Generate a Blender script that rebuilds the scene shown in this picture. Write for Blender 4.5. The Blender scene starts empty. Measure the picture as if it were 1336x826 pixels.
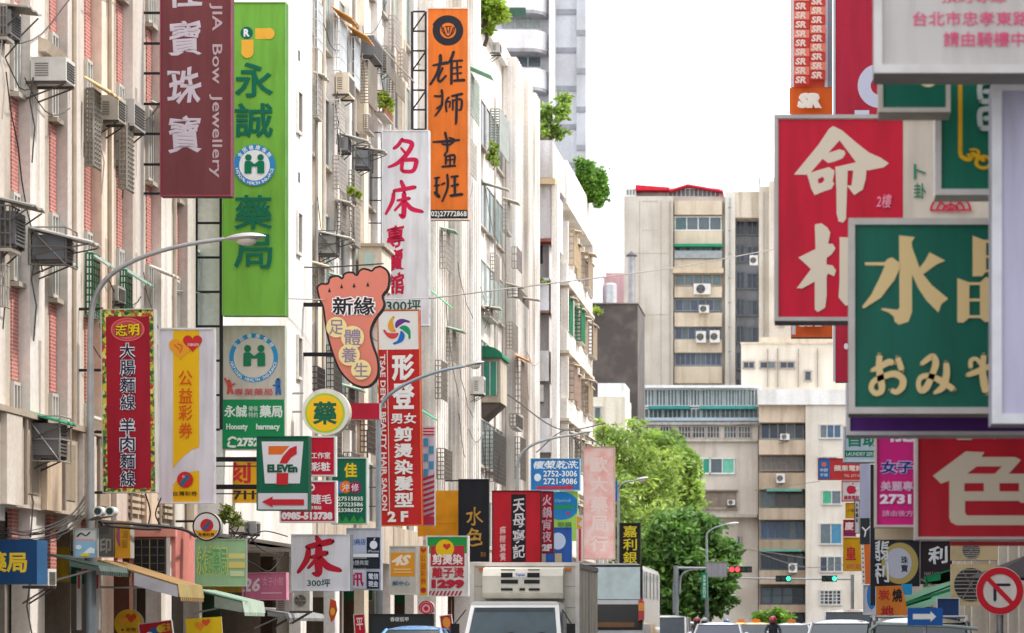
import bpy, math, random
from mathutils import Vector, Matrix, noise
random.seed(7)
sc = bpy.context.scene
COL = sc.collection
R = math.radians
# ---------------------------------------------------------------- camera (100 mm lens, low street view looking down +Y)
F, XV, YH, CZ = 3711.0, 1073.0, 818.0, 1.25      # focal length in photo pixels, vanishing point, eye height
cd = bpy.data.cameras.new('camera'); cam = bpy.data.objects.new('camera', cd); COL.objects.link(cam)
cam.location = (0, 0, CZ); cam.rotation_euler = (R(90), 0, 0)
cd.lens = 100; cd.sensor_width = 36; cd.shift_x = -(XV-668)/1336; cd.shift_y = (YH-413)/1336
cd.clip_start = 1; cd.clip_end = 3000
cd.dof.use_dof = True; cd.dof.focus_distance = 66; cd.dof.aperture_fstop = 2.4
sc.camera = cam
sc.view_settings.view_transform = 'Standard'; sc.view_settings.look = 'None'
sc.view_settings.exposure = 0.9; sc.view_settings.gamma = 1
# ---------------------------------------------------------------- sky and sun
HAZE = 0
SUN_AZ, SUN_EL = 78, 56      # azimuth clockwise from +Y
w = bpy.data.worlds.new('World'); sc.world = w; w.use_nodes = True
nt = w.node_tree; bg = nt.nodes['Background']
sky = nt.nodes.new('ShaderNodeTexSky'); sky.sky_type = 'NISHITA'; sky.sun_disc = False
sky.sun_elevation = R(SUN_EL); sky.sun_rotation = R(SUN_AZ); sky.dust_density = 4; sky.air_density = 1.0
mx = nt.nodes.new('ShaderNodeMix'); mx.data_type = 'RGBA'; mx.inputs[0].default_value = 0.86
tcw = nt.nodes.new('ShaderNodeTexCoord'); nzw = nt.nodes.new('ShaderNodeTexNoise'); nzw.inputs['Scale'].default_value = 1.6; nzw.inputs['Detail'].default_value = 4
rpw = nt.nodes.new('ShaderNodeValToRGB')
rpw.color_ramp.elements[0].position = .3; rpw.color_ramp.elements[0].color = (8.1, 8.35, 8.9, 1)
rpw.color_ramp.elements[1].position = .7; rpw.color_ramp.elements[1].color = (9.5, 9.6, 9.9, 1)
nt.links.new(tcw.outputs['Generated'], nzw.inputs['Vector']); nt.links.new(nzw.outputs['Fac'], rpw.inputs['Fac'])
nt.links.new(sky.outputs[0], mx.inputs['A']); nt.links.new(rpw.outputs[0], mx.inputs['B'])
nt.links.new(mx.outputs['Result'], bg.inputs[0]); bg.inputs[1].default_value = 0.135
sl = bpy.data.lights.new('sun', 'SUN'); sl.energy = 2.3; sl.angle = R(4); sl.color = (1, .95, .88)
so = bpy.data.objects.new('sun', sl); COL.objects.link(so)
sd = Vector((math.sin(R(SUN_AZ))*math.cos(R(SUN_EL)), math.cos(R(SUN_AZ))*math.cos(R(SUN_EL)), math.sin(R(SUN_EL))))
so.rotation_euler = sd.to_track_quat('Z', 'Y').to_euler(); so.location = (0, 0, 80)

# ---------------------------------------------------------------- helpers
def P(px, py, Y): return Vector(((px-XV)*Y/F, Y, CZ+(YH-py)*Y/F))
def lin(c):
    if isinstance(c, str):
        c = [int(c[i:i+2], 16)/255 for i in (0, 2, 4)]
    return [v/12.92 if v <= .04045 else ((v+.055)/1.055)**2.4 for v in c]
MC = {}
def M(c, kind='paint', a=None):
    key = (c, kind, a)
    if key in MC: return MC[key]
    m = bpy.data.materials.new(kind+'_'+str(c)); m.use_nodes = True; n = m.node_tree.nodes; l = m.node_tree.links
    b = n['Principled BSDF']; col = lin(c); MC[key] = m
    rough = {'paint': .6, 'sign': .5, 'conc': .85, 'metal': .42, 'glass': .08, 'leaf': .55, 'fab': .8, 'car': .22, 'tile': .5, 'print': .5}.get(kind, .6)
    b.inputs['Roughness'].default_value = rough
    b.inputs['Base Color'].default_value = (*col, 1)
    if kind == 'metal': b.inputs['Metallic'].default_value = .55
    if kind in ('sign', 'print', 'conc', 'paint', 'fab', 'tile'): b.inputs['Specular IOR Level'].default_value = .22
    if kind == 'car':
        b.inputs['Coat Weight'].default_value = .6
    if kind == 'glass':
        b.inputs['Specular IOR Level'].default_value = .38; b.inputs['Roughness'].default_value = .14
    if kind == 'glow':
        b.inputs['Emission Color'].default_value = (*col, 1); b.inputs['Emission Strength'].default_value = a or 2
        return m
    if kind in ('print',): return m
    tc = n.new('ShaderNodeTexCoord'); mp = n.new('ShaderNodeMapping'); l.new(tc.outputs['Object'], mp.inputs[0])
    def noi(scale, detail=5, vec=None):
        t = n.new('ShaderNodeTexNoise'); t.inputs['Scale'].default_value = scale; t.inputs['Detail'].default_value = detail
        l.new(vec or mp.outputs[0], t.inputs['Vector']); return t
    def ramp(src, p0, c0, p1, c1):
        r = n.new('ShaderNodeValToRGB'); e = r.color_ramp.elements
        e[0].position = p0; e[0].color = (*c0, 1); e[1].position = p1; e[1].color = (*c1, 1); l.new(src, r.inputs[0]); return r
    def mul(c1, c2, f=1.0, mode='MULTIPLY'):
        x = n.new('ShaderNodeMix'); x.data_type = 'RGBA'; x.blend_type = mode; x.inputs[0].default_value = f
        l.new(c1, x.inputs['A']); l.new(c2, x.inputs['B']); return x.outputs['Result']
    def rgb(c):
        x = n.new('ShaderNodeRGB'); x.outputs[0].default_value = (*c, 1); return x.outputs[0]
    def bump(src, s, d=.02):
        x = n.new('ShaderNodeBump'); x.inputs['Strength'].default_value = s; x.inputs['Distance'].default_value = d
        l.new(src, x.inputs['Height']); l.new(x.outputs[0], b.inputs['Normal'])
    base = rgb(col)
    if kind == 'conc':
        amt = a if a is not None else .75
        mp2 = n.new('ShaderNodeMapping'); mp2.inputs['Scale'].default_value = (1.1, 1.1, .10); l.new(tc.outputs['Object'], mp2.inputs[0])
        st = noi(1.6, 8, mp2.outputs[0]); r1 = ramp(st.outputs[0], .34, (.66, .62, .58), .52, (1, 1, 1))
        big = noi(.35, 4); r2 = ramp(big.outputs[0], .35, (.80, .77, .74), .62, (1, 1, 1))
        fine = noi(9, 6); r3 = ramp(fine.outputs[0], .3, (.84, .83, .82), .6, (1, 1, 1))
        o = mul(mul(mul(base, r1.outputs[0], amt), r2.outputs[0], .8), r3.outputs[0], .7)
        sp = noi(2.2, 3); r4 = ramp(sp.outputs[0], .68, (1, 1, 1), .80, (.62, .54, .47)); o = mul(o, r4.outputs[0], amt*.8)
        l.new(o, b.inputs['Base Color']); bump(fine.outputs[0], .35)
    elif kind == 'tile':
        mp.inputs['Rotation'].default_value = (0, R(90), R(90)) if a != 'x' else (R(90), 0, 0)
        br = n.new('ShaderNodeTexBrick'); l.new(mp.outputs[0], br.inputs['Vector'])
        br.inputs['Color1'].default_value = (*col, 1); br.inputs['Color2'].default_value = (*[v*.75 for v in col], 1)
        br.inputs['Mortar'].default_value = (*lin('d2a89e'), 1); br.inputs['Scale'].default_value = 1
        br.inputs['Brick Width'].default_value = .22; br.inputs['Row Height'].default_value = .065; br.inputs['Mortar Size'].default_value = .012
        st = noi(1.2, 5); r1 = ramp(st.outputs[0], .35, (.75, .72, .7), .6, (1, 1, 1))
        l.new(mul(br.outputs['Color'], r1.outputs[0], .8), b.inputs['Base Color']); bump(br.outputs['Fac'], -.3)
    elif kind == 'leaf':
        oi = n.new('ShaderNodeNewGeometry')
        r0 = ramp(oi.outputs['Random Per Island'], 0, [v*.55 for v in col], 1, [min(1, v*1.5) for v in col])
        nn = noi(.5, 3); r1 = ramp(nn.outputs[0], .35, (.6, .66, .6), .65, (1.25, 1.15, .9))
        cc = mul(r0.outputs[0], r1.outputs[0]); l.new(cc, b.inputs['Base Color'])
        tr = n.new('ShaderNodeBsdfTranslucent'); l.new(cc, tr.inputs[0]); ms = n.new('ShaderNodeMixShader'); ms.inputs[0].default_value = .45
        l.new(b.outputs[0], ms.inputs[1]); l.new(tr.outputs[0], ms.inputs[2]); l.new(ms.outputs[0], n['Material Output'].inputs[0])
    elif kind == 'sign':
        mp2 = n.new('ShaderNodeMapping'); mp2.inputs['Scale'].default_value = (2.5, 2.5, .35); l.new(tc.outputs['Object'], mp2.inputs[0])
        st = noi(1.7, 5, mp2.outputs[0]); r1 = ramp(st.outputs[0], .32, (.76, .75, .73), .55, (1, 1, 1))
        big = noi(.9, 3); r2 = ramp(big.outputs[0], .35, (.90, .9, .9), .65, (1, 1, 1))
        l.new(mul(mul(base, r1.outputs[0], .8), r2.outputs[0], .8), b.inputs['Base Color'])
        bump(big.outputs[0], .15, .05)
    elif kind == 'fade':
        st = noi(2.2, 6); r1 = ramp(st.outputs[0], .35, lin('e9a7a0'), .7, lin('ead8cf')); l.new(r1.outputs[0], b.inputs['Base Color'])
    elif kind == 'print_leaf':
        v = n.new('ShaderNodeTexVoronoi'); v.inputs['Scale'].default_value = 16; l.new(mp.outputs[0], v.inputs['Vector'])
        r1 = n.new('ShaderNodeValToRGB'); r1.color_ramp.interpolation = 'CONSTANT'; e = r1.color_ramp.elements
        cs = ['2f6b2c', 'd8c83a', '8fa83a', 'c2352b', 'e7dc7a', '1e4d33', '5b8c35']
        for i, c_ in enumerate(cs):
            if i > 1: e.new(i/7)
            e[i].position = i/7; e[i].color = (*lin(c_), 1)
        sp_ = n.new('ShaderNodeSeparateColor'); l.new(v.outputs['Color'], sp_.inputs[0]); l.new(sp_.outputs[0], r1.inputs[0]); l.new(r1.outputs[0], b.inputs['Base Color'])
    elif kind == 'dark_stone':
        st = noi(.9, 10); r1 = ramp(st.outputs[0], .42, [v*.75 for v in col], .85, lin('6f645a')); l.new(r1.outputs[0], b.inputs['Base Color']); bump(st.outputs[0], .4)
    else:
        st = noi(2.5, 6); r1 = ramp(st.outputs[0], .33, (.74, .72, .69), .6, (1, 1, 1))
        l.new(mul(base, r1.outputs[0], .7 if kind != 'car' else .25), b.inputs['Base Color'])
        if kind == 'metal': b.inputs['Roughness'].default_value = .5
    return m

class MB:
    def __init__(s): s.v = []; s.f = []
    def add(s, vs, fs):
        o = len(s.v); s.v += [tuple(v) for v in vs]; s.f += [tuple(i+o for i in f) for f in fs]; return s
    def box(s, x0, x1, y0, y1, z0, z1):
        if x0 > x1: x0, x1 = x1, x0
        if z0 > z1: z0, z1 = z1, z0
        if y0 > y1: y0, y1 = y1, y0
        return s.add([(x0,y0,z0),(x1,y0,z0),(x1,y1,z0),(x0,y1,z0),(x0,y0,z1),(x1,y0,z1),(x1,y1,z1),(x0,y1,z1)],
              [(0,3,2,1),(4,5,6,7),(0,1,5,4),(1,2,6,5),(2,3,7,6),(3,0,4,7)])
    def bar(s, p, q, r, n=6, r2=None):
        p = Vector(p); q = Vector(q); d = q-p
        if d.length < 1e-6: return s
        u = d.normalized().orthogonal().normalized(); w_ = d.normalized().cross(u); r2 = r if r2 is None else r2
        vs = []
        for c, rr in ((p, r), (q, r2)):
            for i in range(n):
                a = 2*math.pi*i/n+math.pi/n; vs.append(c+u*math.cos(a)*rr+w_*math.sin(a)*rr)
        return s.add(vs, [(i, (i+1) % n, n+(i+1) % n, n+i) for i in range(n)]+[tuple(range(n))[::-1], tuple(range(n, 2*n))])
    def tube(s, pts, r, n=8, taper=1.0):
        pts = [Vector(p) for p in pts]; vs = []; k = len(pts); up = Vector((.13, .31, .9))
        for j, p in enumerate(pts):
            t = (pts[min(j+1, k-1)]-pts[max(j-1, 0)]).normalized(); u = t.cross(up)
            if u.length < .05: u = t.cross(Vector((1, 0, 0)))
            u.normalize(); w_ = u.cross(t); rr = r*(1+(taper-1)*j/max(1, k-1))
            for i in range(n):
                a = 2*math.pi*i/n; vs.append(p+u*math.cos(a)*rr+w_*math.sin(a)*rr)
        fs = [(j*n+i, j*n+(i+1) % n, (j+1)*n+(i+1) % n, (j+1)*n+i) for j in range(k-1) for i in range(n)]
        return s.add(vs, fs+[tuple(range(n))[::-1], tuple(range((k-1)*n, k*n))])
    def prism(s, poly, axis, a, b):
        # poly: 2D list; axis 'x': poly=(y,z), 'y': poly=(x,z), 'z': poly=(x,y)
        n = len(poly)
        def mk(p, t): return {'x': (t, p[0], p[1]), 'y': (p[0], t, p[1]), 'z': (p[0], p[1], t)}[axis]
        return s.add([mk(p, a) for p in poly]+[mk(p, b) for p in poly],
              [tuple(range(n)), tuple(range(n, 2*n))[::-1]]+[(i, (i+1) % n, n+(i+1) % n, n+i) for i in range(n)])
    def ell(s, c, r, n=12, m=7):
        vs = [(c[0], c[1], c[2]+r[2])]
        for j in range(1, m):
            t = math.pi*j/m
            for i in range(n):
                a = 2*math.pi*i/n; vs.append((c[0]+r[0]*math.sin(t)*math.cos(a), c[1]+r[1]*math.sin(t)*math.sin(a), c[2]+r[2]*math.cos(t)))
        vs.append((c[0], c[1], c[2]-r[2])); L = len(vs)-1
        fs = [(0, 1+i, 1+(i+1) % n) for i in range(n)]
        for j in range(m-2):
            fs += [(1+j*n+i, 1+(j+1)*n+i, 1+(j+1)*n+(i+1) % n, 1+j*n+(i+1) % n) for i in range(n)]
        fs += [(L, 1+(m-2)*n+(i+1) % n, 1+(m-2)*n+i) for i in range(n)]
        return s.add(vs, fs)
def obj(name, mb, mat, parent=None, label=None, smooth=False, world=True, kind=None):
    off = Vector((0, 0, 0))
    me = bpy.data.meshes.new(name)
    if parent is not None and world:
        p = parent
        while p is not None: off += p.location; p = p.parent
    vs = [(v[0]-off.x, v[1]-off.y, v[2]-off.z) for v in mb.v] if off.length else mb.v
    me.from_pydata(vs, [], mb.f); me.materials.append(mat); me.update()
    if smooth:
        me.polygons.foreach_set('use_smooth', [True]*len(me.polygons))
        try: me.set_sharp_from_angle(angle=R(40))
        except Exception: pass
    o = bpy.data.objects.new(name, me); COL.objects.link(o)
    if parent is not None: o.parent = parent
    if label: o['label'] = label
    if kind: o['kind'] = kind
    return o
def thing(name, label, cat, loc=(0, 0, 0), group=None, rz=0):
    o = bpy.data.objects.new(name, None); o.empty_display_size = .3; COL.objects.link(o); o.location = loc; o.rotation_euler[2] = rz
    o['label'] = label; o['category'] = cat
    if group: o['group'] = group
    return o
def tag(o, label, cat, group=None):
    o['label'] = label; o['category'] = cat
    if group: o['group'] = group
    return o
def origin_to(o, c):
    c = Vector(c)
    for v in o.data.vertices: v.co -= c
    o.location = c
    return o
def dup(root, loc=None, label=None):
    r = root.copy(); COL.objects.link(r)
    if loc is not None: r.location = loc
    if label: r['label'] = label
    for ch in list(root.children):
        c = ch.copy(); COL.objects.link(c); c.parent = r
        for g in list(ch.children):
            d = g.copy(); COL.objects.link(d); d.parent = c
    return r

# ---------------------------------------------------------------- lettering
TS = bpy.data.scenes.new('lettering_workbench'); GC = {}
def glyphs(s, bold, res=2):
    key = (s, bold, res)
    if key in GC: return GC[key]
    c = bpy.data.curves.new('t', 'FONT'); c.body = s; c.size = 1; c.resolution_u = res
    if bold: c.bevel_depth = bold; c.bevel_resolution = 0
    o = bpy.data.objects.new('t', c); TS.collection.objects.link(o); TS.view_layers[0].update()
    me = bpy.data.meshes.new_from_object(o.evaluated_get(TS.view_layers[0].depsgraph))
    vs = [v.co.copy() for v in me.vertices]; fs = [tuple(p.vertices) for p in me.polygons if sum(vs[i].z for i in p.vertices) > -1e-5 or not bold]
    bpy.data.objects.remove(o); bpy.data.meshes.remove(me); bpy.data.curves.remove(c)
    x0 = min(v.x for v in vs); x1 = max(v.x for v in vs); y0 = min(v.y for v in vs); y1 = max(v.y for v in vs)
    r = ([(v.x-x0, v.y-y0, v.z/(bold or 1)) for v in vs], fs, x1-x0, y1-y0); GC[key] = r
    return r
def fillpoly(polys):
    c = bpy.data.curves.new('p', 'CURVE'); c.dimensions = '2D'; c.fill_mode = 'FRONT'
    for pl in polys:
        sp = c.splines.new('POLY'); sp.points.add(len(pl)-1); sp.use_cyclic_u = True
        for q, (x, y) in zip(sp.points, pl): q.co = (x, y, 0, 1)
    o = bpy.data.objects.new('p', c); TS.collection.objects.link(o); TS.view_layers[0].update()
    me = bpy.data.meshes.new_from_object(o.evaluated_get(TS.view_layers[0].depsgraph))
    vs = [v.co.copy() for v in me.vertices]; fs = [tuple(p.vertices) for p in me.polygons]
    bpy.data.objects.remove(o); bpy.data.meshes.remove(me); bpy.data.curves.remove(c)
    return vs, fs
def cat(pts, n=5):
    if len(pts) < 3: return [tuple(p) for p in pts]
    out = []
    q = [pts[0]]+list(pts)+[pts[-1]]
    for i in range(1, len(q)-2):
        for k in range(n):
            t = k/n
            out.append(tuple(.5*((2*q[i][d])+(-q[i-1][d]+q[i+1][d])*t+(2*q[i-1][d]-5*q[i][d]+4*q[i+1][d]-q[i+2][d])*t*t+(-q[i-1][d]+3*q[i][d]-3*q[i+1][d]+q[i+2][d])*t**3) for d in range(len(q[0]))))
    out.append(tuple(pts[-1])); return out

class Sign:
    """a signboard that faces down the street; drawing coordinates are photo pixels laid on its face plane"""
    def __init__(s, name, label, cat_, x0, y0, x1, y1, Y, col='ffffff', depth=.22, fr=None, fw=3, group='shop signs', yaw=0, roll=0, side=None, shape=None, kind='sign', cabinet=True):
        s.x0, s.y0, s.x1, s.y1, s.Y, s.k = x0, y0, x1, y1, Y, Y/F
        s.cx = (x0+x1)/2; s.n = 0
        s.o = thing(name, label, cat_, P(s.cx, y1, Y), group)
        s.o.rotation_euler = (0, R(roll), R(yaw)); s.depth = depth
        if shape: pl = [s.L(*p) for p in shape]
        else: pl = [s.L(x0, y0), s.L(x1, y0), s.L(x1, y1), s.L(x0, y1)]
        s.face = obj('face', MB().prism([(p[0], p[2]) for p in pl], 'y', 0, .012), M(col, kind), s.o, world=False)
        if depth > .02 and cabinet:
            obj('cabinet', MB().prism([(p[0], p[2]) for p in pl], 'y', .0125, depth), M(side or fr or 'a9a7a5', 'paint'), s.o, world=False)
        if (y1-y0)*s.k > 3 and not shape:
            hh = (y1-y0)*s.k; ww = (x1-x0)*s.k
            for q in range(1, int(hh/1.25)): obj('seam', MB().box(-ww/2+.01, ww/2-.01, -.002, -.0002, hh-q*1.25, hh-q*1.25+.018), M(col, kind), s.o, world=False)
        if fr and not shape:
            f = fw*s.k; a = s.L(x0, y0); b = s.L(x1, y1); m = MB(); t = -.03
            m.box(a[0], b[0], t, .02, a[2]-f, a[2]); m.box(a[0], b[0], t, .02, b[2], b[2]+f)
            m.box(a[0], a[0]+f, t+.002, .02, b[2]+f, a[2]-f); m.box(b[0]-f, b[0], t+.002, .02, b[2]+f, a[2]-f)
            obj('frame', m, M(fr, 'paint'), s.o, world=False)
    def L(s, px, py, d=0.): return ((px-s.cx)*s.k, -d, (s.y1-py)*s.k)
    def lay(s): s.n += 1; return .0035*s.n+.001
    def put(s, name, vs, fs, col, kind='print', parent=None):
        m = MB(); m.add(vs, fs)
        return obj(name, m, M(col, kind), parent or s.o, world=False)
    def text(s, t, x0, y0, x1, y1, col, bold=.02, name='lettering', brush=0, slant=0, rot=0, heavy=0, res=2):
        cj = any(ord(ch) > 0x3000 for ch in t)
        if cj and name == 'lettering': bold = min(.03, bold*(.55 if len(t) and (y1-y0) < 20 else .62)); heavy *= .5
        gv, gf, gw, gh = glyphs(t, bold, res); d = s.lay(); vs = []; fs = []
        cps = [(0, 0)]+([(heavy, 0), (-heavy, .0)] if heavy else [])
        for ci, (ox, oy) in enumerate(cps):
            o = len(vs)
            for x, y, z in gv:
                u, v = (x+ox)/gw, (y+oy)/gh
                if slant: u += slant*(v-.5)
                if brush:
                    v += brush*(u-.5)+.03*math.sin(u*9+v*4); u += .025*math.sin(v*8+1)
                if rot: u, v = v, 1-u          # text reads downwards, turned clockwise
                p = s.L(x0+u*(x1-x0), y1-v*(y1-y0)); vs.append((p[0], -d-.003*(z if bold else 0)-ci*.0005, p[2]))
            fs += [tuple(i+o for i in f) for f in gf]
        return s.put(name, vs, fs, col)
    def vtext(s, t, cx, y0, y1, w_, col, bold=.02, gap=.12, name='lettering', brush=0, heavy=0, out=None, outw=.06, res=2):
        n = len(t); h = (y1-y0)/n
        if out:
            s.vtext(t, cx, y0, y1, w_*(1+1.2*outw), out, outw, gap-outw*.7, 'lettering_outline', brush, heavy, res=res)
        if name == 'lettering': bold = min(.034, bold*(.72 if w_ > 20 else .5)); heavy *= .6
        d = s.lay(); vs = []; fs = []
        for i, ch in enumerate(t):
            if ch == ' ': continue
            gv, gf, gw, gh = glyphs(ch, bold, res)
            a = y0+i*h+h*gap/2; b = y0+(i+1)*h-h*gap/2; ww = w_ if gw > .5 else w_*gw
            for ci, ox in enumerate([0, heavy, -heavy] if heavy else [0]):
                o = len(vs)
                for x, y, z in gv:
                    u, v = (x+ox)/gw, y/gh
                    if brush: v += brush*(u-.5)+.035*math.sin(u*9+v*5+i); u += .03*math.sin(v*8+i*2)
                    p = s.L(cx-ww/2+u*ww, b-v*(b-a)); vs.append((p[0], -d-.003*(z if bold else 0)-ci*.0005, p[2]))
                fs += [tuple(k+o for k in f) for f in gf]
        return s.put(name, vs, fs, col)
    def poly(s, pl, col, name='painted_shape', kind='print', holes=()):
        d = s.lay()
        if holes:
            vs, fs = fillpoly([pl]+list(holes)); vs = [s.L(v.x, v.y, d) for v in vs]
        else: vs = [s.L(x, y, d) for x, y in pl]; fs = [tuple(range(len(pl)))]
        return s.put(name, vs, fs, col, kind)
    def trace(s, polys, ref, col, name='lettering'):
        """polys in zoomed-crop coordinates; ref = (crop x, crop y, scale)"""
        fx = lambda p: (ref[0]+p[0]/ref[2], ref[1]+p[1]/ref[2]); d = s.lay()
        vs, fs = fillpoly([[fx(p) for p in pl] for pl in polys])
        return s.put(name, [s.L(v.x, v.y, d) for v in vs], fs, col)
    def strokes(s, sts, ref, col, name='lettering', wmul=1):
        d = s.lay(); vs = []; fs = []
        for si, st in enumerate(sts):
            pts = cat([(ref[0]+p[0]/ref[2], ref[1]+p[1]/ref[2], p[2]/ref[2]*wmul) for p in st], 5); k = len(pts); dd = d+.0002*si
            L_, R_ = [], []
            for j, p in enumerate(pts):
                a = pts[max(j-1, 0)]; b = pts[min(j+1, k-1)]; tx, ty = b[0]-a[0], b[1]-a[1]; ln = math.hypot(tx, ty) or 1; nx, ny = -ty/ln, tx/ln; r = p[2]/2
                L_.append((p[0]+nx*r, p[1]+ny*r)); R_.append((p[0]-nx*r, p[1]-ny*r))
            def cap(p, q):  # rounded end around p away from q
                a0 = math.atan2(p[1]-q[1], p[0]-q[0]); return [(p[0]+p[2]/2*math.cos(a0+t), p[1]+p[2]/2*math.sin(a0+t)) for t in (.9, .3, -.3, -.9)]
            o = len(vs); vs += [s.L(x, y, dd) for x, y in L_]+[s.L(x, y, dd) for x, y in R_]
            fs += [(o+j, o+j+1, o+k+j+1, o+k+j) for j in range(k-1)]
            for p, q, A, B in ((pts[0], pts[1], o, o+k), (pts[-1], pts[-2], o+2*k-1, o+k-1)):
                c = cap(p, q); o2 = len(vs); vs += [s.L(x, y, dd) for x, y in c]; fs.append((A, o2, o2+1, o2+2, o2+3, B))
        return s.put(name, vs, fs, col)
    def rect(s, x0, y0, x1, y1, col, name='painted_panel', kind='print'): return s.poly([(x0, y0), (x1, y0), (x1, y1), (x0, y1)], col, name, kind)
    def disc(s, cx, cy, rx, col, ry=None, n=40, name='painted_disc', kind='print'):
        ry = ry or rx; return s.poly([(cx+rx*math.cos(2*math.pi*i/n), cy+ry*math.sin(2*math.pi*i/n)) for i in range(n)], col, name, kind)
    def ring(s, cx, cy, r0, r1, col, ry=1, a0=0, a1=360, n=48, name='painted_ring'):
        d = s.lay(); vs = []; fs = []
        for i in range(n+1):
            a = R(a0+(a1-a0)*i/n)
            for r in (r0, r1): vs.append(s.L(cx+r*math.cos(a), cy+r*ry*math.sin(a), d))
        fs = [(2*i, 2*i+1, 2*i+3, 2*i+2) for i in range(n)]
        return s.put(name, vs, fs, col)
    def arctext(s, t, cx, cy, r, a0, a1, h, col, bold=.02, flip=False):
        d = s.lay(); vs = []; fs = []; n = len(t)
        for i, ch in enumerate(t):
            if ch == ' ': continue
            gv, gf, gw, gh = glyphs(ch, bold); a = R(a0+(a1-a0)*(i+.5)/n); o = len(vs); wd = h*(gw/gh if gw < gh else 1)
            er = (math.cos(a), math.sin(a)); et = (-math.sin(a), math.cos(a))
            if flip: er = (-er[0], -er[1]); et = (-et[0], -et[1])
            for x, y, z in gv:
                u = (x/gw-.5)*wd; v = (y/gh-.5)*h
                px = cx+math.cos(a)*r+et[0]*u+er[0]*v; py = cy+math.sin(a)*r+et[1]*u+er[1]*v
                p = s.L(px, py, d); vs.append(p)
            fs += [tuple(k+o for k in f) for f in gf]
        return s.put('lettering', vs, fs, col)
    def arms(s, xa, ys, th=3, col='2e2c2e', name='bracket', x1=None, dy=0):
        x1 = s.x0 if x1 is None else x1
        for y in ys:
            a = s.L(xa, y-th/2); b = s.L(x1, y+th/2); obj(name, MB().box(a[0], b[0]+.02, .06, .06+th*s.k, a[2], b[2]), M(col, 'paint'), s.o, world=False)
    def ladder(s, xa, xb, y0, y1, n, th=3, col='2b2a2e', diag=False):
        m1 = MB()
        for x in (xa, xb):
            a = s.L(x-th/2, y0); b = s.L(x+th/2, y1); obj('upright', MB().box(a[0], b[0], .1, .1+th*s.k, b[2], a[2]), M(col, 'paint'), s.o, world=False)
        for i in range(n):
            y = y0+(y1-y0)*i/(n-1); a = s.L(xa+th/2, y-th*.35); b = s.L(xb-th/2, y+th*.35); obj('rung', MB().box(a[0], b[0], .105, .1+th*s.k*.8, b[2], a[2]), M(col, 'paint'), s.o, world=False)
            if diag and i % 2 == 0 and i < n-1:
                a = s.L(xb, y); b = s.L(xa, y+(y1-y0)/(n-1)); obj('brace', MB().bar((a[0], .16, a[2]), (b[0], .16, b[2]), th*s.k*.35), M(col, 'paint'), s.o, world=False)

# ================================================================ SETTING
g = MB().add([(-900, -60, 0), (900, -60, 0), (900, 1400, 0), (-900, 1400, 0)], [(0, 1, 2, 3)])
obj('ground', g, M('8b8a86', 'conc'), kind='structure')
obj('road', MB().add([(-10.2, -50, .004), (1.2, -50, .004), (1.2, 236, .004), (-10.2, 236, .004)], [(0, 1, 2, 3)]), M('4b4b4d', 'conc', .4), kind='structure')
obj('cross_road', MB().add([(-60, 205, .008), (60, 205, .008), (60, 228, .008), (-60, 228, .008)], [(0, 1, 2, 3)]), M('4e4e50', 'conc', .4), kind='structure')
for nm, xa, xb in (('left_pavement', -18.5, -10.2), ('right_pavement', 1.2, 6.8)):
    obj(nm, MB().box(xa, xb, -40, 204, -.05, .13), M('8f8b86', 'conc'), kind='structure')
mk = MB()
for y in range(0, 200, 8):
    mk.add([(-4.55, y, .009), (-4.4, y, .009), (-4.4, y+4, .009), (-4.55, y+4, .009)], [(0, 1, 2, 3)])
obj('lane_markings', mk, M('e4e2da', 'conc', .5), kind='structure')

FX = 13.7
def YL(x, fx=None):
    if fx is None: fx = FX if 626 < x < 629 else 13.45 if x < 545 else 13.06 if x < 683 else FX   # column faces stand proud
    return fx*F/(XV-x)
GLASS = M('6f8a8c', 'glass'); DGLASS = M('2c3a46', 'glass')
def wmb(x0, x1, Y0, Y1, z0, z1): return MB().box(x0, x1, Y0, Y1, z0, z1)

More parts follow.
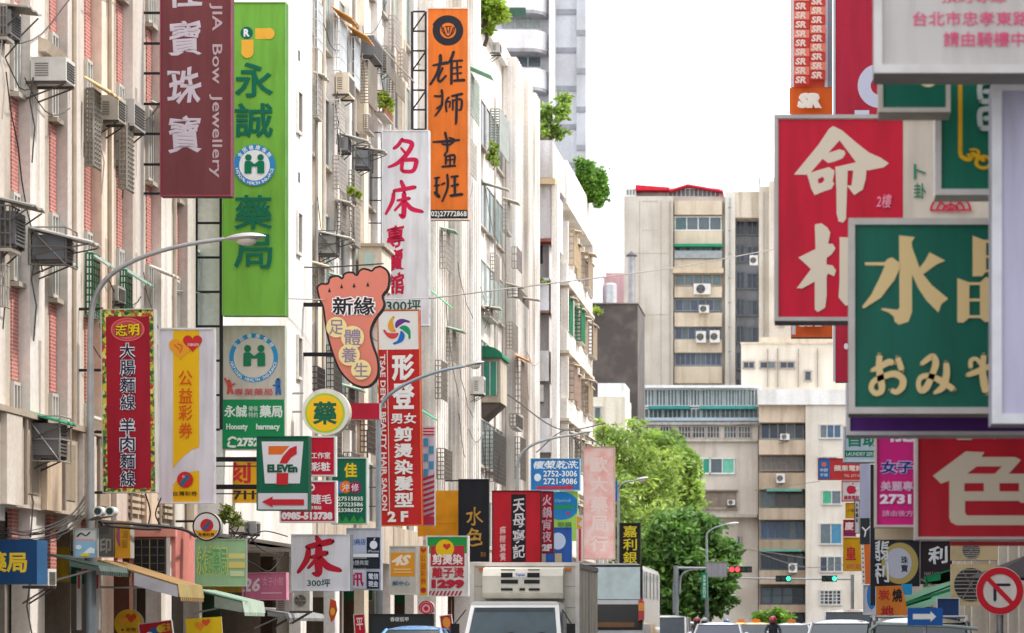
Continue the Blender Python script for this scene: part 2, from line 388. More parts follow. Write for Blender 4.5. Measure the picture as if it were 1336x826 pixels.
def side_window(b, X, Y0, Y1, z0, z1, fc, gc):
    """window in a wall that runs along the street"""
    m = MB(); t = .06
    m.box(X, X+.07, Y0, Y1, z0, z0+t); m.box(X, X+.07, Y0, Y1, z1-t, z1)
    for y in (Y0, (Y0+Y1)/2-t/2, Y1-t): m.box(X, X+.068, y, y+t, z0+t, z1-t)
    f = obj('window', m, fc, b)
    for a, c in ((Y0+t, (Y0+Y1)/2-t/2), ((Y0+Y1)/2+t/2, Y1-t)):
        q = obj('pane', MB().box(X+.003, X+.03, a, c, z0+t, z1-t), gc); q.parent = f
        off = b.location
        for v in q.data.vertices: v.co -= off
    return f
def cage(b, x0, y0, x1, y1, L, col='8f8983', nx=4, nz=8, Y=None, back=None, fx=None, r=.016):
    """window cage standing out of the left facades; seen end on, street side foreshortened"""
    if Y is None:      # the photo width covers the end and the foreshortened street side
        Y = YL(x0, fx); xb = x0+(x1-x0)*.5; X_ = (xb-XV)*Y/F; L = X_*F/(x1-XV)-Y; x1 = xb; nx = max(2, nx//2)
    A = P(x0, y1, Y); B = P(x1, y0, Y); m = MB()
    for k in range(nx+1):
        x = A.x+(B.x-A.x)*k/nx; m.bar((x, Y, A.z), (x, Y, B.z), r, 4)
    for k in range(nz+1):
        z = A.z+(B.z-A.z)*k/nz; m.bar((A.x, Y, z), (B.x, Y, z), r, 4); m.bar((B.x, Y, z), (B.x, Y+L, z), r, 4)
    for k in range(int(L/.15)+1):
        y = Y+min(L, k*.15); m.bar((B.x, y, A.z), (B.x, y, B.z), r*.9, 4)
    c = obj('window_cage', m, M(col, 'metal'), b)
    q = obj('tray', MB().box(A.x, B.x+.02, Y-.02, Y+L, A.z-.07, A.z-.02), M('b5aea5', 'metal'), c, world=False)
    for v in q.data.vertices: v.co -= b.location
    if back:
        obj('curtain', MB().box(A.x+.05, B.x-.12, Y+.1, Y+L-.05, A.z, B.z-.05), M(back, 'fab'), c, world=False)
        for v in c.children[-1].data.vertices: v.co -= b.location
    return c
def awning(b, x0, y0, x1, y1, L, col='b9b6b0', Y=None, strut=True, fx=None, rib=True):
    if Y is None: Y = YL(x0, fx); L *= .6
    A = P(x0, y0, Y); B = P(x1, y1, Y); m = MB(); n = max(3, int(L/.16))
    vs = []; fs = []
    for k in range(n+1):
        y = Y+L*k/n; dz = (.018 if k % 2 else -.018) if rib else 0
        vs += [(A.x-.02, y, A.z+dz), (B.x, y, B.z+dz), (B.x, y, B.z+dz-.03), (A.x-.02, y, A.z+dz-.03)]
    for k in range(n):
        o = 4*k; fs += [(o, o+1, o+5, o+4), (o+1, o+2, o+6, o+5), (o+2, o+3, o+7, o+6), (o+3, o, o+4, o+7)]
    fs += [(0, 3, 2, 1), (4*n, 4*n+1, 4*n+2, 4*n+3)]; m.add(vs, fs)
    a = obj('awning', m, M(col, 'paint'), b)
    if strut:
        s_ = MB()
        for y in (Y+.02, Y+L-.02): s_.bar((A.x, y, A.z-.5), (B.x-.05, y, B.z-.05), .014, 4)
        q = obj('strut', s_, M('6c6a68', 'metal'), a, world=False)
        for v in q.data.vertices: v.co -= b.location
    return a
def ac(x0, y0, x1, y1, label, Y=None, L=.6, col='d8d5cf', group='air conditioners on the facades', front=False, fx=None, frame=None, shelf=True):
    Y = Y or YL(x0, fx); A = P(x0, y1, Y); B = P(x1, y0, Y)
    c = Vector(((A.x+B.x)/2, Y+L/2, A.z)); t = thing('air_conditioner', label, 'air conditioner', c, group)
    obj('casing', MB().box(A.x, B.x, Y, Y+L, A.z, B.z), M(col, 'paint'), t)
    w_, h_ = B.x-A.x, B.z-A.z; m = MB()
    if front:   # condenser with a round fan grille facing the camera
        cx_, cz_, r_ = A.x+w_*.42, A.z+h_*.5, min(w_*.36, h_*.42)
        obj('fan_opening', MB().prism([(cx_+r_*math.cos(i*math.pi/12), cz_+r_*math.sin(i*math.pi/12)) for i in range(24)], 'y', Y-.01, Y-.002), M('38383a', 'paint'), t)
        for k in range(9):
            zz = cz_-r_+2*r_*(k+.5)/9; hw = math.sqrt(max(0, r_*r_-(zz-cz_)**2)); m.box(cx_-hw, cx_+hw, Y-.022, Y-.012, zz-.008, zz+.008)
        for a in range(6): m.bar((cx_, Y-.026, cz_), (cx_+r_*math.cos(a*math.pi/3), Y-.026, cz_+r_*math.sin(a*math.pi/3)), .008, 4)
        obj('fan_grille', m, M('a6a39d', 'metal'), t)
    else:       # window unit seen from its end: side louvres and street-side grille
        for k in range(6):
            z = A.z+h_*(.2+.6*k/6); m.box(A.x+w_*.12, A.x+w_*.5, Y-.008, Y-.001, z, z+h_*.04)
        obj('side_louvre', m, M('77746f', 'paint'), t)
        m = MB()
        for k in range(7):
            z = A.z+h_*(.12+.76*k/7); m.box(B.x+.001, B.x+.02, Y+.06, Y+L-.06, z, z+h_*.05)
        obj('grille', m, M('6a6865', 'paint'), t)
    if shelf:
        m = MB()
        for y in (Y+.04, Y+L-.08):
            m.box(A.x-.1, B.x, y, y+.04, A.z-.05, A.z-.002); m.bar((A.x-.1, y+.02, A.z-.3), (B.x-.05, y+.02, A.z-.05), .015, 4)
        obj('bracket', m, M('5f5a56', 'metal'), t)
    if not front and x1 < 560:
        hx = A.x+.05; obj('drain_hose', MB().tube([(hx, Y-.02, A.z+.05), (hx-.05, Y-.04, A.z-.35), (hx+.03, Y-.03, A.z-.8), (hx-.02, Y-.02, A.z-1.4)], .014, 5), M('c9c2b8' if int(x0) % 2 else '5c5752', 'paint'), t)
    if frame:
        m = MB()
        for x in (A.x-.04, B.x+.04):
            for y in (Y-.06, Y+L+.06): m.bar((x, y, A.z-.1), (x, y, B.z+.12), .016, 4)
        for z in (A.z-.1, (A.z+B.z)/2, B.z+.12):
            m.bar((A.x-.04, Y-.06, z), (B.x+.04, Y-.06, z), .014, 4); m.bar((B.x+.04, Y-.06, z), (B.x+.04, Y+L+.06, z), .014, 4)
        m.bar((A.x-.04, Y-.06, B.z+.12), (B.x+.04, Y-.06, A.z-.1), .012, 4)
        obj('guard_frame', m, M(frame, 'metal'), t)
    return t

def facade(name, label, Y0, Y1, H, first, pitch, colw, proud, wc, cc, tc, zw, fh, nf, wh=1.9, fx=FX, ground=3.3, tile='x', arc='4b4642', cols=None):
    X = -fx; b = thing(name, label, 'building', (X-5, (Y0+Y1)/2, 0))
    obj('wall', wmb(X-10, X, Y0, Y1, ground, H), M(wc, 'conc'), b)
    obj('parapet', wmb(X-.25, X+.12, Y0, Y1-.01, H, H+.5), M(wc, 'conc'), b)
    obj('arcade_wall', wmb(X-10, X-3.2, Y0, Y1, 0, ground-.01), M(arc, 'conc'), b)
    k = 0; y = cols[0][0] if cols else first
    while y < Y1:
        if cols: colw = cols[k][1]; pitch = (cols[k+1][0] if k+1 < len(cols) else Y1)-y
        if y >= Y0:
            obj('column', wmb(X-.1, X+proud, y, min(y+colw, Y1-.02), 3.0 if k % 2 else 0, H+.02), M(cc[k % len(cc)], 'conc'), b)
            sr = random.Random(k*7+int(Y0))
            for q in range(4):
                sw = sr.uniform(.06, .2); sy = y+sr.uniform(.05, colw-.3); sz = sr.uniform(5, H-1); sh = sr.uniform(.6, 2.2)
                obj('rust_stain', MB().add([(X+proud+.002, sy, sz), (X+proud+.002, sy+sw, sz), (X+proud+.002, sy+sw*.7, sz-sh), (X+proud+.002, sy+sw*.4, sz-sh)], [(0, 1, 2, 3)]), M(['c9bcae', 'd0c2b0', 'beb3a8'][q % 3], 'conc', 1), b)
            if cols:      # fluted face
                for q in range(4):
                    obj('flute', wmb(X+.06+q*.15, X+.11+q*.15, y-.035, y-.001, ground+.01, H), M(cc[(k+q) % len(cc)], 'conc'), b)
                for q in range(max(1, int(colw/.6))):
                    obj('flute', wmb(X+proud+.001, X+proud+.04, y+.25+q*.6, y+.38+q*.6, ground+.01, H), M(cc[(k+q+1) % len(cc)], 'conc'), b)
            # slim secondary rib further along the bay
            if y+colw+.3 < Y1: obj('rib', wmb(X-.1, X+proud*.45, y+colw+.012, y+colw+.22, ground+.003, H+.01), M(cc[(k+1) % len(cc)], 'conc'), b)
            ya, yb = y+colw+.24, min(y+pitch-.02, Y1-.05)
            if tc: ya = yb-.42
            if yb-ya > .3:
                ya0, yb0 = ya, yb
                nwin = max(1, int((yb0-ya0)/2.6))
                for f, wi in [(f, wi) for f in range(nf) for wi in range(nwin)]:
                    z0 = zw+f*fh
                    if z0+wh > H: break
                    ya = ya0+(yb0-ya0)*wi/nwin+(.15 if nwin > 1 else 0); yb = ya0+(yb0-ya0)*(wi+1)/nwin-(.15 if nwin > 1 else 0)
                    side_window(b, X, ya, yb, z0, z0+wh, M('c9c5be', 'paint'), [GLASS, DGLASS, M('a5b8b4', 'glass')][(k+f) % 3])
                    obj('sill', wmb(X, X+.16, ya-.02, yb+.01, z0-.1, z0-.02), M('bdb5aa', 'conc'), b)
                    if tc: obj('tile_spandrel', wmb(X-.05, X+.025, ya+.03, yb, z0-fh+wh+.03, z0-.11), M(tc, 'tile'), b)
        y += pitch; k += 1
        if cols and k >= len(cols): break
    return b

b1 = facade('apartment_building', 'old cream apartment block with red tile strips at the left edge', 30, 61.2, 17.5, 29.2, 2.4, .9, .22, 'cfc5b8',
            ['ece6df', 'ddd6cf', 'eedac8', 'e6dfd7'], 'c7746c', 3.9, 3.2, 4, wh=1.5)
b2 = facade('apartment_building', 'white apartment block with narrow slot windows behind the pink foot sign', 61.25, 96, 24.5, 73.6, 2.55, .8, .2, 'efeae2',
            ['f7f4ef', 'f7ead6', 'f2efec'], None, 4.3, 3.2, 6)
b3 = facade('apartment_building', 'ribbed white apartment block with green awnings beyond the orange sign', 96.05, 131.8, 25.6, 96.4, 2.9, 1.0, .62, 'ebe6df',
            ['f5f1ec', 'e9e1d8', 'f7f4f0'], None, 4.5, 3.2, 6, cols=[(96.3, 3.0), (103.2, 1.8), (106.6, 2.3), (121.6, 2.6), (126.6, 1.9), (129.7, 1.9)])
b4 = facade('apartment_building', 'white apartment block with stacked corner balconies before the sky', 131.85, 155, 23.6, 133.5, 3.2, .5, .1, 'f0ebe4',
            ['f3eee8', 'e6ddd0'], None, 4.6, 3.2, 6)
b5 = facade('apartment_building', 'low grey block hidden behind the faded pink sign', 155.05, 181, 10.5, 156, 3.2, .6, .2, 'cfc6bb', ['d8d0c4'], None, 4.6, 3.2, 3)
# white stair tower of the second block
TX = -13.15
obj('stair_tower', wmb(-14.2, TX, 62.4, 73.3, 3.3, 24.52), M('f5f2ee', 'conc', .35), b2)
for yy in (122, 280, 442, 600):
    p0 = P(387, yy, 0.1); Yt = 13.15*F/(XV-389)
    z1 = CZ+(YH-yy)*Yt/F
    sl_ = obj('slot_window', wmb(TX-.02, TX+.012, Yt-.22, Yt+.22, z1-.95, z1), M('3e3e42', 'glass'), b2)
    q = obj('slot_surround', MB().box(TX, TX+.07, Yt-.3, Yt+.3, z1-1.03, z1-.96).box(TX, TX+.07, Yt-.3, Yt+.3, z1+.01, z1+.08).box(TX, TX+.065, Yt-.3, Yt-.23, z1-.96, z1+.01).box(TX, TX+.065, Yt+.23, Yt+.3, z1-.96, z1+.01), M('ece7e0', 'conc'), b2)
for yy in (66, 225):
    Yt = 13.15*F/(XV-390); z1 = CZ+(YH-yy)*Yt/F
    obj('vent_slot', wmb(TX-.02, TX+.01, Yt-.1, Yt+.1, z1-.25, z1), M('4a484a', 'paint'), b2)
# pale glazed strip between the blocks
for zz in range(5):
    side_window(b2, -FX+.004, 61.6, 62.35, 4.4+zz*3.2, 6.3+zz*3.2, M('b9c6bf', 'paint'), M('b7c9c2', 'glass'))
# band above the arcade of block one
obj('fascia_band', wmb(-FX, -FX+.3, 30, 61, 3.25, 4.75), M('cdbfae', 'conc', 1), b1)
for k in range(7):
    y = 44.0+k*2.4
    obj('fascia_pilaster', wmb(-FX+.301, -FX+.40, y+.0, y+.9, 3.26, 4.75), M(['e6dfd6', 'd9d0c5', 'e3cdb4'][k % 3], 'conc', 1), b1)
    obj('fascia_pipe', MB().bar((-FX+.36, y+1.25, 3.3), (-FX+.36, y+1.25, 4.74), .035, 6), M('9c8f82', 'paint'), b1)
    obj('fascia_stain_panel', wmb(-FX+.301, -FX+.315, y+1.5, y+2.2, 3.5, 4.5), M('a89a88', 'conc', 1), b1)
obj('fascia_drip', wmb(-FX, -FX+.42, 30, 61, 4.76, 4.86), M('b9ab9a', 'conc'), b1)
obj('fascia_band', wmb(-FX, -FX+.25, 73.4, 95.8, 3.2, 4.4), M('d3c5b4', 'conc'), b2)
obj('fascia_band', wmb(-FX, -FX+.5, 96.2, 131.6, 3.2, 4.2), M('c9bfb3', 'conc'), b3)
# --- cages and awnings, block one
cage(b1, 0, 8, 17, 46, 1.0, '9a948e', 3, 3); awning(b1, 0, 2, 36, 6, 1.4, 'a09a92')
awning(b1, 110, 98, 143, 118, 1.5, 'cdb489', strut=False)
cage(b1, 112, 116, 131, 216, 1.3, 'a09a90', 5, 16, back='bcb4a8', r=.028); cage(b1, 156, 160, 174, 246, 1.3, 'a39c92', 5, 14, back='b9b0a4', r=.028)
awning(b1, 0, 256, 42, 266, 1.3, '8d8a86'); cage(b1, 0, 268, 26, 322, 1.0, '7d7a76', 3, 3)
awning(b1, 39, 294, 119, 314, 1.1, 'b3b0ab')
cage(b1, 112, 330, 130, 412, 1.2, '2f7a57', 4, 9, back='2c4d3c'); cage(b1, 157, 352, 172, 402, 1.2, '2f7a57', 4, 6, back='2c4d3c')
awning(b1, 112, 324, 141, 345, 1.2, '8f9c92', strut=False); awning(b1, 157, 346, 190, 368, 1.2, '7f9a8c', strut=False)
awning(b1, 36, 536, 86, 550, 1.1, '3d8a6a')
cage(b1, 0, 345, 13, 400, 1.2, 'b5b1aa', 2, 2, back='9fb2b0')
obj('hood', MB().prism([(P(37, 70, 48.9).x, P(0, 42, 48.9).z), (P(62, 70, 48.9).x, P(0, 52, 48.9).z), (P(58, 70, 48.9).x, P(0, 66, 48.9).z), (P(37, 70, 48.9).x, P(0, 68, 48.9).z)], 'y', 48.9, 50.2), M('c9bba9', 'conc'), b1)
for xx, ya, yb in ((150, 640, 690), (178, 640, 690), (208, 645, 690)):
    m = MB(); Y = YL(xx)+.02
    a = P(xx, yb, Y)
    for k in range(9): m.box(-FX+.31, -FX+.36, Y, Y+1.6, 3.45+k*.13, 3.52+k*.13)
    obj('louvre_shutter', m, M('c8b8a2', 'paint'), b1)
# --- block two
awning(b2, 433, 7, 458, 22, 2.3, 'c9873a', strut=False); awning(b2, 453, 31, 478, 46, 2.4, 'c98b3f', strut=False)
cage(b2, 407, 0, 421, 62, 1.6, 'e4e7e8', 2, 5, back='d5dde0'); cage(b2, 435, 24, 452, 92, 1.8, 'dfe3e6', 2, 4, back='dbe2e8'); cage(b2, 455, 48, 470, 112, 2.0, 'dfe3e6', 2, 4, back='d8e0e6')
cage(b2, 470, 78, 492, 134, 2.4, 'a59c90', 5, 14, back='a79c90'); cage(b2, 493, 60, 516, 96, 2.5, '9b948c', 5, 10, back='b3a89c')
cage(b2, 489, 118, 512, 146, 2.0, 'a86b5c', 4, 4); cage(b2, 505, 95, 528, 120, 1.7, 'a89f90', 6, 8, back='b5ab98')
cage(b2, 434, 203, 452, 246, 1.8, 'c4beb8', 4, 8, back='d9d2cc'); cage(b2, 455, 222, 471, 261, 1.6, 'b5aea8', 4, 7, back='cfc7bf')
awning(b2, 443, 172, 479, 182, 1.2, 'c7c2ba'); awning(b2, 462, 189, 501, 195, 1.2, 'b9b4ad'); awning(b2, 415, 300, 457, 309, 1.3, 'cac5bd')
awning(b2, 488, 50, 540, 106, .4, '8a847c', strut=False)
cage(b2, 405, 478, 424, 545, 1.6, '5d5856', 4, 9, back='9a938a'); cage(b2, 426, 450, 446, 520, 1.8, '6d6863', 4, 9, back='aaa39a'); cage(b2, 448, 590, 470, 640, 2.4, '8a837b', 5, 8, back='a69d92')
Yr = YL(468); A = P(468, 352, Yr); Bq = P(498, 322, Yr)
rm = obj('bay_box', wmb(A.x, Bq.x, Yr, Yr+1.8, A.z-.5, Bq.z), M('efe5d2', 'conc', .4), b2)
obj('bay_lid', wmb(A.x, Bq.x+.1, Yr-.12, Yr+1.9, Bq.z+.003, Bq.z+.09), M('c9bda9', 'conc'), b2)
obj('window', wmb(P(475, 0, Yr).x, P(488, 0, Yr).x, Yr-.03, Yr+.01, P(0, 346, Yr).z, P(0, 330, Yr).z), M('b9d3cb', 'glass'), b2)
# --- block three
for (x0, y0, x1, y1, L, c) in ((560, 376, 586, 398, 1.8, '6fbb8d'), (548, 533, 566, 545, 1.8, '4ba67b'), (602, 80, 640, 97, 2.0, '9ccfb1'), (628, 236, 663, 246, 1.4, 'd6cfc2'), (660, 368, 682, 374, 1.2, 'b7aea0'), (668, 385, 703, 390, 1.2, 'bdb6aa')):
    awning(b3, x0, y0, x1, y1, L, c, strut=False)
cage(b3, 604, 96, 626, 150, 2.2, 'a9b2a8', 4, 9, back='c5cfc4'); cage(b3, 640, 142, 664, 196, 2.2, 'b8beb9', 2, 16, back='b8c6bb', r=.03); cage(b3, 668, 322, 681, 350, 1.4, '8a7f7c', 3, 3, back='6b6260')
cage(b3, 662, 374, 690, 388, 1.2, '7c736a', 4, 3, back='5f5850'); cage(b3, 628, 562, 660, 628, 2.4, '6c6764', 7, 12, back='5b5552'); cage(b3, 665, 540, 682, 556, 1.6, '6f6964', 3, 3)
cage(b3, 628, 400, 650, 411, 1.2, '9c948a', 5, 2); cage(b3, 672, 470, 688, 540, 2.0, '9d9086', 3, 9, back='c7a48c')
awning(b3, 672, 462, 690, 470, 2.0, 'd5873c', strut=False)
Yr = YL(628); A = P(628, 525, Yr); Bq = P(653, 467, Yr)
obj('bay_box', wmb(A.x, Bq.x, Yr, Yr+2.4, A.z, Bq.z), M('c9bfae', 'conc'), b3)
obj('window', wmb(A.x+.06, Bq.x-.1, Yr-.04, Yr-.01, P(0, 516, Yr).z, P(0, 472, Yr).z), M('3f8f7a', 'glass'), b3)
for k in range(3): obj('mullion', wmb(A.x+.06+k*.27, A.x+.1+k*.27, Yr-.06, Yr-.041, P(0, 516, Yr).z, P(0, 472, Yr).z), M('cfc8bb', 'paint'), b3)
pts = [(Yr-.1+2.7*0, 0)]
dm = MB(); pr = []
for k in range(9):
    a = math.pi/2*k/8; pr.append((A.x+(P(656, 0, Yr).x-A.x)*(1-.28*(1-math.cos(a)) if 0 else math.sin(a) if k < 8 else 1), Bq.z+.42*math.cos(a)+.06))
pr = [(A.x, Bq.z)]+pr+[(P(656, 0, Yr).x, Bq.z)]
obj('dome_awning', dm.prism(pr, 'y', Yr-.15, Yr+2.6), M('2f7d5f', 'fab'), b3, smooth=False)
obj('bay_bracket', MB().prism([(A.x, A.z-.01), (Bq.x, A.z-.01), (A.x, A.z-.7)], 'y', Yr+.1, Yr+2.1), M('6f6862', 'conc'), b3)
for (bb, x0, y0, x1, y1, c_, bk) in ((b2, 408, 95, 420, 150, 'c9c4be', None), (b2, 437, 262, 452, 300, 'a8a19a', 'c9c1b8'), (b2, 456, 268, 470, 316, 'bdb6ae', None), (b2, 409, 345, 424, 392, 'b5aea6', 'd2cac0'), (b2, 430, 360, 446, 420, '8c857d', 'b5ada3'),
      (b2, 428, 560, 446, 612, '77716b', '9a9288'), (b2, 446, 505, 464, 560, '7c756e', 'a39b90'), (b2, 470, 540, 490, 590, '6f6963', '968e84'), (b2, 474, 150, 488, 168, 'a09890', None), (b2, 436, 130, 450, 168, 'd5cfc8', 'c9c9c9'), (b2, 507, 20, 522, 60, 'b9b2aa', 'cfd3d0'), (b2, 519, 64, 533, 100, 'a39c93', 'b3ab9e'),
      (b3, 582, 430, 598, 470, 'a8a097', 'bcb4a8'), (b3, 568, 470, 584, 520, '958d84', 'b0a89c'), (b3, 574, 300, 590, 350, 'b3aca3', 'c6d0c8'), (b3, 570, 585, 590, 625, '857e76', 'a59c90'), (b3, 604, 180, 622, 225, 'b9b3ab', 'c9d2ca'), (b3, 656, 262, 668, 300, 'a9a299', None), (b3, 661, 420, 676, 455, '9d958b', 'b9b0a4'), (b3, 640, 330, 652, 365, 'a79f96', 'c0c7c0'), (b3, 672, 570, 686, 625, '7d766f', '9b9388')):
    cage(bb, x0, y0, x1, y1, 1.5, c_, 4, 7, back=bk)
for (bb, x0, y0, x1, y1) in ((b2, 408, 92, 422, 96), (b2, 430, 355, 450, 361), (b2, 446, 500, 470, 507), (b2, 407, 340, 428, 346), (b3, 582, 425, 604, 431), (b3, 656, 257, 676, 263), (b3, 628, 398, 652, 401), (b3, 574, 295, 594, 300), (b2, 437, 258, 456, 263), (b1, 66, 330, 84, 338), (b1, 196, 345, 222, 356), (b1, 198, 130, 214, 138), (b1, 113, 540, 134, 548)):
    awning(bb, x0, y0, x1, y1, 1.6, ['c9c0b2', 'b9b4ac', '9fb8a6', 'd2c6b0'][int(x0) % 4], strut=False)
# slanting white roof canopies over blocks two and three
obj('roof_canopy', MB().prism([(-FX-3.5, 25.9), (-FX+.25, 25.4), (-FX+.25, 25.2), (-FX-3.5, 25.2)], 'y', 100, 131), M('f2f0ec', 'paint'), b3)
obj('roof_canopy', MB().prism([(-FX-4, 27.2), (-FX-.1, 26.1), (-FX-.1, 25.9), (-FX-4, 25.9)], 'y', 103, 119), M('efece8', 'paint'), b3)
# --- block four: stacked balconies that stand out from the facade
S4 = 132.0
def bx4(name, x0, y0, x1, y1, c, L=1.6, dy=0., kind='conc', par=None):
    A = P(x0, y1, S4+dy); Bq = P(x1, y0, S4+dy); return obj(name, wmb(A.x, Bq.x, S4+dy, S4+dy+L, A.z, Bq.z), M(c, kind), b4)
bx4('corner_balcony', 684, 183, 721, 232, 'dedee2', 6.5); bx4('balcony_awning', 683, 232.5, 724, 240, 'd9c6a2', 3, -.2)  # lavender greys from here on paint the shade of camera-facing sides into the walls
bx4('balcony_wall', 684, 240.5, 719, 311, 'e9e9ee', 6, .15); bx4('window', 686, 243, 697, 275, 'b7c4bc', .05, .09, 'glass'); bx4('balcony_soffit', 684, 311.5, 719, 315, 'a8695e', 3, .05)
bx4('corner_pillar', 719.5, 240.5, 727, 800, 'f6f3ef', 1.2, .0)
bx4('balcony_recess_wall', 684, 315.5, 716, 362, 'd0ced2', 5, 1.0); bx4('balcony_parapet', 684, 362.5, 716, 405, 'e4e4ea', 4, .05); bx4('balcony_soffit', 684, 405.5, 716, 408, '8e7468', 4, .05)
bx4('balcony_recess_wall', 684, 408.5, 716, 457, 'cfcccd', 5, 1.0); bx4('balcony_parapet', 690, 457.5, 716, 497, 'e2e2e6', 4, .05)
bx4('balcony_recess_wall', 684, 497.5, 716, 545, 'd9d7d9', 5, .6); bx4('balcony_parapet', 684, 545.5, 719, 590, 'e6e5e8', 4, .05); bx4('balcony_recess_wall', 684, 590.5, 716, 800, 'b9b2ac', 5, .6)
bx4('window', 692, 320, 708, 344, '3a3f47', .06, .93, 'glass'); bx4('window', 690, 412, 702, 440, '5e6f7a', .06, .93, 'glass')
# balconies running along the street side of block four
BX = -12.45
for f, (zb, c, cg, bk) in enumerate(((19.0, 'f4efe8', 'b9a384', 'cdb494'), (15.7, 'f3ece2', '2f7d5c', '3f8f6b'), (12.4, 'f0e8de', 'a1897a', 'd3a98c'), (9.1, 'efe6db', '8e8a80', 'c9bfb2'), (5.8, 'e9e0d5', '8e8a80', 'b9afa4'))):
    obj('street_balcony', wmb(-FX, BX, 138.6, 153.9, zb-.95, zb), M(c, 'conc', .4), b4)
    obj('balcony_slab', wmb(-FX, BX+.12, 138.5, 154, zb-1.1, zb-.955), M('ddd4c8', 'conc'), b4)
    for q in range(5):
        yy = 138.9+q*3.1
        obj('balcony_post', wmb(BX-.35, BX+.03, yy, yy+.35, zb+.003, zb+2.08), M(['f2ede6', 'e3dad0'][q % 2], 'conc', .5), b4)
        if (q+f) % 3: obj('screen_wall', wmb(BX-.3, BX-.2, yy+.36, yy+1.5, zb+.003, zb+2.07), M(['e9e4dc', 'd9cbb5', 'b9c6bd', 'cbbfb2'][(q*2+f) % 4], 'paint'), b4)
        if (q+f) % 2: obj('window', wmb(BX-.33, BX-.25, yy+1.6, yy+3.0, zb+.4, zb+1.8), M('3f4a50', 'glass'), b4)
        obj('drip_stain', wmb(BX+.001, BX+.006, yy+1.0+(f*.7) % 2, yy+1.5+(f*.7) % 2, zb-.8, zb-.05), M('cfc4b6', 'conc', 1), b4)
    for j, (ya, L) in enumerate(((139.5, 1.8), (143.6, 2.2), (148, 2.2), (151, 2.4))):
        Yc = ya; m = MB(); X = BX+.02
        x0 = XV+(-FX+.5)*F/Yc; x1 = XV+(BX+(.06 if (f+j) % 2 else .28))*F/Yc
        y1 = YH-(zb-CZ)*F/Yc; y0 = YH-(zb+1.75-CZ)*F/Yc
        cage(b4, x0, y0, x1, y1, L, cg if j < 2 else 'a8957e', 4, 9 if f % 2 else 5, Y=Yc, back=(bk if j == 0 else None), r=.03)
        awning(b4, x0+10, y0-3, x1+(5 if j % 2 else 9), y0+2+2*(j % 2), L*.7, ['d8cdbd', 'c9bdb0', 'd9c3a8'][(f+j) % 3], Y=Yc, strut=False)
obj('roof_parapet', wmb(-FX, BX, 138.6, 154, 21.9, 24.0), M('f5f1ec', 'conc', .35), b4)
obj('roof_parapet_end', wmb(-FX+.02, BX+.02, 154.01, 155, 20.8, 23.9), M('e6e0d8', 'conc'), b4)
obj('roof_shed', MB().prism([(-FX-4, 27.4), (-FX+.2, 25.7), (-FX+.2, 25.55), (-FX-4, 27.2)], 'y', 139, 153), M('8b8580', 'paint'), b4)
obj('roof_shed_wall', wmb(-FX-4, -FX-.3, 139.5, 152.5, 23.6, 25.5), M('8a6f5e', 'conc'), b4)

# air conditioners on the left facades
for a in ((40, 74, 86, 105, 'white box air conditioner under a concrete hood, left of the maroon sign', {}),
          (131, 124, 154, 156, 'beige boxed air conditioner between two slatted cages, nearer one', {'col': 'b8b0a4'}),
          (158, 129, 175, 164, 'grey boxed air conditioner beside the farther slatted cage', {'col': 'b5b2ae', 'L': .9}),
          (1, 12, 14, 44, 'air conditioner behind bars in the top left corner', {'col': '8e8c8c'}),
          (42, 306, 84, 338, 'caged air conditioner under the long sloping tin awning', {'col': '74767c', 'frame': '8e8a86'}),
          (2, 275, 20, 318, 'dark air conditioner in a cage at the left edge', {'col': '6c6a6c'}),
          (38, 552, 76, 594, 'caged air conditioner under the small green awning at left', {'col': '6e6c6c', 'frame': 'a8a49e'}),
          (146, 372, 154, 392, 'small grey air conditioner between the green cages', {'col': 'a8a49c'}),
          (438, 94, 455, 122, 'beige air conditioner on a tray below the orange awnings', {'col': 'e8d9c4', 'L': 1.0}),
          (471, 46, 488, 72, 'dark grey air conditioner above the tall beige cage', {'col': '77767a', 'L': 1.6}),
          (498, 66, 510, 88, 'dark framed air conditioner beside the rooftop plants cage', {'col': '7a7878'}),
          (443, 179, 454, 196, 'small air conditioner under the upper of two tin awnings', {'col': '8a8a8e'}),
          (462, 196, 480, 217, 'air conditioner with diagonal guard under the lower tin awning', {'col': '85868c', 'frame': '55565a'}),
          (416, 307, 438, 330, 'barred air conditioner on the white block above the foot sign', {'col': 'a8a6a4', 'frame': '6a6866'}),
          (617, 491, 631, 514, 'tall white air conditioner beside the green dome awning', {'col': 'dfdcd6'}),
          (642, 55, 652, 68, 'small rooftop air conditioner near the green lattice', {'col': 'c9c7c3'}),
          (687, 326, 701, 344, 'white air conditioner in the upper corner balcony', {'Y': S4+.35, 'front': True}),
          (689, 419, 697, 434, 'white air conditioner in the middle corner balcony', {'Y': S4+.5, 'front': True}),
          (686, 502, 709, 524, 'large white fan unit below the corner balcony parapet', {'Y': S4+.1, 'front': True}),
          (720, 588, 735, 598, 'low air conditioner by the street lamp on the white block', {'Y': 150, 'front': True})):
    ac(*a[:5], **a[5])

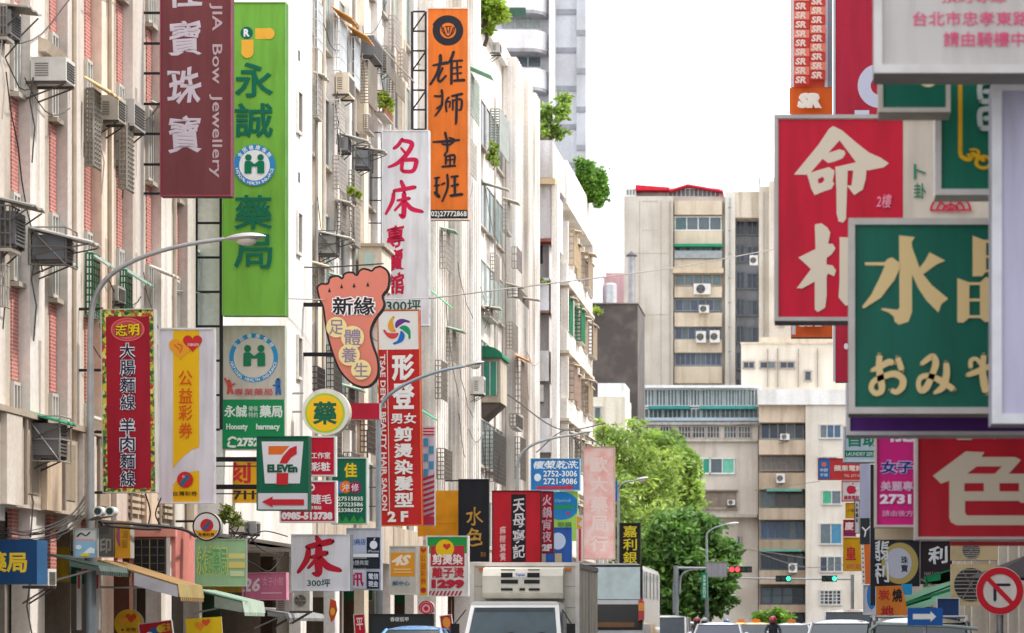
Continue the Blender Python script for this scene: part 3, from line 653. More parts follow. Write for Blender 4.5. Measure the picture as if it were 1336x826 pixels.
# ================================================================ BUILDINGS AT THE END OF THE STREET
def fb(b, name, x0, y0, x1, y1, Y, dep, c, kind='conc', a=None):
    A = P(x0, y1, Y); Bq = P(x1, y0, Y); return obj(name, wmb(A.x, Bq.x, Y, Y+dep, A.z, Bq.z), M(c, kind, a), b)
def fwin(b, x0, y0, x1, y1, Y, n=3, fc='b9b7b2', gc='3b4b5a', bars=0, rail=0):
    """framed window in a wall that faces the camera"""
    A = P(x0, y1, Y); Bq = P(x1, y0, Y); t = .09; W_ = Bq.x-A.x; m = MB(); Yf = Y-.16
    m.box(A.x-t, Bq.x+t, Yf, Y+.02, Bq.z, Bq.z+t); m.box(A.x-t, Bq.x+t, Yf-.05, Y+.02, A.z-t*1.4, A.z)
    for k in range(n+1):
        x = A.x+W_*k/n; m.box(x-t*.45, x+t*.45, Yf+.01, Y+.02, A.z+.001, Bq.z-.001)
    for k in range(bars):
        z = A.z+(Bq.z-A.z)*(k+1)/(bars+1); m.box(A.x, Bq.x, Yf+.02, Yf+.05, z-.03, z+.03)
    f = obj('window', m, M(fc, 'paint'), b)
    rr = random.Random(int(x0*7+y0))
    for k in range(n):
        xa = A.x+W_*k/n+t*.46; xb = A.x+W_*(k+1)/n-t*.46
        g_ = rr.choice([gc, gc, gc, gc, '5d6a70'])
        q = obj('pane', wmb(xa, xb, Y-.08, Y-.05, A.z+.01, Bq.z-.01), M(g_, 'glass'), f, world=False)
        for v in q.data.vertices: v.co -= b.location
    return f
# A: tall cream block
YA = 265.
bA = thing('apartment_tower', 'tall cream block with a red roof shed and a column of dark windows', 'building', (P(880, 0, YA).x, YA+8, 0))
fb(bA, 'wall', 814, 256, 878, 816, YA, 16, 'cdc6ba', a=.3); fb(bA, 'wall', 878.1, 257, 946, 816, YA+1.2, 15, 'd4ccbf', a=.3); fb(bA, 'wall', 946.1, 250, 959, 816, YA+.3, 15, 'd9d4ca', a=.3)
fb(bA, 'recess_wall', 959.1, 262, 990, 816, YA+3.5, 12, 'a9adb5', a=.6); fb(bA, 'wall', 958, 250, 991, 284, YA+.6, 3, 'd5cab8')  # blue-grey puts the shade of the recess into its wall colour
for i, (y0, y1, wy0, wy1, fc) in enumerate(((262, 280, 283, 301, 'e9ebec'), (301, 319, 320, 337, 'a7adb0'), (338, 356, 358, 373, 'b9aca0'), (374, 388, 391, 406, '8c94a0'), (408, 426, 427, 443, '8c94a0'), (443, 460, 461, 477, '8c94a0'), (478, 500, 0, 0, ''), (546, 560, 0, 0, ''))):
    fb(bA, 'balcony_wall', 880, y0, 942, y1, YA+.4, .9, 'd6c8b2', a=.6)
    if wy0: fwin(bA, 881, wy0+1, 941, wy1-1, YA+1.1, [4, 9, 5, 6, 7, 9][i], fc, ['4d6f72', '7fa39b', '6b7f84', '4b5668', '4a5468', '465064'][i])
fb(bA, 'green_awning', 880, 318, 943, 321.5, YA-.3, .9, '2f8a68', 'paint'); fb(bA, 'railing', 880, 327, 942, 337, YA+.1, .1, '9aa0a2', 'metal'); fb(bA, 'striped_awning', 878, 350, 944, 356, YA-.2, .9, 'c9b79c', 'paint')
for yy in range(286, 520, 35):
    fwin(bA, 961, yy, 971, yy+20, YA+3.4, 2, '8d949c', '3f4a5c'); fwin(bA, 975, yy+2, 988, yy+20, YA+3.4, 2, '8d949c', '3f4a5c')
fb(bA, 'wall', 990.1, 243, 1003, 816, YA-.5, 16, 'd3cbbd', a=.3); fb(bA, 'wall', 1003.1, 236, 1112, 816, YA-1.2, 18, 'd6cdbf', a=.3)
for xx in (990, 1010): fb(bA, 'roof_post', xx, 232, xx+1.5, 243, YA, .3, '6e6a66', 'metal')
fb(bA, 'roof_room', 816, 246, 830, 256, YA+1, 6, 'c9c7c4'); fb(bA, 'roof_room', 830.1, 248, 943, 257, YA+2, 6, 'cfcac4')
fwin(bA, 872, 247, 939, 256.5, YA+1.9, 12, 'e6e6e4', '6d7f80'); fwin(bA, 817, 248, 829, 255, YA+.95, 3, 'e6e6e4', '8a9696')
A = P(829, 241, YA+.4); Bq = P(873, 248, YA+.4)
obj('red_roof', MB().prism([(A.x, A.z), (Bq.x, P(0, 243.5, YA).z), (Bq.x, Bq.z), (A.x, P(0, 247, YA).z)], 'y', YA+.4, YA+7), M('d02338', 'paint'), bA)
a0, a1, a2 = P(873, 246.5, YA), P(897, 239, YA), P(943, 247, YA)
obj('red_roof', MB().prism([(a0.x, a0.z), (a1.x, a1.z), (a2.x, a2.z), (a2.x, a2.z-.16), (a1.x, a1.z-.16), (a0.x, a0.z-.16)], 'y', YA+.5, YA+7), M('cf2a3e', 'paint'), bA)
# crack and joint lines
for x in (834, 862, 943.5): fb(bA, 'wall_joint', x, 262, x+1, 800, YA-.02 if x < 878 else YA+1.0, .04, 'b5a894', 'paint')
for a in ((912, 398, 925, 408, 'white fan unit hung under the third window band of the tall block'), (908, 427+5, 921, 447, 'left of two white fan units on the tall cream block'), (926, 431, 939, 447, 'right of two white fan units on the tall cream block'),
          (905, 366+4, 927, 384, 'wide air conditioner below the striped awning of the tall block'), (978, 333, 989, 346, 'air conditioner in the blue grey recess of the tall block')):
    ac(*a, Y=YA-.4, front=True, L=.7, group='air conditioners on the far buildings', shelf=False)
for yy in (270, 300, 330, 362, 394, 426, 458):
    fb(bA, 'pipe_clamp', 950, yy, 954, yy+1.5, YA+.2, .1, '8f8a84', 'metal')
fb(bA, 'downpipe', 951.5, 258, 953, 505, YA+.1, .15, 'a9a59f', 'metal'); fb(bA, 'downpipe', 874, 262, 875, 505, YA-.15, .15, 'a29a8c', 'metal'); fb(bA, 'downpipe', 996, 250, 997.2, 440, YA-.7, .15, 'a59d90', 'metal')
for (x0, y0, x1, y1) in ((838, 262, 858, 263.5), (838, 300, 858, 301), (816, 410, 872, 411.2), (816, 330, 872, 331)): fb(bA, 'wall_joint', x0, y0, x1, y1, YA-.02, .03, 'b8ad9c', 'paint')
for yy in (300, 340, 380, 415): fwin(bA, 1016, yy, 1022, yy+10, YA-1.2, 1, 'b5b0a8', '465264')
# duct with a cap
dc = P(824, 400, YA-6); du = thing('flue_pipe', 'grey metal flue with a crown shaped cap in front of the tall block', 'flue', (dc.x, YA-6, P(0, 560, YA-6).z))
zt = P(0, 335, YA-6).z
obj('pipe', MB().bar((dc.x, YA-6, du.location.z), (dc.x, YA-6, zt), .34, 14), M('a7a5a8', 'metal'), du, smooth=True)
cm = MB().bar((dc.x, YA-6, zt+.02), (dc.x, YA-6, zt+.12), .52, 12).bar((dc.x, YA-6, zt+.13), (dc.x, YA-6, zt+.5), .5, 12, .02)
obj('cap', cm, M('5a575a', 'metal'), du)
# pink building with tanks
bP = thing('pink_building', 'small pink building with silver tanks on its roof between the blocks', 'building', (P(795, 0, 300).x, 305, 0))
fb(bP, 'wall', 776, 362, 818, 800, 300, 12, 'c9a3a6', a=.4); fb(bP, 'roof_room', 790, 356, 822, 362, 301, 6, 'cda9a9')
for xx, nm in ((783, 'roof_tank'), (797, 'roof_tank')):
    q = P(xx, 394, 297); tk = thing(nm, 'silver water tank, %s of the pair beside the pink building' % ('left' if xx < 790 else 'right'), 'water tank', (q.x, 297, P(0, 396, 297).z), 'roof tanks')
    r = .42 if xx < 790 else .6; top = P(0, 346 if xx < 790 else 372, 297).z
    obj('drum', MB().bar((q.x, 297, tk.location.z), (q.x, 297, top), r, 14), M('c3c5c9', 'metal'), tk, smooth=True); obj('lid', MB().ell((q.x, 297, top), (r, r, .22)), M('d3d5d8', 'metal'), tk, smooth=True)
# dark stained block
bD = thing('dark_stone_block', 'dark brown blank side wall with one weed near its top', 'building', (P(803, 0, 205).x, 210, 0))
fb(bD, 'wall', 772, 396, 832, 812, 205, 8, '4d4440', 'dark_stone'); fb(bD, 'coping', 771, 395, 833, 396.5, 204.8, 8.3, '8a8078', 'conc')
bS = thing('rooftop_hut', 'small white rooftop hut in front of the dark brown wall', 'building', (P(795, 0, 196).x, 198, 0))
fb(bS, 'wall', 774, 518, 816, 812, 196, 6, 'e3dccb'); fb(bS, 'parapet', 780, 500, 815, 517.8, 196.2, 5, 'eef0ee'); fwin(bS, 776, 532, 784, 548, 196, 1, 'a9a9a6', '4d555c')
# B: cream wing
bB = thing('cream_wing', 'blank cream building wing with three short slot windows', 'building', (P(1040, 0, 252).x, 257, 0))
fb(bB, 'wall', 967, 448, 1112, 812, 252, 9, 'd8d0c2', a=.3); fb(bB, 'wall', 990, 440, 1112, 447.9, 252.5, 8, 'd8ccb8', a=.5); fb(bB, 'coping', 966, 446.5, 1113, 448.5, 251.8, 9, 'cfc4b2')
for x0, x1 in ((970, 984), (992, 1011), (1018, 1036)): fwin(bB, x0, 473, x1, 480, 252, 2, '8f8b86', '343c48')
fwin(bB, 1050, 485, 1058, 496, 252, 1, '9a9690', '3a4450')
for x in (1001, 1014, 1041, 1066): fb(bB, 'downpipe', x, 455, x+1.2, 505, 251.7, .2, '8f8579', 'metal')
# C: building with glazed roof sheds
bC = thing('roof_shed_building', 'pale building with white glazed roof sheds behind the green trees', 'building', (P(914, 0, 242).x, 250, 0))
fb(bC, 'wall', 836, 545, 989, 672, 242, 14, 'ded5c9', a=.45); fb(bC, 'wall', 836, 672.1, 989, 818, 242.8, 13, 'd9cfc1', a=.45)
fb(bC, 'roof_slab', 834, 502.5, 992, 506, 241.4, 15, 'f0f1f0', 'paint'); fb(bC, 'shed_wall', 838, 506.1, 988, 545, 243.2, 12, 'cfd1d0', 'paint')
for i, x in enumerate(range(840, 988, 15)): fwin(bC, x+1, 509, x+13.5, 529, 243.1, 3, 'eceeee', '75868c'); 
for i, x in enumerate(range(840, 988, 25)): fwin(bC, x+1, 534, x+24, 545, 243.1, 4, 'dfe3e2', '59706f')
fb(bC, 'teal_awning', 846, 529.5, 900, 533.5, 241.6, 1.4, '3d8f8c', 'paint'); fb(bC, 'teal_awning', 912, 529.5, 986, 533.5, 241.6, 1.4, '4a9a95', 'paint')
fb(bC, 'blue_gutter', 836, 545.2, 996, 549, 241.2, .8, 'a9bccb', 'paint')
fb(bC, 'ledge', 836, 550, 997, 554, 241.5, .6, 'd6d2cc')
for x in (838, 860, 884.5, 903, 922, 944, 962.5): fwin(bC, x+1, 557, x+16.5, 571, 242, 4, 'b5b0a8', '3c434d', 1)
fb(bC, 'ledge', 840, 573, 988, 576, 241.5, .6, 'cfc6b8'); fwin(bC, 908, 599, 926, 617, 242, 2, 'e6ece8', '2f9a7e'); fwin(bC, 927, 599, 958, 617, 242, 2, 'e6ece8', '6fc0a4')
fb(bC, 'rain_stain_ledge', 900, 639, 962, 641, 241.6, .5, '9d8f80'); fwin(bC, 905, 643, 960, 661, 242, 5, '8f7f70', '8f8175'); fb(bC, 'ledge', 896, 662, 962, 665, 241.6, .5, 'a8998a')
fb(bC, 'ledge', 836, 671, 988, 675, 241.6, 1.3, 'c9bfb2'); fwin(bC, 962, 700, 966, 712, 242.7, 1); fwin(bC, 950, 724, 958, 737, 242.7, 1, 'c9c2b6')
ac(949, 652, 959, 659, 'small white air conditioner on the brown window strip', Y=241, front=True, L=.5, group='air conditioners on the far buildings')
ac(948, 767, 959, 777, 'air conditioner low on the pale wall above the cars', Y=241.2, front=True, L=.5, group='air conditioners on the far buildings')
# D: cream corner block with recessed dark balconies
bE = thing('corner_block', 'cream corner block with stacked dark shaded balconies and blue windows', 'building', (P(1052, 0, 238).x, 246, 0))
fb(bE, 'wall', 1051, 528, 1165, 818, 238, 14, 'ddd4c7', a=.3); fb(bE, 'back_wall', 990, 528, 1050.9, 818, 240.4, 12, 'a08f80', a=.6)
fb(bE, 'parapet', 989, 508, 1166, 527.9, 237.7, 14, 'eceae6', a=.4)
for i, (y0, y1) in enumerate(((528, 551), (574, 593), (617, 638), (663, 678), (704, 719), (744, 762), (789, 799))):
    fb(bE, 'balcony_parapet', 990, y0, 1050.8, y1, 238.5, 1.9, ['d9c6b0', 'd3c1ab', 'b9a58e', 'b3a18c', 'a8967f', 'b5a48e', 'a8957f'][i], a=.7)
for i, (y0, y1) in enumerate(((552, 573), (594, 614), (640, 662), (680, 703), (722, 743), (766, 788), (800, 817))):
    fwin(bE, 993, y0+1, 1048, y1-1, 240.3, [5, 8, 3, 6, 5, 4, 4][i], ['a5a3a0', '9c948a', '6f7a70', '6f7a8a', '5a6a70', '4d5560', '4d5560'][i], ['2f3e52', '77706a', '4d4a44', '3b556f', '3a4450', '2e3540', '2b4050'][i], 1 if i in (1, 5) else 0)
for y in (641, 719.5): fb(bE, 'green_awning', 1000 if y < 700 else 992, y-3, 1046, y, 237.9, .9, '5f9a8c', 'paint')
for (x0, y0, x1, y1, n, g_) in ((1070, 555, 1097, 571, 3, '3c5a78'), (1068, 597, 1092, 618, 2, '3a4450'), (1073, 641, 1097, 657, 2, '35a078'), (1070, 684, 1098, 709, 2, '3f7fa0'), (1070, 727, 1098, 745, 3, '3a4450'), (1070, 771, 1097, 788, 5, '2d333c')):
    fwin(bE, x0, y0, x1, y1, 238, n, 'c9c7c2', g_, 3 if y0 > 770 else 0)
for x0, y0, x1, y1, lb in ((1018, 566, 1030, 574, 'fan unit on the uppermost dark balcony of the corner block'), (1013, 618, 1024, 630, 'fan unit hanging below the second balcony of the corner block'), (1029, 738-3, 1040, 747, 'fan unit under the green awning low on the corner block')):
    ac(x0, y0, x1, y1, lb, Y=237.6, front=True, L=.6, group='air conditioners on the far buildings')
# white high-rise tower behind the left row
bT = thing('high_rise_tower', 'white high rise with curved balconies rising behind the left rooftops', 'building', (P(710, 0, 230).x, 238, 0))
zt = P(0, -60, 230).z
def tb(nm, x0, x1, Y, dep, c, y0=-60, y1=700, kind='conc', a=.25): return fb(bT, nm, x0, y0, x1, y1, Y, dep, c, kind, a)
tb('wall', 640, 716, 232, 14, 'd9d9de'); tb('wall', 716.1, 724, 230.5, 16, 'f4f4f6'); tb('wall', 724.1, 752, 231.5, 15, 'd6d9e0'); tb('wall', 752.1, 764, 230.8, 18, 'c6c8ce')
for k in range(-1, 16):
    y = 40+k*50; cxp = P(690, 0, 230).x; rr = P(712, 0, 230).x-cxp; z0 = P(0, y+24, 230).z; z1 = P(0, y, 230).z
    pl = [(cxp-3, 232), (cxp-3, 229.6)]+[(cxp+.3+rr*.85*math.sin(R(t)), 232-2.4*math.cos(R(t))) for t in range(0, 91, 10)]
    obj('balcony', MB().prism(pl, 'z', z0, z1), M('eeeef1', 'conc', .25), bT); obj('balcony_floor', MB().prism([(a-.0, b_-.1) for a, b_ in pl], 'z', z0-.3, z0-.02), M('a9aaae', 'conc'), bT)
    if k < 6:
        fwin(bT, 655, y-18, 706, y-2, 232, 3, 'd8dadc', 'b9c0bb'); fb(bT, 'string_course', 724.1, y-28, 752, y-21, 231.4, .3, '9a9ca3', 'paint'); fb(bT, 'string_course', 752.1, y-1, 764, y+6, 230.7, .3, '96979d', 'paint')
obj('balcony_rail', MB().box(P(660, 0, 229.5).x, P(686, 0, 229.5).x, 229.45, 229.5, P(0, 22, 229.5).z, P(0, 10, 229.5).z), M('3b5a4a', 'metal'), bT)

# right-hand row of buildings (mostly behind the signs)
def rfacade(name, label, X, Y0, Y1, H, c, pitch=3.4):
    b = thing(name, label, 'building', (X+5, (Y0+Y1)/2, 0))
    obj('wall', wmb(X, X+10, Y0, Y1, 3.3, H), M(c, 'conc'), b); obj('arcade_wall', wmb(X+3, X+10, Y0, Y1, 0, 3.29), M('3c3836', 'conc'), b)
    y = Y0+.2; k = 0
    while y < Y1-1.2:
        obj('column', wmb(X-.2, X+.2, y, y+.6, 0, H-.02), M('d6cdc0', 'conc'), b)
        for f in range(int((H-4)/3.2)):
            z0 = 4.5+f*3.2
            m = MB().box(X-.07, X, y+.9, y+pitch-.4, z0-.06, z0).box(X-.07, X, y+.9, y+pitch-.4, z0+1.6, z0+1.66)
            for q in range(4): m.box(X-.068, X, y+.9+(pitch-1.36)*q/3, y+.96+(pitch-1.36)*q/3, z0, z0+1.6)
            wdw = obj('window', m, M('b5b2ac', 'paint'), b)
            obj('pane', wmb(X-.03, X-.002, y+.96, y+pitch-.5, z0+.001, z0+1.599), DGLASS, b)
        y += pitch; k += 1
    return b
rfacade('apartment_building', 'cream right hand block half hidden behind the crystal and fortune signs', 4.2, 20, 70, 19, '8f877c')
rfacade('apartment_building', 'farther right hand block behind the pink and jade signs', 3.9, 70.05, 130, 17, 'd2c6b4')
rfacade('apartment_building', 'low right hand block near the traffic lights', 3.6, 130.05, 185, 9, 'd8ccb8')

# ================================================================ TREES AND PLANTS
def leaves(pts, n, size, rng, asp=.5, droop=0):
    """pts: list of (center, radii). many small leaf faces in clumps through the volume"""
    m = MB(); tot = sum(r[0]*r[1]*r[2] for c, r in pts)
    for c, r in pts:
        k = max(30, int(n*r[0]*r[1]*r[2]/tot)); ncl = max(5, k//26)
        for q in range(ncl):
            while True:
                d = Vector((rng.uniform(-1, 1), rng.uniform(-1, 1), rng.uniform(-1, 1)))
                if .3 < d.length < 1.15: break
            d = d*rng.uniform(.8, 1.22)
            cc = Vector((c[0]+d.x*r[0], c[1]+d.y*r[1], c[2]+d.z*r[2])); cr = min(r)*rng.uniform(.12, .36)
            for _ in range(26):
                o = cc+Vector((rng.gauss(0, 1)*cr*.6, rng.gauss(0, 1)*cr*.6, rng.gauss(0, 1)*cr*.45))
                t = Vector((rng.gauss(0, 1), rng.gauss(0, 1), rng.gauss(0, .6)-droop)).normalized(); u = t.orthogonal().normalized(); u.rotate(Matrix.Rotation(rng.random()*6.28, 3, t))
                s = size*rng.uniform(.6, 1.3); h = u*s*asp*.5
                m.add([o, o+t*s*.5+h, o+t*s, o+t*s*.5-h], [(0, 1, 2, 3)])
    return m
def tree(name, label, base, blobs, n, size, col, seed, trunk='5d5046', th=.22, droop=0, asp=.5, cat_='tree', group='street trees'):
    rng = random.Random(seed); b = Vector(base); t = thing(name, label, cat_, b, group)
    ctr = sum((Vector(c) for c, r in blobs), Vector())/len(blobs); m = MB()
    fork = b+(ctr-b)*.45; m.tube([b, b+(fork-b)*.5+Vector((.08, .05, 0)), fork], th, 8, .7)
    for c, r in blobs:
        c = Vector(c); mid = (fork+c)/2+Vector((rng.uniform(-.3, .3), rng.uniform(-.3, .3), .2)); m.tube([fork, mid, c+Vector((0, 0, r[2]*.3))], th*.5, 6, .25)
        for _ in range(3): m.tube([mid, c+Vector((rng.uniform(-.7, .7)*r[0], rng.uniform(-.7, .7)*r[1], rng.uniform(-.2, .7)*r[2]))], th*.2, 5, .3)
    obj('trunk', m, M(trunk, 'conc'), t)
    cr = obj('crown', leaves(blobs, n, size, rng, asp, droop), M(col, 'leaf'), t); cr['kind'] = 'stuff'
    return t
def blob(px, py, Y, rx, ry=None):
    s = Y/F; ry = ry or rx; return ((P(px, py, Y)[:]), (rx*s, max(rx, ry)*s*.9, ry*s))
Y1_ = 185.
tree('bamboo_tree', 'bright yellow green feathery tree behind the faded pink sign', P(805, 818+46, Y1_), [blob(795, 585, Y1_, 20, 30), blob(822, 600, Y1_, 30, 42), blob(850, 630, Y1_+3, 34, 48), blob(800, 660, Y1_-2, 28, 45), blob(835, 700, Y1_-3, 32, 42), blob(862, 690, Y1_, 26, 36), blob(805, 730, Y1_, 24, 40), blob(868, 720, Y1_-2, 28, 26), blob(828, 562, Y1_+2, 16, 16), blob(786, 556, Y1_, 10, 12)], 17000, .46, '94ae5a', 1, droop=.5, asp=.32)
tree('broadleaf_tree', 'mid green rounded tree top behind the bright feathery tree', P(872, 818+22, 205), [blob(868, 590, 205, 26, 24), blob(888, 612, 205, 24, 28), blob(882, 650, 206, 28, 30), blob(852, 575, 206, 18, 12), blob(902, 632, 205, 15, 20), blob(900, 600, 205, 12, 14), blob(896, 662, 205, 14, 14)], 9500, .46, '93b35c', 2)
tree('broadleaf_tree', 'dark green dense tree behind the traffic signal mast', P(890, 818+28, 165), [blob(872, 705, 165, 32, 28), blob(905, 700, 166, 30, 24), blob(880, 750, 165, 42, 42), blob(925, 735, 166, 32, 32), blob(918, 770, 165, 32, 30), blob(915, 685, 166, 18, 14), blob(952, 760, 166, 10, 16), blob(900, 672, 166, 16, 10), blob(946, 718, 167, 14, 18), blob(948, 745, 167, 10, 16), blob(872, 790, 164, 34, 22), blob(935, 765, 165, 20, 30)], 14000, .46, '648c48', 3)
tree('shrub', 'light green shrub at the foot of the corner block', P(1008, 818+6, 215), [blob(1000, 806, 215, 13, 9), blob(1020, 804, 215, 12, 10), blob(1011, 800, 215, 8, 8)], 1500, .35, '7fa845', 4, th=.08, cat_='shrub', group='plants')
tree('round_shrub', 'clipped rounded green shrub leaning over the roof edge', P(764, 258, 151), [blob(765, 224, 151, 11, 13), blob(773, 238, 151, 15, 20), blob(782, 254, 151, 9, 14), blob(758, 214, 151, 7, 7), blob(776, 250, 151, 12, 14)], 9000, .2, '6a983f', 5, th=.1, cat_='shrub', group='plants', asp=.7)
tree('rooftop_tree', 'leafy pot tree on the roof of the white corner block', P(718, 184, 134), [blob(722, 140, 134, 17, 17), blob(708, 160, 134, 15, 14), blob(733, 158, 134, 10, 16), blob(715, 172, 134, 20, 9), blob(738, 130, 134, 7, 8), blob(696, 172, 134, 9, 9)], 1500, .27, '8fae58', 6, th=.09, cat_='tree', group='plants')
tree('rooftop_tree', 'light green tree beside the top of the orange art class sign', P(632, 60, 112), [blob(628, 8, 112, 20, 20), blob(645, 20, 112, 12, 18), blob(618, -5, 112, 16, 12), blob(634, 38, 112, 8, 6), blob(650, 4, 112, 8, 10)], 3600, .22, '92ad3e', 7, th=.09, cat_='tree', group='plants')
tree('hanging_plant', 'green vine hanging on the facade right of the orange sign', P(643, 222, YL(640)-.3), [blob(643, 205, YL(640)-.3, 6, 11), blob(645, 190, YL(640)-.3, 5, 6)], 500, .16, '93ab4a', 8, th=.02, cat_='plant', group='plants')
tree('weed_plant', 'yellow green weed sprouting from the dark brown wall', P(778, 412, 204), [blob(780, 406, 204, 7, 5)], 300, .25, '9fb554', 9, th=.04, cat_='plant', group='plants')
tree('potted_plant', 'light green plant in the cage below the grey air conditioner', P(502, 138, YL(489)-.1), [blob(499, 130, YL(489)-.1, 6, 9), blob(508, 136, YL(489)-.1, 5, 8)], 500, .14, 'a3b84d', 10, th=.02, cat_='plant', group='plants')
tree('potted_plant', 'small bright plant on the caged ledge left of the white bed sign', P(457, 256, YL(455)-.1), [blob(457, 249, YL(455)-.1, 4, 5), blob(468, 254, YL(455), 2, 4)], 250, .1, 'a9c23a', 11, th=.015, cat_='plant', group='plants')
tree('climbing_plant', 'sparse trailing plant on the white middle balcony', P(700, 372, 131.9), [blob(694, 364, 131.8, 9, 3), blob(708, 366, 131.8, 7, 2)], 260, .14, '9ab069', 12, th=.02, cat_='plant', group='plants')
tree('potted_plant', 'plant on the lowest shaded corner balcony of the white block', P(688, 452, 132), [blob(688, 442, 132, 4, 8), blob(688, 470, 132, 4, 8)], 260, .16, '86a060', 13, th=.02, cat_='plant', group='plants')
tree('potted_plants', 'greenery between the yellow engraving sign and the round ball sign', P(300, 690, 60.5), [blob(294, 670, 60.5, 8, 9), blob(308, 678, 60.5, 7, 6)], 420, .12, '93a05a', 14, th=.02, cat_='plant', group='plants')

# ================================================================ SHOP SIGNS, LEFT SIDE
G1 = 'signs hanging out from the left facades'
# maroon jewellery sign
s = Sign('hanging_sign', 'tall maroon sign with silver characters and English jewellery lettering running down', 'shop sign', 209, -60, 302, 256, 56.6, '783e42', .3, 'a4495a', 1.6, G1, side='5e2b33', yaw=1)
s.vtext('佳寶珠寶', 241, -44, 206, 43, 'c9bfc9', .026, .24, brush=.06, heavy=.008)
s.text('JIA  Bow  Jewellery', 273, 4, 290, 232, 'bda6ad', .012, rot=1)
s.arms(175, [16, 56, 95, 135, 174, 214, 252], 3, '2a2a2e')
# green pharmacy sign with its ladder frame
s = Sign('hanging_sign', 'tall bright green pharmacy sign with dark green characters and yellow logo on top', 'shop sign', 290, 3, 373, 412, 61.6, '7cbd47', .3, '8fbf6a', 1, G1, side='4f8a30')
s.poly([(333, 37), (349, 37), (354, 44), (349, 51), (333, 51)], 'f4b942'); s.poly([(315, 52), (331, 52), (331, 68), (323, 75), (315, 68)], 'f4b942')
s.disc(322, 43, 8, '0c6a5a'); s.text('R', 318, 38, 326, 48, 'f2f5ef', .05); s.disc(351, 44, 7.5, 'f4b942'); s.disc(323, 68, 8, 'f4b942')
s.vtext('永誠', 331.5, 78, 184, 50, '0b6b52', .025, .14)
s.disc(332.5, 216, 27, 'f1f3f4'); s.ring(332.5, 216, 20, 27, '2f8fce'); s.arctext('全民健康保險', 332.5, 216, 23.5, 205, 335, 6, 'f1f3f4'); s.arctext('NATIONAL HEALTH INSURANCE', 332.5, 216, 23.5, 170, 10, 4, 'f1f3f4', flip=True)
def helpers_logo(s, cx, cy, q, c):
    for sg in (-1, 1):
        s.disc(cx+sg*q*.42, cy-q*.48, q*.22, c)
        s.poly([(cx+sg*q*.1, cy-q*.1), (cx+sg*q*.28, cy-q*.24), (cx+sg*q*.62, cy-q*.24), (cx+sg*q*.68, cy-q*.1), (cx+sg*q*.68, cy+q*.62), (cx+sg*q*.2, cy+q*.62), (cx+sg*q*.2, cy+q*.14), (cx+sg*q*.001, cy+q*.14), (cx+sg*q*.001, cy-q*.02)], c)
helpers_logo(s, 332.5, 215, 19, '0b7a55')
s.vtext('藥局', 331, 252, 354, 50, '0b6b52', .02, .12)
s.ladder(254, 287, 20, 560, 13, 4, '2a292e')
# orange art class sign
s = Sign('hanging_sign', 'tall orange art class sign with black brush calligraphy and round lion emblem', 'shop sign', 557, 10, 612, 287, 92, 'ea7a2c', .3, 'f1e3d8', 1.6, G1, side='c9a58c')
c = '26262e'; s.ring(584.5, 40, 10.5, 20, c, .98); s.ring(584, 40, 17, 21, c, .95, 200, 330)
s.strokes([[(155, 200, 9), (170, 245, 9), (190, 262, 9), (212, 245, 9), (228, 200, 9)], [(180, 195, 8), (188, 235, 8)], [(205, 195, 8), (198, 235, 8)], [(145, 190, 7), (150, 225, 6), (175, 255, 6)], [(240, 190, 7), (232, 228, 6), (205, 258, 6)], [(170, 190, 6), (215, 190, 6)]], (550, 0, 5.5), c, 'lion_emblem')
s.strokes([[(85, 470, 15), (185, 450, 25)], [(135, 400, 25), (135, 450, 25), (110, 530, 20), (65, 605, 18)], [(150, 490, 18), (120, 560, 20), (135, 585, 20), (175, 545, 16)], [(230, 375, 22), (210, 430, 22), (185, 460, 10)], [(215, 440, 22), (215, 600, 20)], [(220, 440, 14), (290, 435, 18)], [(255, 450, 15), (260, 575, 15)], [(225, 490, 12), (285, 480, 14)], [(225, 530, 12), (285, 525, 14)], [(235, 580, 18), (305, 575, 22)],
 [(145, 650, 20), (150, 700, 18), (140, 770, 18), (100, 830, 14)], [(95, 690, 16), (140, 690, 16), (150, 660, 14)], [(110, 780, 14), (150, 750, 16)], [(195, 700, 16), (175, 735, 16), (180, 800, 16)], [(180, 735, 12), (205, 730, 12), (200, 770, 12)], [(220, 690, 18), (290, 675, 20)], [(225, 720, 16), (225, 790, 14)], [(225, 725, 14), (285, 715, 18), (285, 780, 18), (270, 790, 14)], [(253, 690, 18), (250, 850, 20), (247, 890, 14)]], (550, 0, 5.5), c)
s.strokes([[(170, 130, 20), (185, 200, 18), (185, 260, 16)], [(85, 195, 14), (180, 190, 22), (270, 180, 16)], [(150, 210, 14), (200, 215, 16), (235, 180, 16), (200, 165, 14)], [(185, 260, 14), (165, 290, 16)], [(175, 300, 16), (175, 350, 16)], [(180, 300, 16), (235, 290, 18), (235, 345, 16)], [(180, 325, 12), (230, 320, 12)], [(150, 372, 16), (240, 365, 18)], [(205, 290, 14), (205, 365, 14)],
 [(95, 455, 14), (125, 450, 16)], [(110, 455, 18), (105, 510, 18)], [(95, 510, 14), (125, 505, 16)], [(100, 560, 26), (125, 585, 26)], [(110, 520, 18), (110, 580, 18)], [(145, 500, 14), (165, 490, 16)], [(185, 430, 18), (188, 520, 18), (150, 620, 14)], [(215, 445, 16), (260, 440, 16)], [(238, 445, 18), (240, 570, 18)], [(215, 510, 14), (262, 500, 18)], [(210, 580, 20), (290, 570, 22)]], (550, 150, 5.5), c)
s.rect(558.6, 274, 610.5, 286, '2a2a2c'); s.text('(02)27772868', 560, 275.5, 609, 284.5, 'f0ece6', .02)
s.ladder(537, 555, 14, 168, 7, 3, '3d3b44', True)
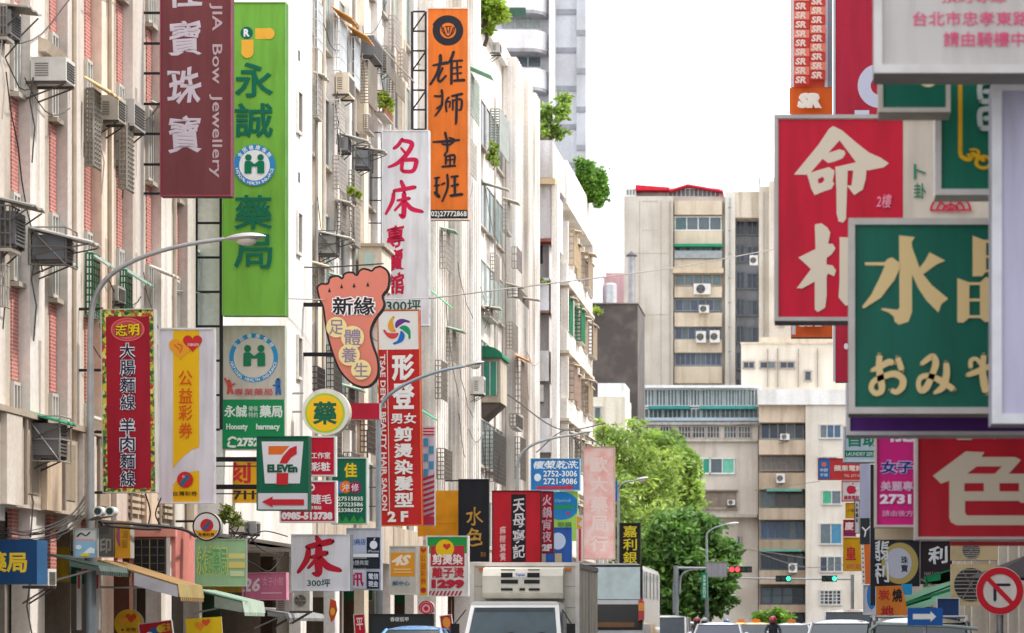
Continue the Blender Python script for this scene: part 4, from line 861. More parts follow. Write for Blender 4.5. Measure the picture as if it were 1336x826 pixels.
# white bed shop sign
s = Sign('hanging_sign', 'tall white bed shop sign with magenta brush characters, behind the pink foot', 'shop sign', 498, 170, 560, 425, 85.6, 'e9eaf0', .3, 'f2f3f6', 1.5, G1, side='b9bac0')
s.strokes([[(190, 120, 25), (165, 160, 28), (135, 185, 25)], [(200, 130, 28), (262, 150, 34), (230, 220, 35), (160, 290, 30), (95, 320, 18)], [(185, 185, 18), (210, 215, 20)], [(195, 270, 28), (188, 335, 28), (205, 352, 25)], [(200, 270, 28), (285, 268, 33), (290, 300, 33), (268, 348, 30), (205, 352, 28)],
 [(185, 425, 28), (205, 470, 35)], [(135, 490, 25), (200, 480, 32), (280, 465, 30)], [(130, 510, 28), (120, 570, 30), (75, 655, 20)], [(205, 510, 35), (205, 600, 38), (200, 675, 35), (175, 665, 22)], [(160, 560, 20), (240, 545, 28)], [(195, 570, 25), (140, 630, 18)], [(215, 570, 25), (260, 620, 35), (335, 640, 25)]], (490, 160, 5.51), 'cf1f4f')
s.vtext('專賣館', 516, 293, 386, 23, 'c41f46', .035, .08, brush=.12, heavy=.01)
s.text('300坪', 504, 391, 549, 407, '0f5a4c', .03)
s.ladder(479, 497, 172, 320, 6, 2, '4a484c')
# foot massage sign
FOOT = [(510,350),(512,335),(528,322),(552,322),(556,305),(572,294),(596,292),(608,302),(612,288),(630,278),(655,280),(664,290),(672,274),(690,264),(712,268),(722,272),(735,260),(760,256),(784,272),(794,300),(788,345),(768,372),(775,400),(768,425),(738,465),(722,510),(730,560),(748,610),(752,660),(742,695),(715,722),(680,726),(640,708),(600,665),(575,610),(553,540),(540,470),(532,415),(518,385)]
FOOT = [(240+u/2.95, 260+v/2.95) for u, v in FOOT]
def smooth_loop(p, n=3):
    q = p[-3:]+p+p[:3]; c_ = cat(q, n); return c_[3*n:-3*n]
def inset(p, d):
    out = []; k = len(p); ar = sum(p[i][0]*p[(i+1) % k][1]-p[(i+1) % k][0]*p[i][1] for i in range(k)); sg = 1 if ar > 0 else -1
    for i in range(k):
        a, b_ = p[i-1], p[(i+1) % k]; tx, ty = b_[0]-a[0], b_[1]-a[1]; l_ = math.hypot(tx, ty) or 1; out.append((p[i][0]-sg*ty/l_*d, p[i][1]+sg*tx/l_*d))
    return out
FT = smooth_loop(FOOT)
s = Sign('foot_sign', 'pink foot shaped massage sign with black outline and five toes', 'shop sign', 413, 347, 510, 507, 72, '2a2628', .16, None, 2, G1, shape=FT, side='2a2628')
s.trace([[((x-240)*2.95, (y-260)*2.95) for x, y in inset(FT, 2.6)]], (240, 260, 2.95), 'd9806f', 'pink_face')
for u, v in ((560, 352), (607, 337), (655, 334), (708, 330)): s.poly([(240+(u-6)/2.95, 260+(v+6)/2.95), (240+u/2.95, 260+(v-12)/2.95), (240+(u+6)/2.95, 260+(v+6)/2.95)], '2a2628')
s.text('新緣', 432, 386, 491, 413, 'efe9ea', .09, 'lettering_outline'); s.text('新緣', 434, 387.5, 489, 411.5, '23222c', .035)
for ch, u, v, r in (('足', 588, 493, 13.5), ('體', 650, 532, 15), ('養', 637, 600, 14), ('生', 683, 657, 13)):
    x, y = 240+u/2.95, 260+v/2.95; s.disc(x, y, r, 'ecd79b'); s.text(ch, x-r*.72, y-r*.72, x+r*.72, y+r*.72, '8f7f98', .02)
for y in (397, 462): s.arms(375, [y], 5, '26242a', x1=440)
# round medicine sign
RC = lambda cx, cy, rx, ry=None, n=36: [(cx+rx*math.cos(2*math.pi*i/n), cy+(ry or rx)*math.sin(2*math.pi*i/n)) for i in range(n)]
s = Sign('round_sign', 'round yellow medicine sign with green character in a white box ring', 'shop sign', 394, 507, 456, 567, 70.5, 'dedcd2', .34, None, 2, G1, shape=RC(425, 537.5, 31, 30.5), side='c9c5b8')
s.disc(424, 539, 26, '9ec03c'); s.disc(424, 539, 23.5, 'e7b81e'); s.text('藥', 408, 524, 440, 554, '0c5c43', .05)
s.arms(379, [513, 537], 2.5, 'a5a19a')
s = Sign('side_panel_sign', 'plain crimson box panel sticking out between the round sign and hair salon sign', 'shop sign', 456, 526, 495, 547, 74, 'c4233f', .3, None, 2, G1)
# tilted red hair salon sign
s = Sign('hanging_sign', 'tall red hair salon sign with white characters and colourful swirl header', 'shop sign', 496, 404, 551, 686, 82, 'cf2b2c', .3, 'e8883a', 1.0, G1, side='a8241f', roll=-.8)
s.rect(497.5, 406, 549.5, 456, 'ece9e4')
for k, c in enumerate(('6a3a8f', '1a9a6a', '1f6fc4', 'd9474a', 'e5a52c')):
    a = R(-80+72*k); pts = []
    for j in range(7):
        t = j/6; rr = 5+13*t; aa = a-.25+1.3*t-.9; pts.append((523+rr*math.cos(aa+.6), 431+rr*math.sin(aa+.6), 3+5*math.sin(math.pi*min(1, t*1.1+.05))*.9))
    s.strokes([pts], (0, 0, 1), c, 'swirl_petal')
s.vtext('形登', 529, 461, 535, 29, 'f5f1ef', .06, .06, heavy=.02); s.text('男女', 512, 539, 545, 553, 'f5f1ef', .05)
s.vtext('剪燙染髮型', 528, 556, 663, 25, 'f3efed', .045, .1); s.rect(508.2, 457, 509.2, 668, 'ecd6d2')
s.text('TSAE DENG BEAUTY HAIR SALON', 499, 462, 506, 666, 'f0dedc', .03, rot=1); s.text('2 F', 506, 667, 533, 681, 'f3efed', .045)
s.ladder(480, 495, 560, 660, 5, 2, '6b6668')
s = Sign('barber_pole', 'red white and blue striped barber column beside the red salon sign', 'barber pole', 552, 556, 567, 686, 83, 'd9dbe4', .25, None, 1, G1)
s.rect(552, 557, 567, 569, 'e9e5e6')
for k in range(3): s.rect(552, 558+k*4, 567, 560+k*4, 'c83045')
for k in range(5): s.rect(552.5+(k % 2)*7, 572+k*10, 559+(k % 2)*7, 582+k*10, '4f9fc4')
for k in range(8): s.poly([(552, 624+k*7), (567, 619+k*7), (567, 622.5+k*7), (552, 627.5+k*7)], 'b52f48')
s.rect(552, 674, 567, 685, 'b52f48')
# red noodle sign
s = Sign('hanging_sign', 'tall dark red noodle sign with a leafy chilli patterned border', 'shop sign', 134, 403, 204, 643, 51.5, '8a8a6a', .2, 'cfd0c8', 1.2, G1, kind='print_leaf', side='b9b7ae', roll=-.6)
s.rect(140.5, 413, 197.5, 637, 'a8172f', kind='sign'); s.disc(169, 430, 22, 'c9474a', 14); s.ring(169, 430, 14, 17, 'd9696a', .7); s.ring(169, 430, 20, 22, 'd9696a', .7)
s.text('志明', 152, 422, 185, 440, '3a2a12', .06, 'lettering_outline', brush=.05); s.text('志明', 153, 422.5, 184, 439, 'ecc81e', .04, brush=.05)
s.vtext('大腸麵線', 168.5, 447, 536, 19, '23243c', .03, .1, out='dcdde6', outw=.085)
s.vtext('羊肉麵線', 167.5, 545, 636, 19, '23243c', .03, .1, out='dcdde6', outw=.085)
s.arms(88, [402, 482, 563, 642], 3.5, '35302e')
# lottery sign
s = Sign('hanging_sign', 'tall pale lilac lottery sign with a yellow stripe, hearts and a red ball', 'shop sign', 207, 428, 280, 657, 54.8, 'dfdfe9', .14, 'e6e6ec', 2, G1, side='c3c3cc')
s.rect(226, 431, 260, 576, 'e7b912'); s.poly([(226, 576), (260, 576), (260, 583), (250, 587), (240, 595), (231, 604), (226, 611)], 'e7b912'); s.poly([(226, 632), (236, 622), (248, 616), (260, 614), (260, 655), (226, 655)], 'e7b912')
def heart(s, cx, cy, q, c):
    s.poly([(cx+q*.0625*16*math.sin(t)**3, cy-q*.0625*(13*math.cos(t)-5*math.cos(2*t)-2*math.cos(3*t)-math.cos(4*t))) for t in [2*math.pi*i/36 for i in range(36)]], c, 'heart')
heart(s, 236, 454, 15.5, 'e9a02c'); heart(s, 251.5, 447, 12.5, 'c92f2f'); s.text('好運旺旺來', 245, 448, 260, 452, 'f2d9d5', .03); s.strokes([[(228, 450, 1.4), (234, 456, 1.4)], [(232, 449, 1.4), (238, 452, 1.4), (235, 460, 1.4)]], (0, 0, 1), 'd2642a')
s.vtext('公益彩券', 242.5, 482, 573, 18, 'd9531e', .012, .12)
s.disc(242, 626, 10.5, 'c42a2c', name='ball'); s.poly([(234, 632), (244, 619), (249, 621), (239, 635)], '2a6a8f'); s.disc(240, 622, 2, 'e08a80')
s.text('台灣彩券', 226, 641, 258, 647, '2e2a22', .03)
# 7 convenience store
s = Sign('hanging_sign', 'square green convenience store sign with orange and red seven and a red arrow below', 'shop sign', 335, 569, 403, 666, 58, '126a4c', .3, '1e6f53', 1.2, G1, side='0e4f3a')
s.rect(336.5, 643.5, 401.8, 665, 'dcdce4'); s.trace([[(333, 95), (655, 95), (627, 418), (358, 418)]], (285, 560, 5.9), 'e4e4ea', 'painted_shape')
s.trace([[(385, 130), (548, 130), (490, 195), (385, 195)]], (285, 560, 5.9), 'e5722a', 'numeral'); s.trace([[(548, 150), (580, 135), (604, 128), (604, 190), (560, 220), (528, 265), (470, 265), (495, 210)]], (285, 560, 5.9), 'c92a30', 'numeral')
s.trace([[(449, 338), (540, 338), (537, 428), (447, 428)]], (285, 560, 5.9), 'c92a30', 'numeral')
s.text('ELEVEn', 349, 606, 388.5, 616.5, '0f5a3f', .06); s.trace([[(335, 560), (420, 518), (418, 540), (660, 540), (660, 585), (418, 585), (420, 602)]], (285, 560, 5.9), 'c62534', 'arrow')
for y in (602, 638): s.arms(262, [y-3], 6, '232228'); s.arms(262, [y+6], 1.6, '3a383c')
# engraving sign, studio signs
s = Sign('hanging_sign', 'yellow engraving sign with a red character, partly behind the green seven sign', 'shop sign', 289, 602, 345, 656, 63.5, 'e2aa1c', .2, 'e9c978', 1, G1)
s.text('刻', 297, 603, 327, 631, 'c22a35', .05); s.text('27111', 294, 640, 342, 652, '2a2722', .03)
s = Sign('hanging_sign', 'upper crimson makeup studio sign right of the green seven sign', 'shop sign', 395, 569, 438, 621.5, 62.4, 'd01736', .2, 'dfe0e0', 2, G1)
s.text('工作室', 406, 590, 431, 598.5, 'f1ebee', .04); s.text('彩粧', 406, 603, 431, 615, 'f1ebee', .05)
s = Sign('hanging_sign', 'lower crimson eyelash studio sign with a mobile number in a white strip', 'shop sign', 365, 627, 439, 682, 62.4, 'cf1f3a', .2, 'e6e2e2', 2, G1)
s.text('D', 404, 631, 411, 641, 'f1ebee', .06); s.text('睫毛', 406, 645, 433, 658, 'f1ebee', .045); s.text('專櫃級', 404, 660, 420, 665, 'f1ebee', .03)
s.text('0985-513738', 367.5, 668, 434, 678.5, 'f3e9ee', .07)
# green jia sign
s = Sign('hanging_sign', 'dark green photo shop sign with a yellow character, coloured dots and white numbers', 'shop sign', 432, 597, 479, 684, 65, '0f6a51', .25, 'c9d4ce', 1.4, G1)
s.text('佳', 449, 604, 466, 623, 'e7c51e', .07); s.disc(443, 636, 8, '2f7fc4'); s.disc(451, 635.5, 8, 'e2702e'); s.disc(463.5, 636, 8, '8f2a55'); s.text('沖', 446, 631, 456, 641, 'f3d9c4', .03); s.text('修', 458.5, 631, 468.5, 641, 'f0d5de', .03)
for i, t in enumerate(('27515835', '27523586', '23386527')): s.text(t, 441, 648+i*7.5, 474, 653.5+i*7.5, 'dfe9e0', .03)
for i in range(4): s.poly([(436+i*10, 682), (442+i*10, 672+2*(i % 2)), (447+i*10, 682)], '2a9a3c')
# honest pharmacy board
s = Sign('hanging_sign', 'cream and green pharmacy board with a round blue handshake logo', 'shop sign', 290, 425, 372, 587, 62.4, 'd6d0c2', .25, 'c9cfc4', 1, G1)
s.disc(331, 467, 32, '2f9ad2'); s.disc(331, 467, 26, 'd9d4c8'); s.arctext('全民健康保險', 331, 467, 29, 205, 335, 6, 'eef1f2'); s.arctext('NATIONAL HEALTH INSURANCE', 331, 467, 29, 170, 10, 4, 'eef1f2', flip=True)
helpers_logo(s, 332, 465, 21, '1b7f5a')
s.text('專業藥局', 306, 507, 356, 516, 'cf5560', .015)
s.strokes([[(299, 498, 5), (300, 504, 6), (298, 513, 3)], [(300, 505, 5), (304, 513, 3)], [(294, 494, 2.5), (299, 502, 2.5), (307, 501, 2)]], (0, 0, 1), 'd2544a', 'red_figure')
s.strokes([[(363, 497, 7), (363, 505, 6), (361, 514, 3)], [(364, 506, 5), (366, 514, 3)], [(357, 503, 2), (363, 503, 2.5)]], (0, 0, 1), '2f6fb5', 'blue_figure')
s.rect(291, 521.5, 371, 585.5, '159055'); s.text('永誠', 293, 529, 323, 545, 'e3efe6', .06); s.text('藥局', 339, 529, 369, 545, 'e3efe6', .06); s.text('健保', 325, 530, 337, 537, 'cfe6d8', .02); s.text('特約', 325, 538, 337, 545, 'cfe6d8', .02)
s.text('Honesty', 296, 553, 324, 563, 'dcebe0', .03, heavy=.02); s.text('harmacy', 335, 553, 366, 563, 'dcebe0', .03, heavy=.02); s.text('2752-1688', 310, 571, 372, 583, 'e3efe6', .06)
s.strokes([[(299, 574, 3.5), (304, 571, 3), (309, 573, 3)], [(300, 577, 3), (299, 582, 3), (308, 583, 3)]], (0, 0, 1), 'e3efe6', 'telephone_mark')
s.arms(256, [431], 2.5, '2c2a2e', dy=0)
# round ball sign
s = Sign('round_sign', 'small round lottery sign with a red and blue ball, below the lilac sign', 'shop sign', 251, 668, 288, 706, 54, '2f2b28', .2, None, 1, G1, shape=RC(269.5, 687, 18.5, 19))
s.disc(269.5, 687, 16.5, 'ddd8d4', 17); s.poly([(254, 692)]+[(269.5+15.5*math.cos(t), 687+16*math.sin(t)) for t in [.3+i*.17 for i in range(16)]], 'e0a51c'); s.disc(270, 685.5, 8.5, 'bf2a2f'); s.poly([(264, 690), (272, 680), (276, 682), (267, 693)], '2a5f86')
s.text('台灣彩券', 259, 695, 280, 700, '3a2a18', .02); s.arms(228, [680], 3, '2c2a2c')
# light green pharmacy box below
s = Sign('box_sign', 'pale green pharmacy box sign with washed yellow lettering, left of the pink 26 sign', 'shop sign', 253, 703, 321, 765, 56.5, 'a3cf9c', .5, 'b9d6b2', 1, G1, yaw=9, side='8f8b90')
s.text('永誠藥局', 257, 712, 297, 752, 'd5dc6a', .06); s.text('永誠藥局', 259, 714, 296, 750, '5fb27a', .02); s.rect(298, 722, 319, 729, 'dcd98a'); s.rect(298, 733, 319, 741, 'e0cf72'); s.rect(300, 745, 318, 752, 'cfe0a8')
fbk = s
s = Sign('box_sign_end', 'grey blank end panel of a box sign beside the round ball sign', 'shop sign', 236, 700, 252, 765, 56.2, '8e8c92', .3, None, 1, G1)
# bed 300 ping sign
s = Sign('box_sign', 'square white box sign with one big crimson bed character and 300 below', 'shop sign', 380, 697, 456, 771, 64, 'ececf4', .5, 'f0f1f6', 1.2, G1, side='6f7478')
s.strokes([[(148, 272, 26), (165, 305, 40)], [(95, 328, 30), (160, 312, 36), (232, 295, 38)], [(100, 345, 30), (88, 405, 36), (42, 472, 22)], [(160, 330, 42), (158, 420, 48), (158, 480, 40), (130, 482, 22)], [(118, 388, 22), (200, 362, 34)], [(150, 395, 28), (100, 447, 18)], [(172, 395, 30), (212, 440, 42), (282, 462, 26)]], (380, 640, 4.4417), 'c41f38')
s.text('300坪', 401, 755.5, 431, 765.5, '0f5a4c', .025)
# pink 26
s = Sign('box_sign', 'pink sign with a big white number 26, left of the white bed box sign', 'shop sign', 316, 747, 374, 783, 66.5, 'de7f9f', .3, 'e59ab2', 1, G1, roll=-.5)
s.text('26', 318, 754, 340, 772, 'f2e3ea', .03, slant=.15); s.text('女子小館', 343, 753, 370, 764, 'eeb4c6', .01); s.rect(341, 773, 368, 774.5, 'f0c9d6')
# telecom / phone sign
s = Sign('box_sign', 'narrow white and navy phone shop sign stack behind the lamp post', 'shop sign', 452, 689, 478+19, 770, 67, 'cdd0dc', .3, 'b9bcc8', 1, G1)
s.rect(455, 701, 478, 722, 'b9c4de'); s.text('豹商店', 456, 703, 477, 711, '3f5aa0', .03); s.rect(478.5, 701, 496, 742, '20263c'); s.disc(487.5, 711, 5, 'e8eaf2', 5.5); s.poly([(487, 704), (490, 701.5), (489, 704.5)], 'e8eaf2'); s.text('iPhone', 480, 717.5, 495, 721, 'b9c0d0', .02); s.rect(452, 722.5, 494, 727, 'ecedf2')
s.rect(452, 729, 493, 741, '262c34'); s.text('快捷典當', 457, 731, 481, 737.5, 'b9c0c8', .02)
s.rect(452, 743, 478, 768, 'c4c7d4'); s.text('訊', 456, 746, 475, 765, 'b8215a', .05); s.rect(479, 746, 495, 768, '232c48'); s.text('電信', 481, 748, 494, 756, 'dfe2ee', .04); s.text('現金', 481, 758, 494, 766, 'dfe2ee', .04)
# 4S orange, lottery strip, 1299 sign
s = Sign('box_sign', 'small orange and grey box sign with faded italic letters under a white lid', 'shop sign', 508, 712, 544, 776, 78, 'c9c6be', .5, 'd5d3cd', 1.6, G1, side='9c9890')
s.rect(510, 721, 541, 752, 'e29a26'); s.text('4S', 512, 724, 535, 738, 'f4e6d2', .05, slant=.25); s.rect(514, 742, 536, 743.5, 'f0d2a0'); s.rect(514, 746, 538, 747.2, 'f0d2a0'); s.text('郵中心', 512, 758, 535, 764, '3a6a8f', .03)
s = Sign('box_sign', 'red and green hair price sign reading 1299 with a yellow heart disc', 'shop sign', 556, 699, 611, 778, 80, 'e8e6e4', .3, 'e9e9e8', 1.2, G1)
s.rect(558, 701, 609, 722, '1f9a47'); s.rect(562, 712, 606, 739, 'bf2f3a'); s.disc(580.5, 716, 12, 'ecc01c'); heart(s, 583, 713, 5, 'cf3b2a'); s.text('剪燙染', 564, 723, 604, 737, 'f0e6e4', .07); s.text('離子燙', 564, 740, 606, 754, 'c22f3c', .07); s.text('1299', 563, 756, 606, 768, 'b8263a', .08)
for k in range(9): s.poly([(558+k*5, 777), (561+k*5, 771), (563.5+k*5, 771), (560.5+k*5, 777)], 'b5273a')
s = Sign('hanging_sign', 'narrow white strip sign with yellow lottery band, left of the 1299 sign', 'shop sign', 546, 712, 559, 778, 78.6, 'e4e4ea', .1, 'ececf0', .8, G1)
s.rect(548, 713, 557, 777, 'e5a41c'); s.vtext('公益彩券', 552.5, 723, 763, 7, 'd05a1e', .03); heart(s, 552.5, 718, 4, 'c93f2a'); s.disc(552.5, 770, 3.5, 'b9332a')
# orange cloth, black water colour, red hotpot signs
s = Sign('hanging_cloth', 'plain saffron orange cloth sign beside the black and gold sign', 'banner', 545, 640, 600, 700, 88, 'e39a24', .03, None, 1, G1, kind='fab', cabinet=False)
s.rect(547, 683, 596, 684, 'c47f1c')
s = Sign('hanging_sign', 'tall black cloth sign with two gold characters', 'shop sign', 598, 625, 638, 733, 87, '24252c', .16, '2f3038', 1, G1)
s.vtext('水色', 619, 660, 714, 22, 'c59a45', .02, .12, brush=.05); s.text('茶坊', 627, 720, 634, 727, 'a8823f', .02); s.arms(580, [627], 2, '4a474c')
s = Sign('hanging_sign', 'wide red hotpot sign with a black centre strip of white brush characters', 'shop sign', 642, 640, 706, 735, 84, 'cb1f2e', .25, '4a1a20', 1, G1)
s.rect(667, 645, 686, 733, '1f2028'); s.vtext('天母寧記', 677, 650, 729, 15, 'e4dfe2', .03, .1, brush=.08, heavy=.02); s.vtext('麻辣鴛鴦', 656, 686, 732, 8, 'efc9c9', .04, .08, brush=.08)
s = Sign('hanging_sign', 'narrow crimson late night hotpot sign marked 2F', 'shop sign', 704.5, 641, 722, 722, 84.6, 'c01c3c', .25, '4a1a28', 1, G1)
s.vtext('火鍋宵夜', 713.5, 645, 708, 12, 'e7c9d2', .03, .1, brush=.06, heavy=.01); s.text('2F', 707, 710, 720, 719, 'f0e6ea', .07)
s = Sign('hanging_sign', 'blue dry cleaning sign with white phone numbers and a red arrow', 'shop sign', 692, 598, 757, 640, 100, '2f7fc4', .25, '9fc4e0', 1, G1)
s.text('慶榮乾洗', 696, 601, 754, 612, 'e8f1f6', .03, brush=.04); s.text('2752-3006', 709, 614, 753, 622, 'e8f1f6', .02); s.text('2721-9086', 709, 624, 753, 632, 'e8f1f6', .02); s.disc(701.5, 623, 4.5, 'dbe8f2', 5); s.poly([(700, 634.5), (740, 634.5), (740, 632), (750, 636), (740, 640), (740, 638), (700, 638)], 'c4324a')
s = Sign('hanging_sign', 'lime green shop board carrying a blue oval, under the dry cleaning sign', 'shop sign', 716, 641, 754, 706, 101, 'a5d45f', .2, 'b9dd84', .8, G1)
s.disc(732, 660, 23, '2583c9', 18.5); s.rect(722, 659, 750, 664, '2a9a5c'); s.text('Optical', 724, 651, 744, 656, '9fd0ea', .01); s.disc(741, 670, 2, 'c9343a'); s.text('眼鏡', 728, 681, 746, 688, '4f8a4a', .02)
s = Sign('hanging_sign', 'rounded royal blue sign with a pale circle behind the truck', 'shop sign', 712, 688, 746, 742, 95, '2f5cab', .2, '4a74bb', .8, G1)
s.disc(728, 706, 10, 'b9cbe6', 11); s.rect(724, 722, 733, 738, 'b9a888')
s = Sign('hanging_sign', 'narrow red and white sign strip with yellow corner marks left of the faded pink sign', 'shop sign', 752, 672, 760.5, 733, 98, 'e6e2e2', .15, None, 1, G1)
s.rect(755, 690, 758, 732, 'c9262f'); s.poly([(752.5, 673), (760, 677), (754, 683), (760, 689), (752.5, 690)], 'd9a82c')
s = Sign('hanging_sign', 'tall faded pink sign with almost bleached characters', 'shop sign', 761, 583, 802, 730, 97, 'e0a79f', .25, 'c9a8a0', 1, G1, kind='fade')
s.vtext('歐大藥局行', 781.5, 594, 722, 24, 'ecd2cb', .05, .18)
s = Sign('hanging_sign', 'black jewellery sign with yellow characters beside the coach', 'shop sign', 808, 682, 836, 738, 116, '20201f', .2, '4a4a44', 1, G1)
s.vtext('嘉利銀', 822, 685, 736, 18, 'd9c62e', .03, .1)
s = Sign('hanging_sign', 'slim blue banner on the far lamp post', 'banner', 801.5, 627, 805.5, 654, 120, '2a6fb8', .05, None, 1, G1)
# left edge lower
s = Sign('box_sign', 'deep blue box sign with yellow pharmacy characters at the lower left edge', 'shop sign', -34, 704, 49, 762, 46.5, '17436f', .5, None, 1, G1, side='2f5d88', yaw=-4)
s.text('藥局', -20, 720, 36, 747, 'e0c12c', .06)
s = Sign('notice_board', 'small framed poster board strapped on the nearest lamp post', 'notice board', 96, 689, 127, 728, 49.4, 'd3d6d4', .1, '9da19e', 1.4, G1)
s.rect(98, 706, 125, 726, '8fbcd6'); s.rect(99, 703, 122, 705.5, 'd99aa0'); s.strokes([[(101, 700, 2), (106, 696, 2), (112, 699, 1.5), (117, 695, 2)]], (0, 0, 1), '33383c'); s.disc(103, 714, 4, 'dfe9ee', 3); s.poly([(108, 722), (118, 714), (124, 716), (124, 722)], 'e6eef2'); s.rect(106, 722, 117, 726, 'e3cf3a')
s = Sign('box_sign', 'yellow and grey box sign right behind the nearest lamp post', 'shop sign', 150, 680, 170, 728, 52, 'e3a92e', .3, None, 1, G1)
s.strokes([[(155, 688, 3), (154, 700, 5), (156, 712, 2)]], (0, 0, 1), 'a5567a'); s.vtext('油飯', 163, 690, 716, 8, 'a8772a', .02)
s = Sign('box_sign', 'grey box sign panel with a white seal mark beside the nearest lamp post', 'shop sign', 127, 679, 149.5, 727, 52.2, '7b7974', .3, 'b5b1a8', 1, G1)
s.text('印', 130, 702, 145, 722, 'b9b5ae', .03); s.rect(130, 683, 142, 697, '5f5c5a')
s = Sign('round_sign', 'round yellow lottery sign with a heart under the brown awning', 'shop sign', 149, 795, 186, 832, 54.5, 'd9b02a', .15, None, 1, G1, shape=RC(167.5, 813.5, 18.5))
heart(s, 171, 806, 7, 'c24a2a'); heart(s, 161, 810, 6, 'e09a2c'); s.disc(160, 822, 1.5, '3a2a1a'); s.text('彩券', 165, 819, 178, 824, '6a4a1a', .02)
s = Sign('banner', 'tilted red banner with yellow print by the round yellow lottery sign', 'banner', 184, 811, 228, 842, 53, 'c81f2f', .05, 'd5d2d8', 1, G1, roll=-7)
s.disc(203, 824, 6, '2f5fa8'); s.disc(212, 821, 5, 'e3c23a'); s.disc(197, 828, 5, 'e6e2e2'); s.text('旺來', 214, 814, 226, 826, 'e3b92c', .04)
s = Sign('banner', 'tilted yellow banner with a heart at the bottom left', 'banner', 244, 806, 291, 840, 56, 'ebc91f', .05, None, 1, G1, roll=-4)
heart(s, 263, 816, 7, 'e2892c'); heart(s, 271, 812, 5.5, 'd9572c')
for x0, lb in ((100, 'narrow white vertical strip banner left of the nearest lamp post'), (124, 'narrow white vertical strip banner right of the nearest lamp post')):
    s = Sign('banner', lb, 'banner', x0, 745, x0+6, 822, 50.5, 'd6d4d2', .05, None, 1, G1); s.rect(x0+1.5, 750, x0+4.5, 768, 'b5474a')
s = Sign('shop_board', 'dark shop board with small white writing above the blue car', 'shop sign', 482, 801, 565, 840, 75, '32383a', .3, '2a2e30', 1, G1)
s.text('香碳低甲', 509, 805, 533, 811, 'e4e6e4', .02)
s = Sign('banner', 'small red banner with a white mark at the foot of the lamp post', 'banner', 463, 801, 478, 830, 72, 'cf2336', .05, 'e6dcdc', 1, G1, roll=-4); s.text('平', 466, 806, 475, 822, 'ecd9da', .03)
s = Sign('banner', 'small red and yellow tilted banner left of the truck', 'banner', 578, 802, 594, 836, 74, 'cf2a38', .05, 'e6e0e0', 1, G1, roll=-8); s.disc(586, 812, 5, 'e39a3a', 7)
s = Sign('round_sign', 'round red fabric lantern with a white emblem left of the truck', 'lantern', 546, 784, 566, 802, 78, 'c9243a', .3, None, 1, G1, shape=RC(556, 793, 10, 9)); s.ring(556, 794, 3, 5.5, 'e6a6ae'); s.ring(556, 794, 7.5, 8.2, 'e6a6ae')
s = Sign('cloth_charm', 'orange red flame shaped cloth hanging under the shop awnings', 'banner', 429, 780, 440, 812, 70, 'd2522a', .05, None, 1, G1, shape=[(431, 781), (438, 784), (440, 796), (436, 808), (432, 812), (429, 800)]); s.disc(434, 798, 3, 'e8b03a', 5)

# ================================================================ SHOP SIGNS, RIGHT SIDE
G2 = 'signs hanging out from the right facades'
s = Sign('box_sign', 'dirty white address sign at the top right with pink lettering', 'shop sign', 1140, -70, 1470, 96, 24.7, 'bdb8b4', .5, 'c9c6c4', 11, G2, side='8a8784')
s.text('預約專線', 1228, -14, 1313, 4, 'd24a75', .02); s.text('台北市忠孝東路四段', 1191, 15, 1386, 34, 'd24a75', .015); s.text('請由騎樓中間上樓', 1231, 41.5, 1404, 61, 'd24a75', .015)
s.rect(1140, 89, 1470, 96, 'a49d96', 'lower_rail')
s = Sign('box_sign', 'narrow green sign with a pale corner of a character under the white address sign', 'shop sign', 1146, 80, 1240, 147, 26.4, '0b5e4c', .4, 'b3aca2', 6, G2)
s.ring(1211, 101, 8, 14, 'd9d2a8', .9)
s = Sign('box_sign', 'green sign with a golden chain line and grey characters', 'shop sign', 1220, 92, 1410, 255, 27, '0d6a52', .4, 'cdc9c6', 8, G2)
s.rect(1250, 100, 1255.5, 200, 'd9a514'); s.strokes([[(1253, 196, 5.5), (1254, 204, 5.5), (1262, 208, 5.5), (1268, 207, 5.5)]], (0, 0, 1), 'd9a514')
s.ring(1270, 200, 5, 9, 'd9a514', .7, -130, 170); s.ring(1283, 212, 7, 12, 'd9a514', .8); s.strokes([[(1268, 200, 5), (1284, 210, 5)]], (0, 0, 1), 'd9a514')
for yy in (108, 143): s.strokes([[(1279, yy+22, 7), (1278, yy+6, 7), (1284, yy, 7), (1310, yy, 7)], [(1284, yy+12, 6), (1310, yy+12, 6)], [(1281, yy+25, 7), (1310, yy+25, 7)]], (0, 0, 1), 'b4bdb8')
s = Sign('box_sign', 'white framed lilac blank sign at the right edge', 'shop sign', 1294, 106, 1500, 553, 25.6, 'b9b7cf', .5, 'd5d6dc', 13, G2, side='8f8e98')
s = Sign('box_sign', 'big dark green crystal sign with cream characters and Japanese lettering', 'shop sign', 1107, 285, 1420, 540, 28.5, '0a5c4b', .5, 'b8b3ae', 8.5, G2, side='8a8680')
r3 = (1100, 280, 5.508); c = 'd0b581'
s.trace([[(402, 150), (515, 162), (492, 200), (497, 240), (520, 300), (550, 385), (575, 430), (640, 510), (755, 605), (705, 645), (685, 705), (600, 620), (540, 530), (495, 430), (495, 700), (470, 770), (400, 792), (370, 770), (365, 735), (330, 705), (270, 682), (285, 672), (390, 685), (405, 670)]], r3, c)
s.trace([[(548, 385), (590, 330), (620, 272), (735, 332), (670, 360), (572, 432)]], r3, c)
s.trace([[(155, 345), (300, 343), (320, 320), (350, 308), (403, 345), (403, 395), (370, 470), (270, 600), (150, 675), (135, 665), (200, 580), (260, 460), (300, 368), (160, 365)]], r3, c)
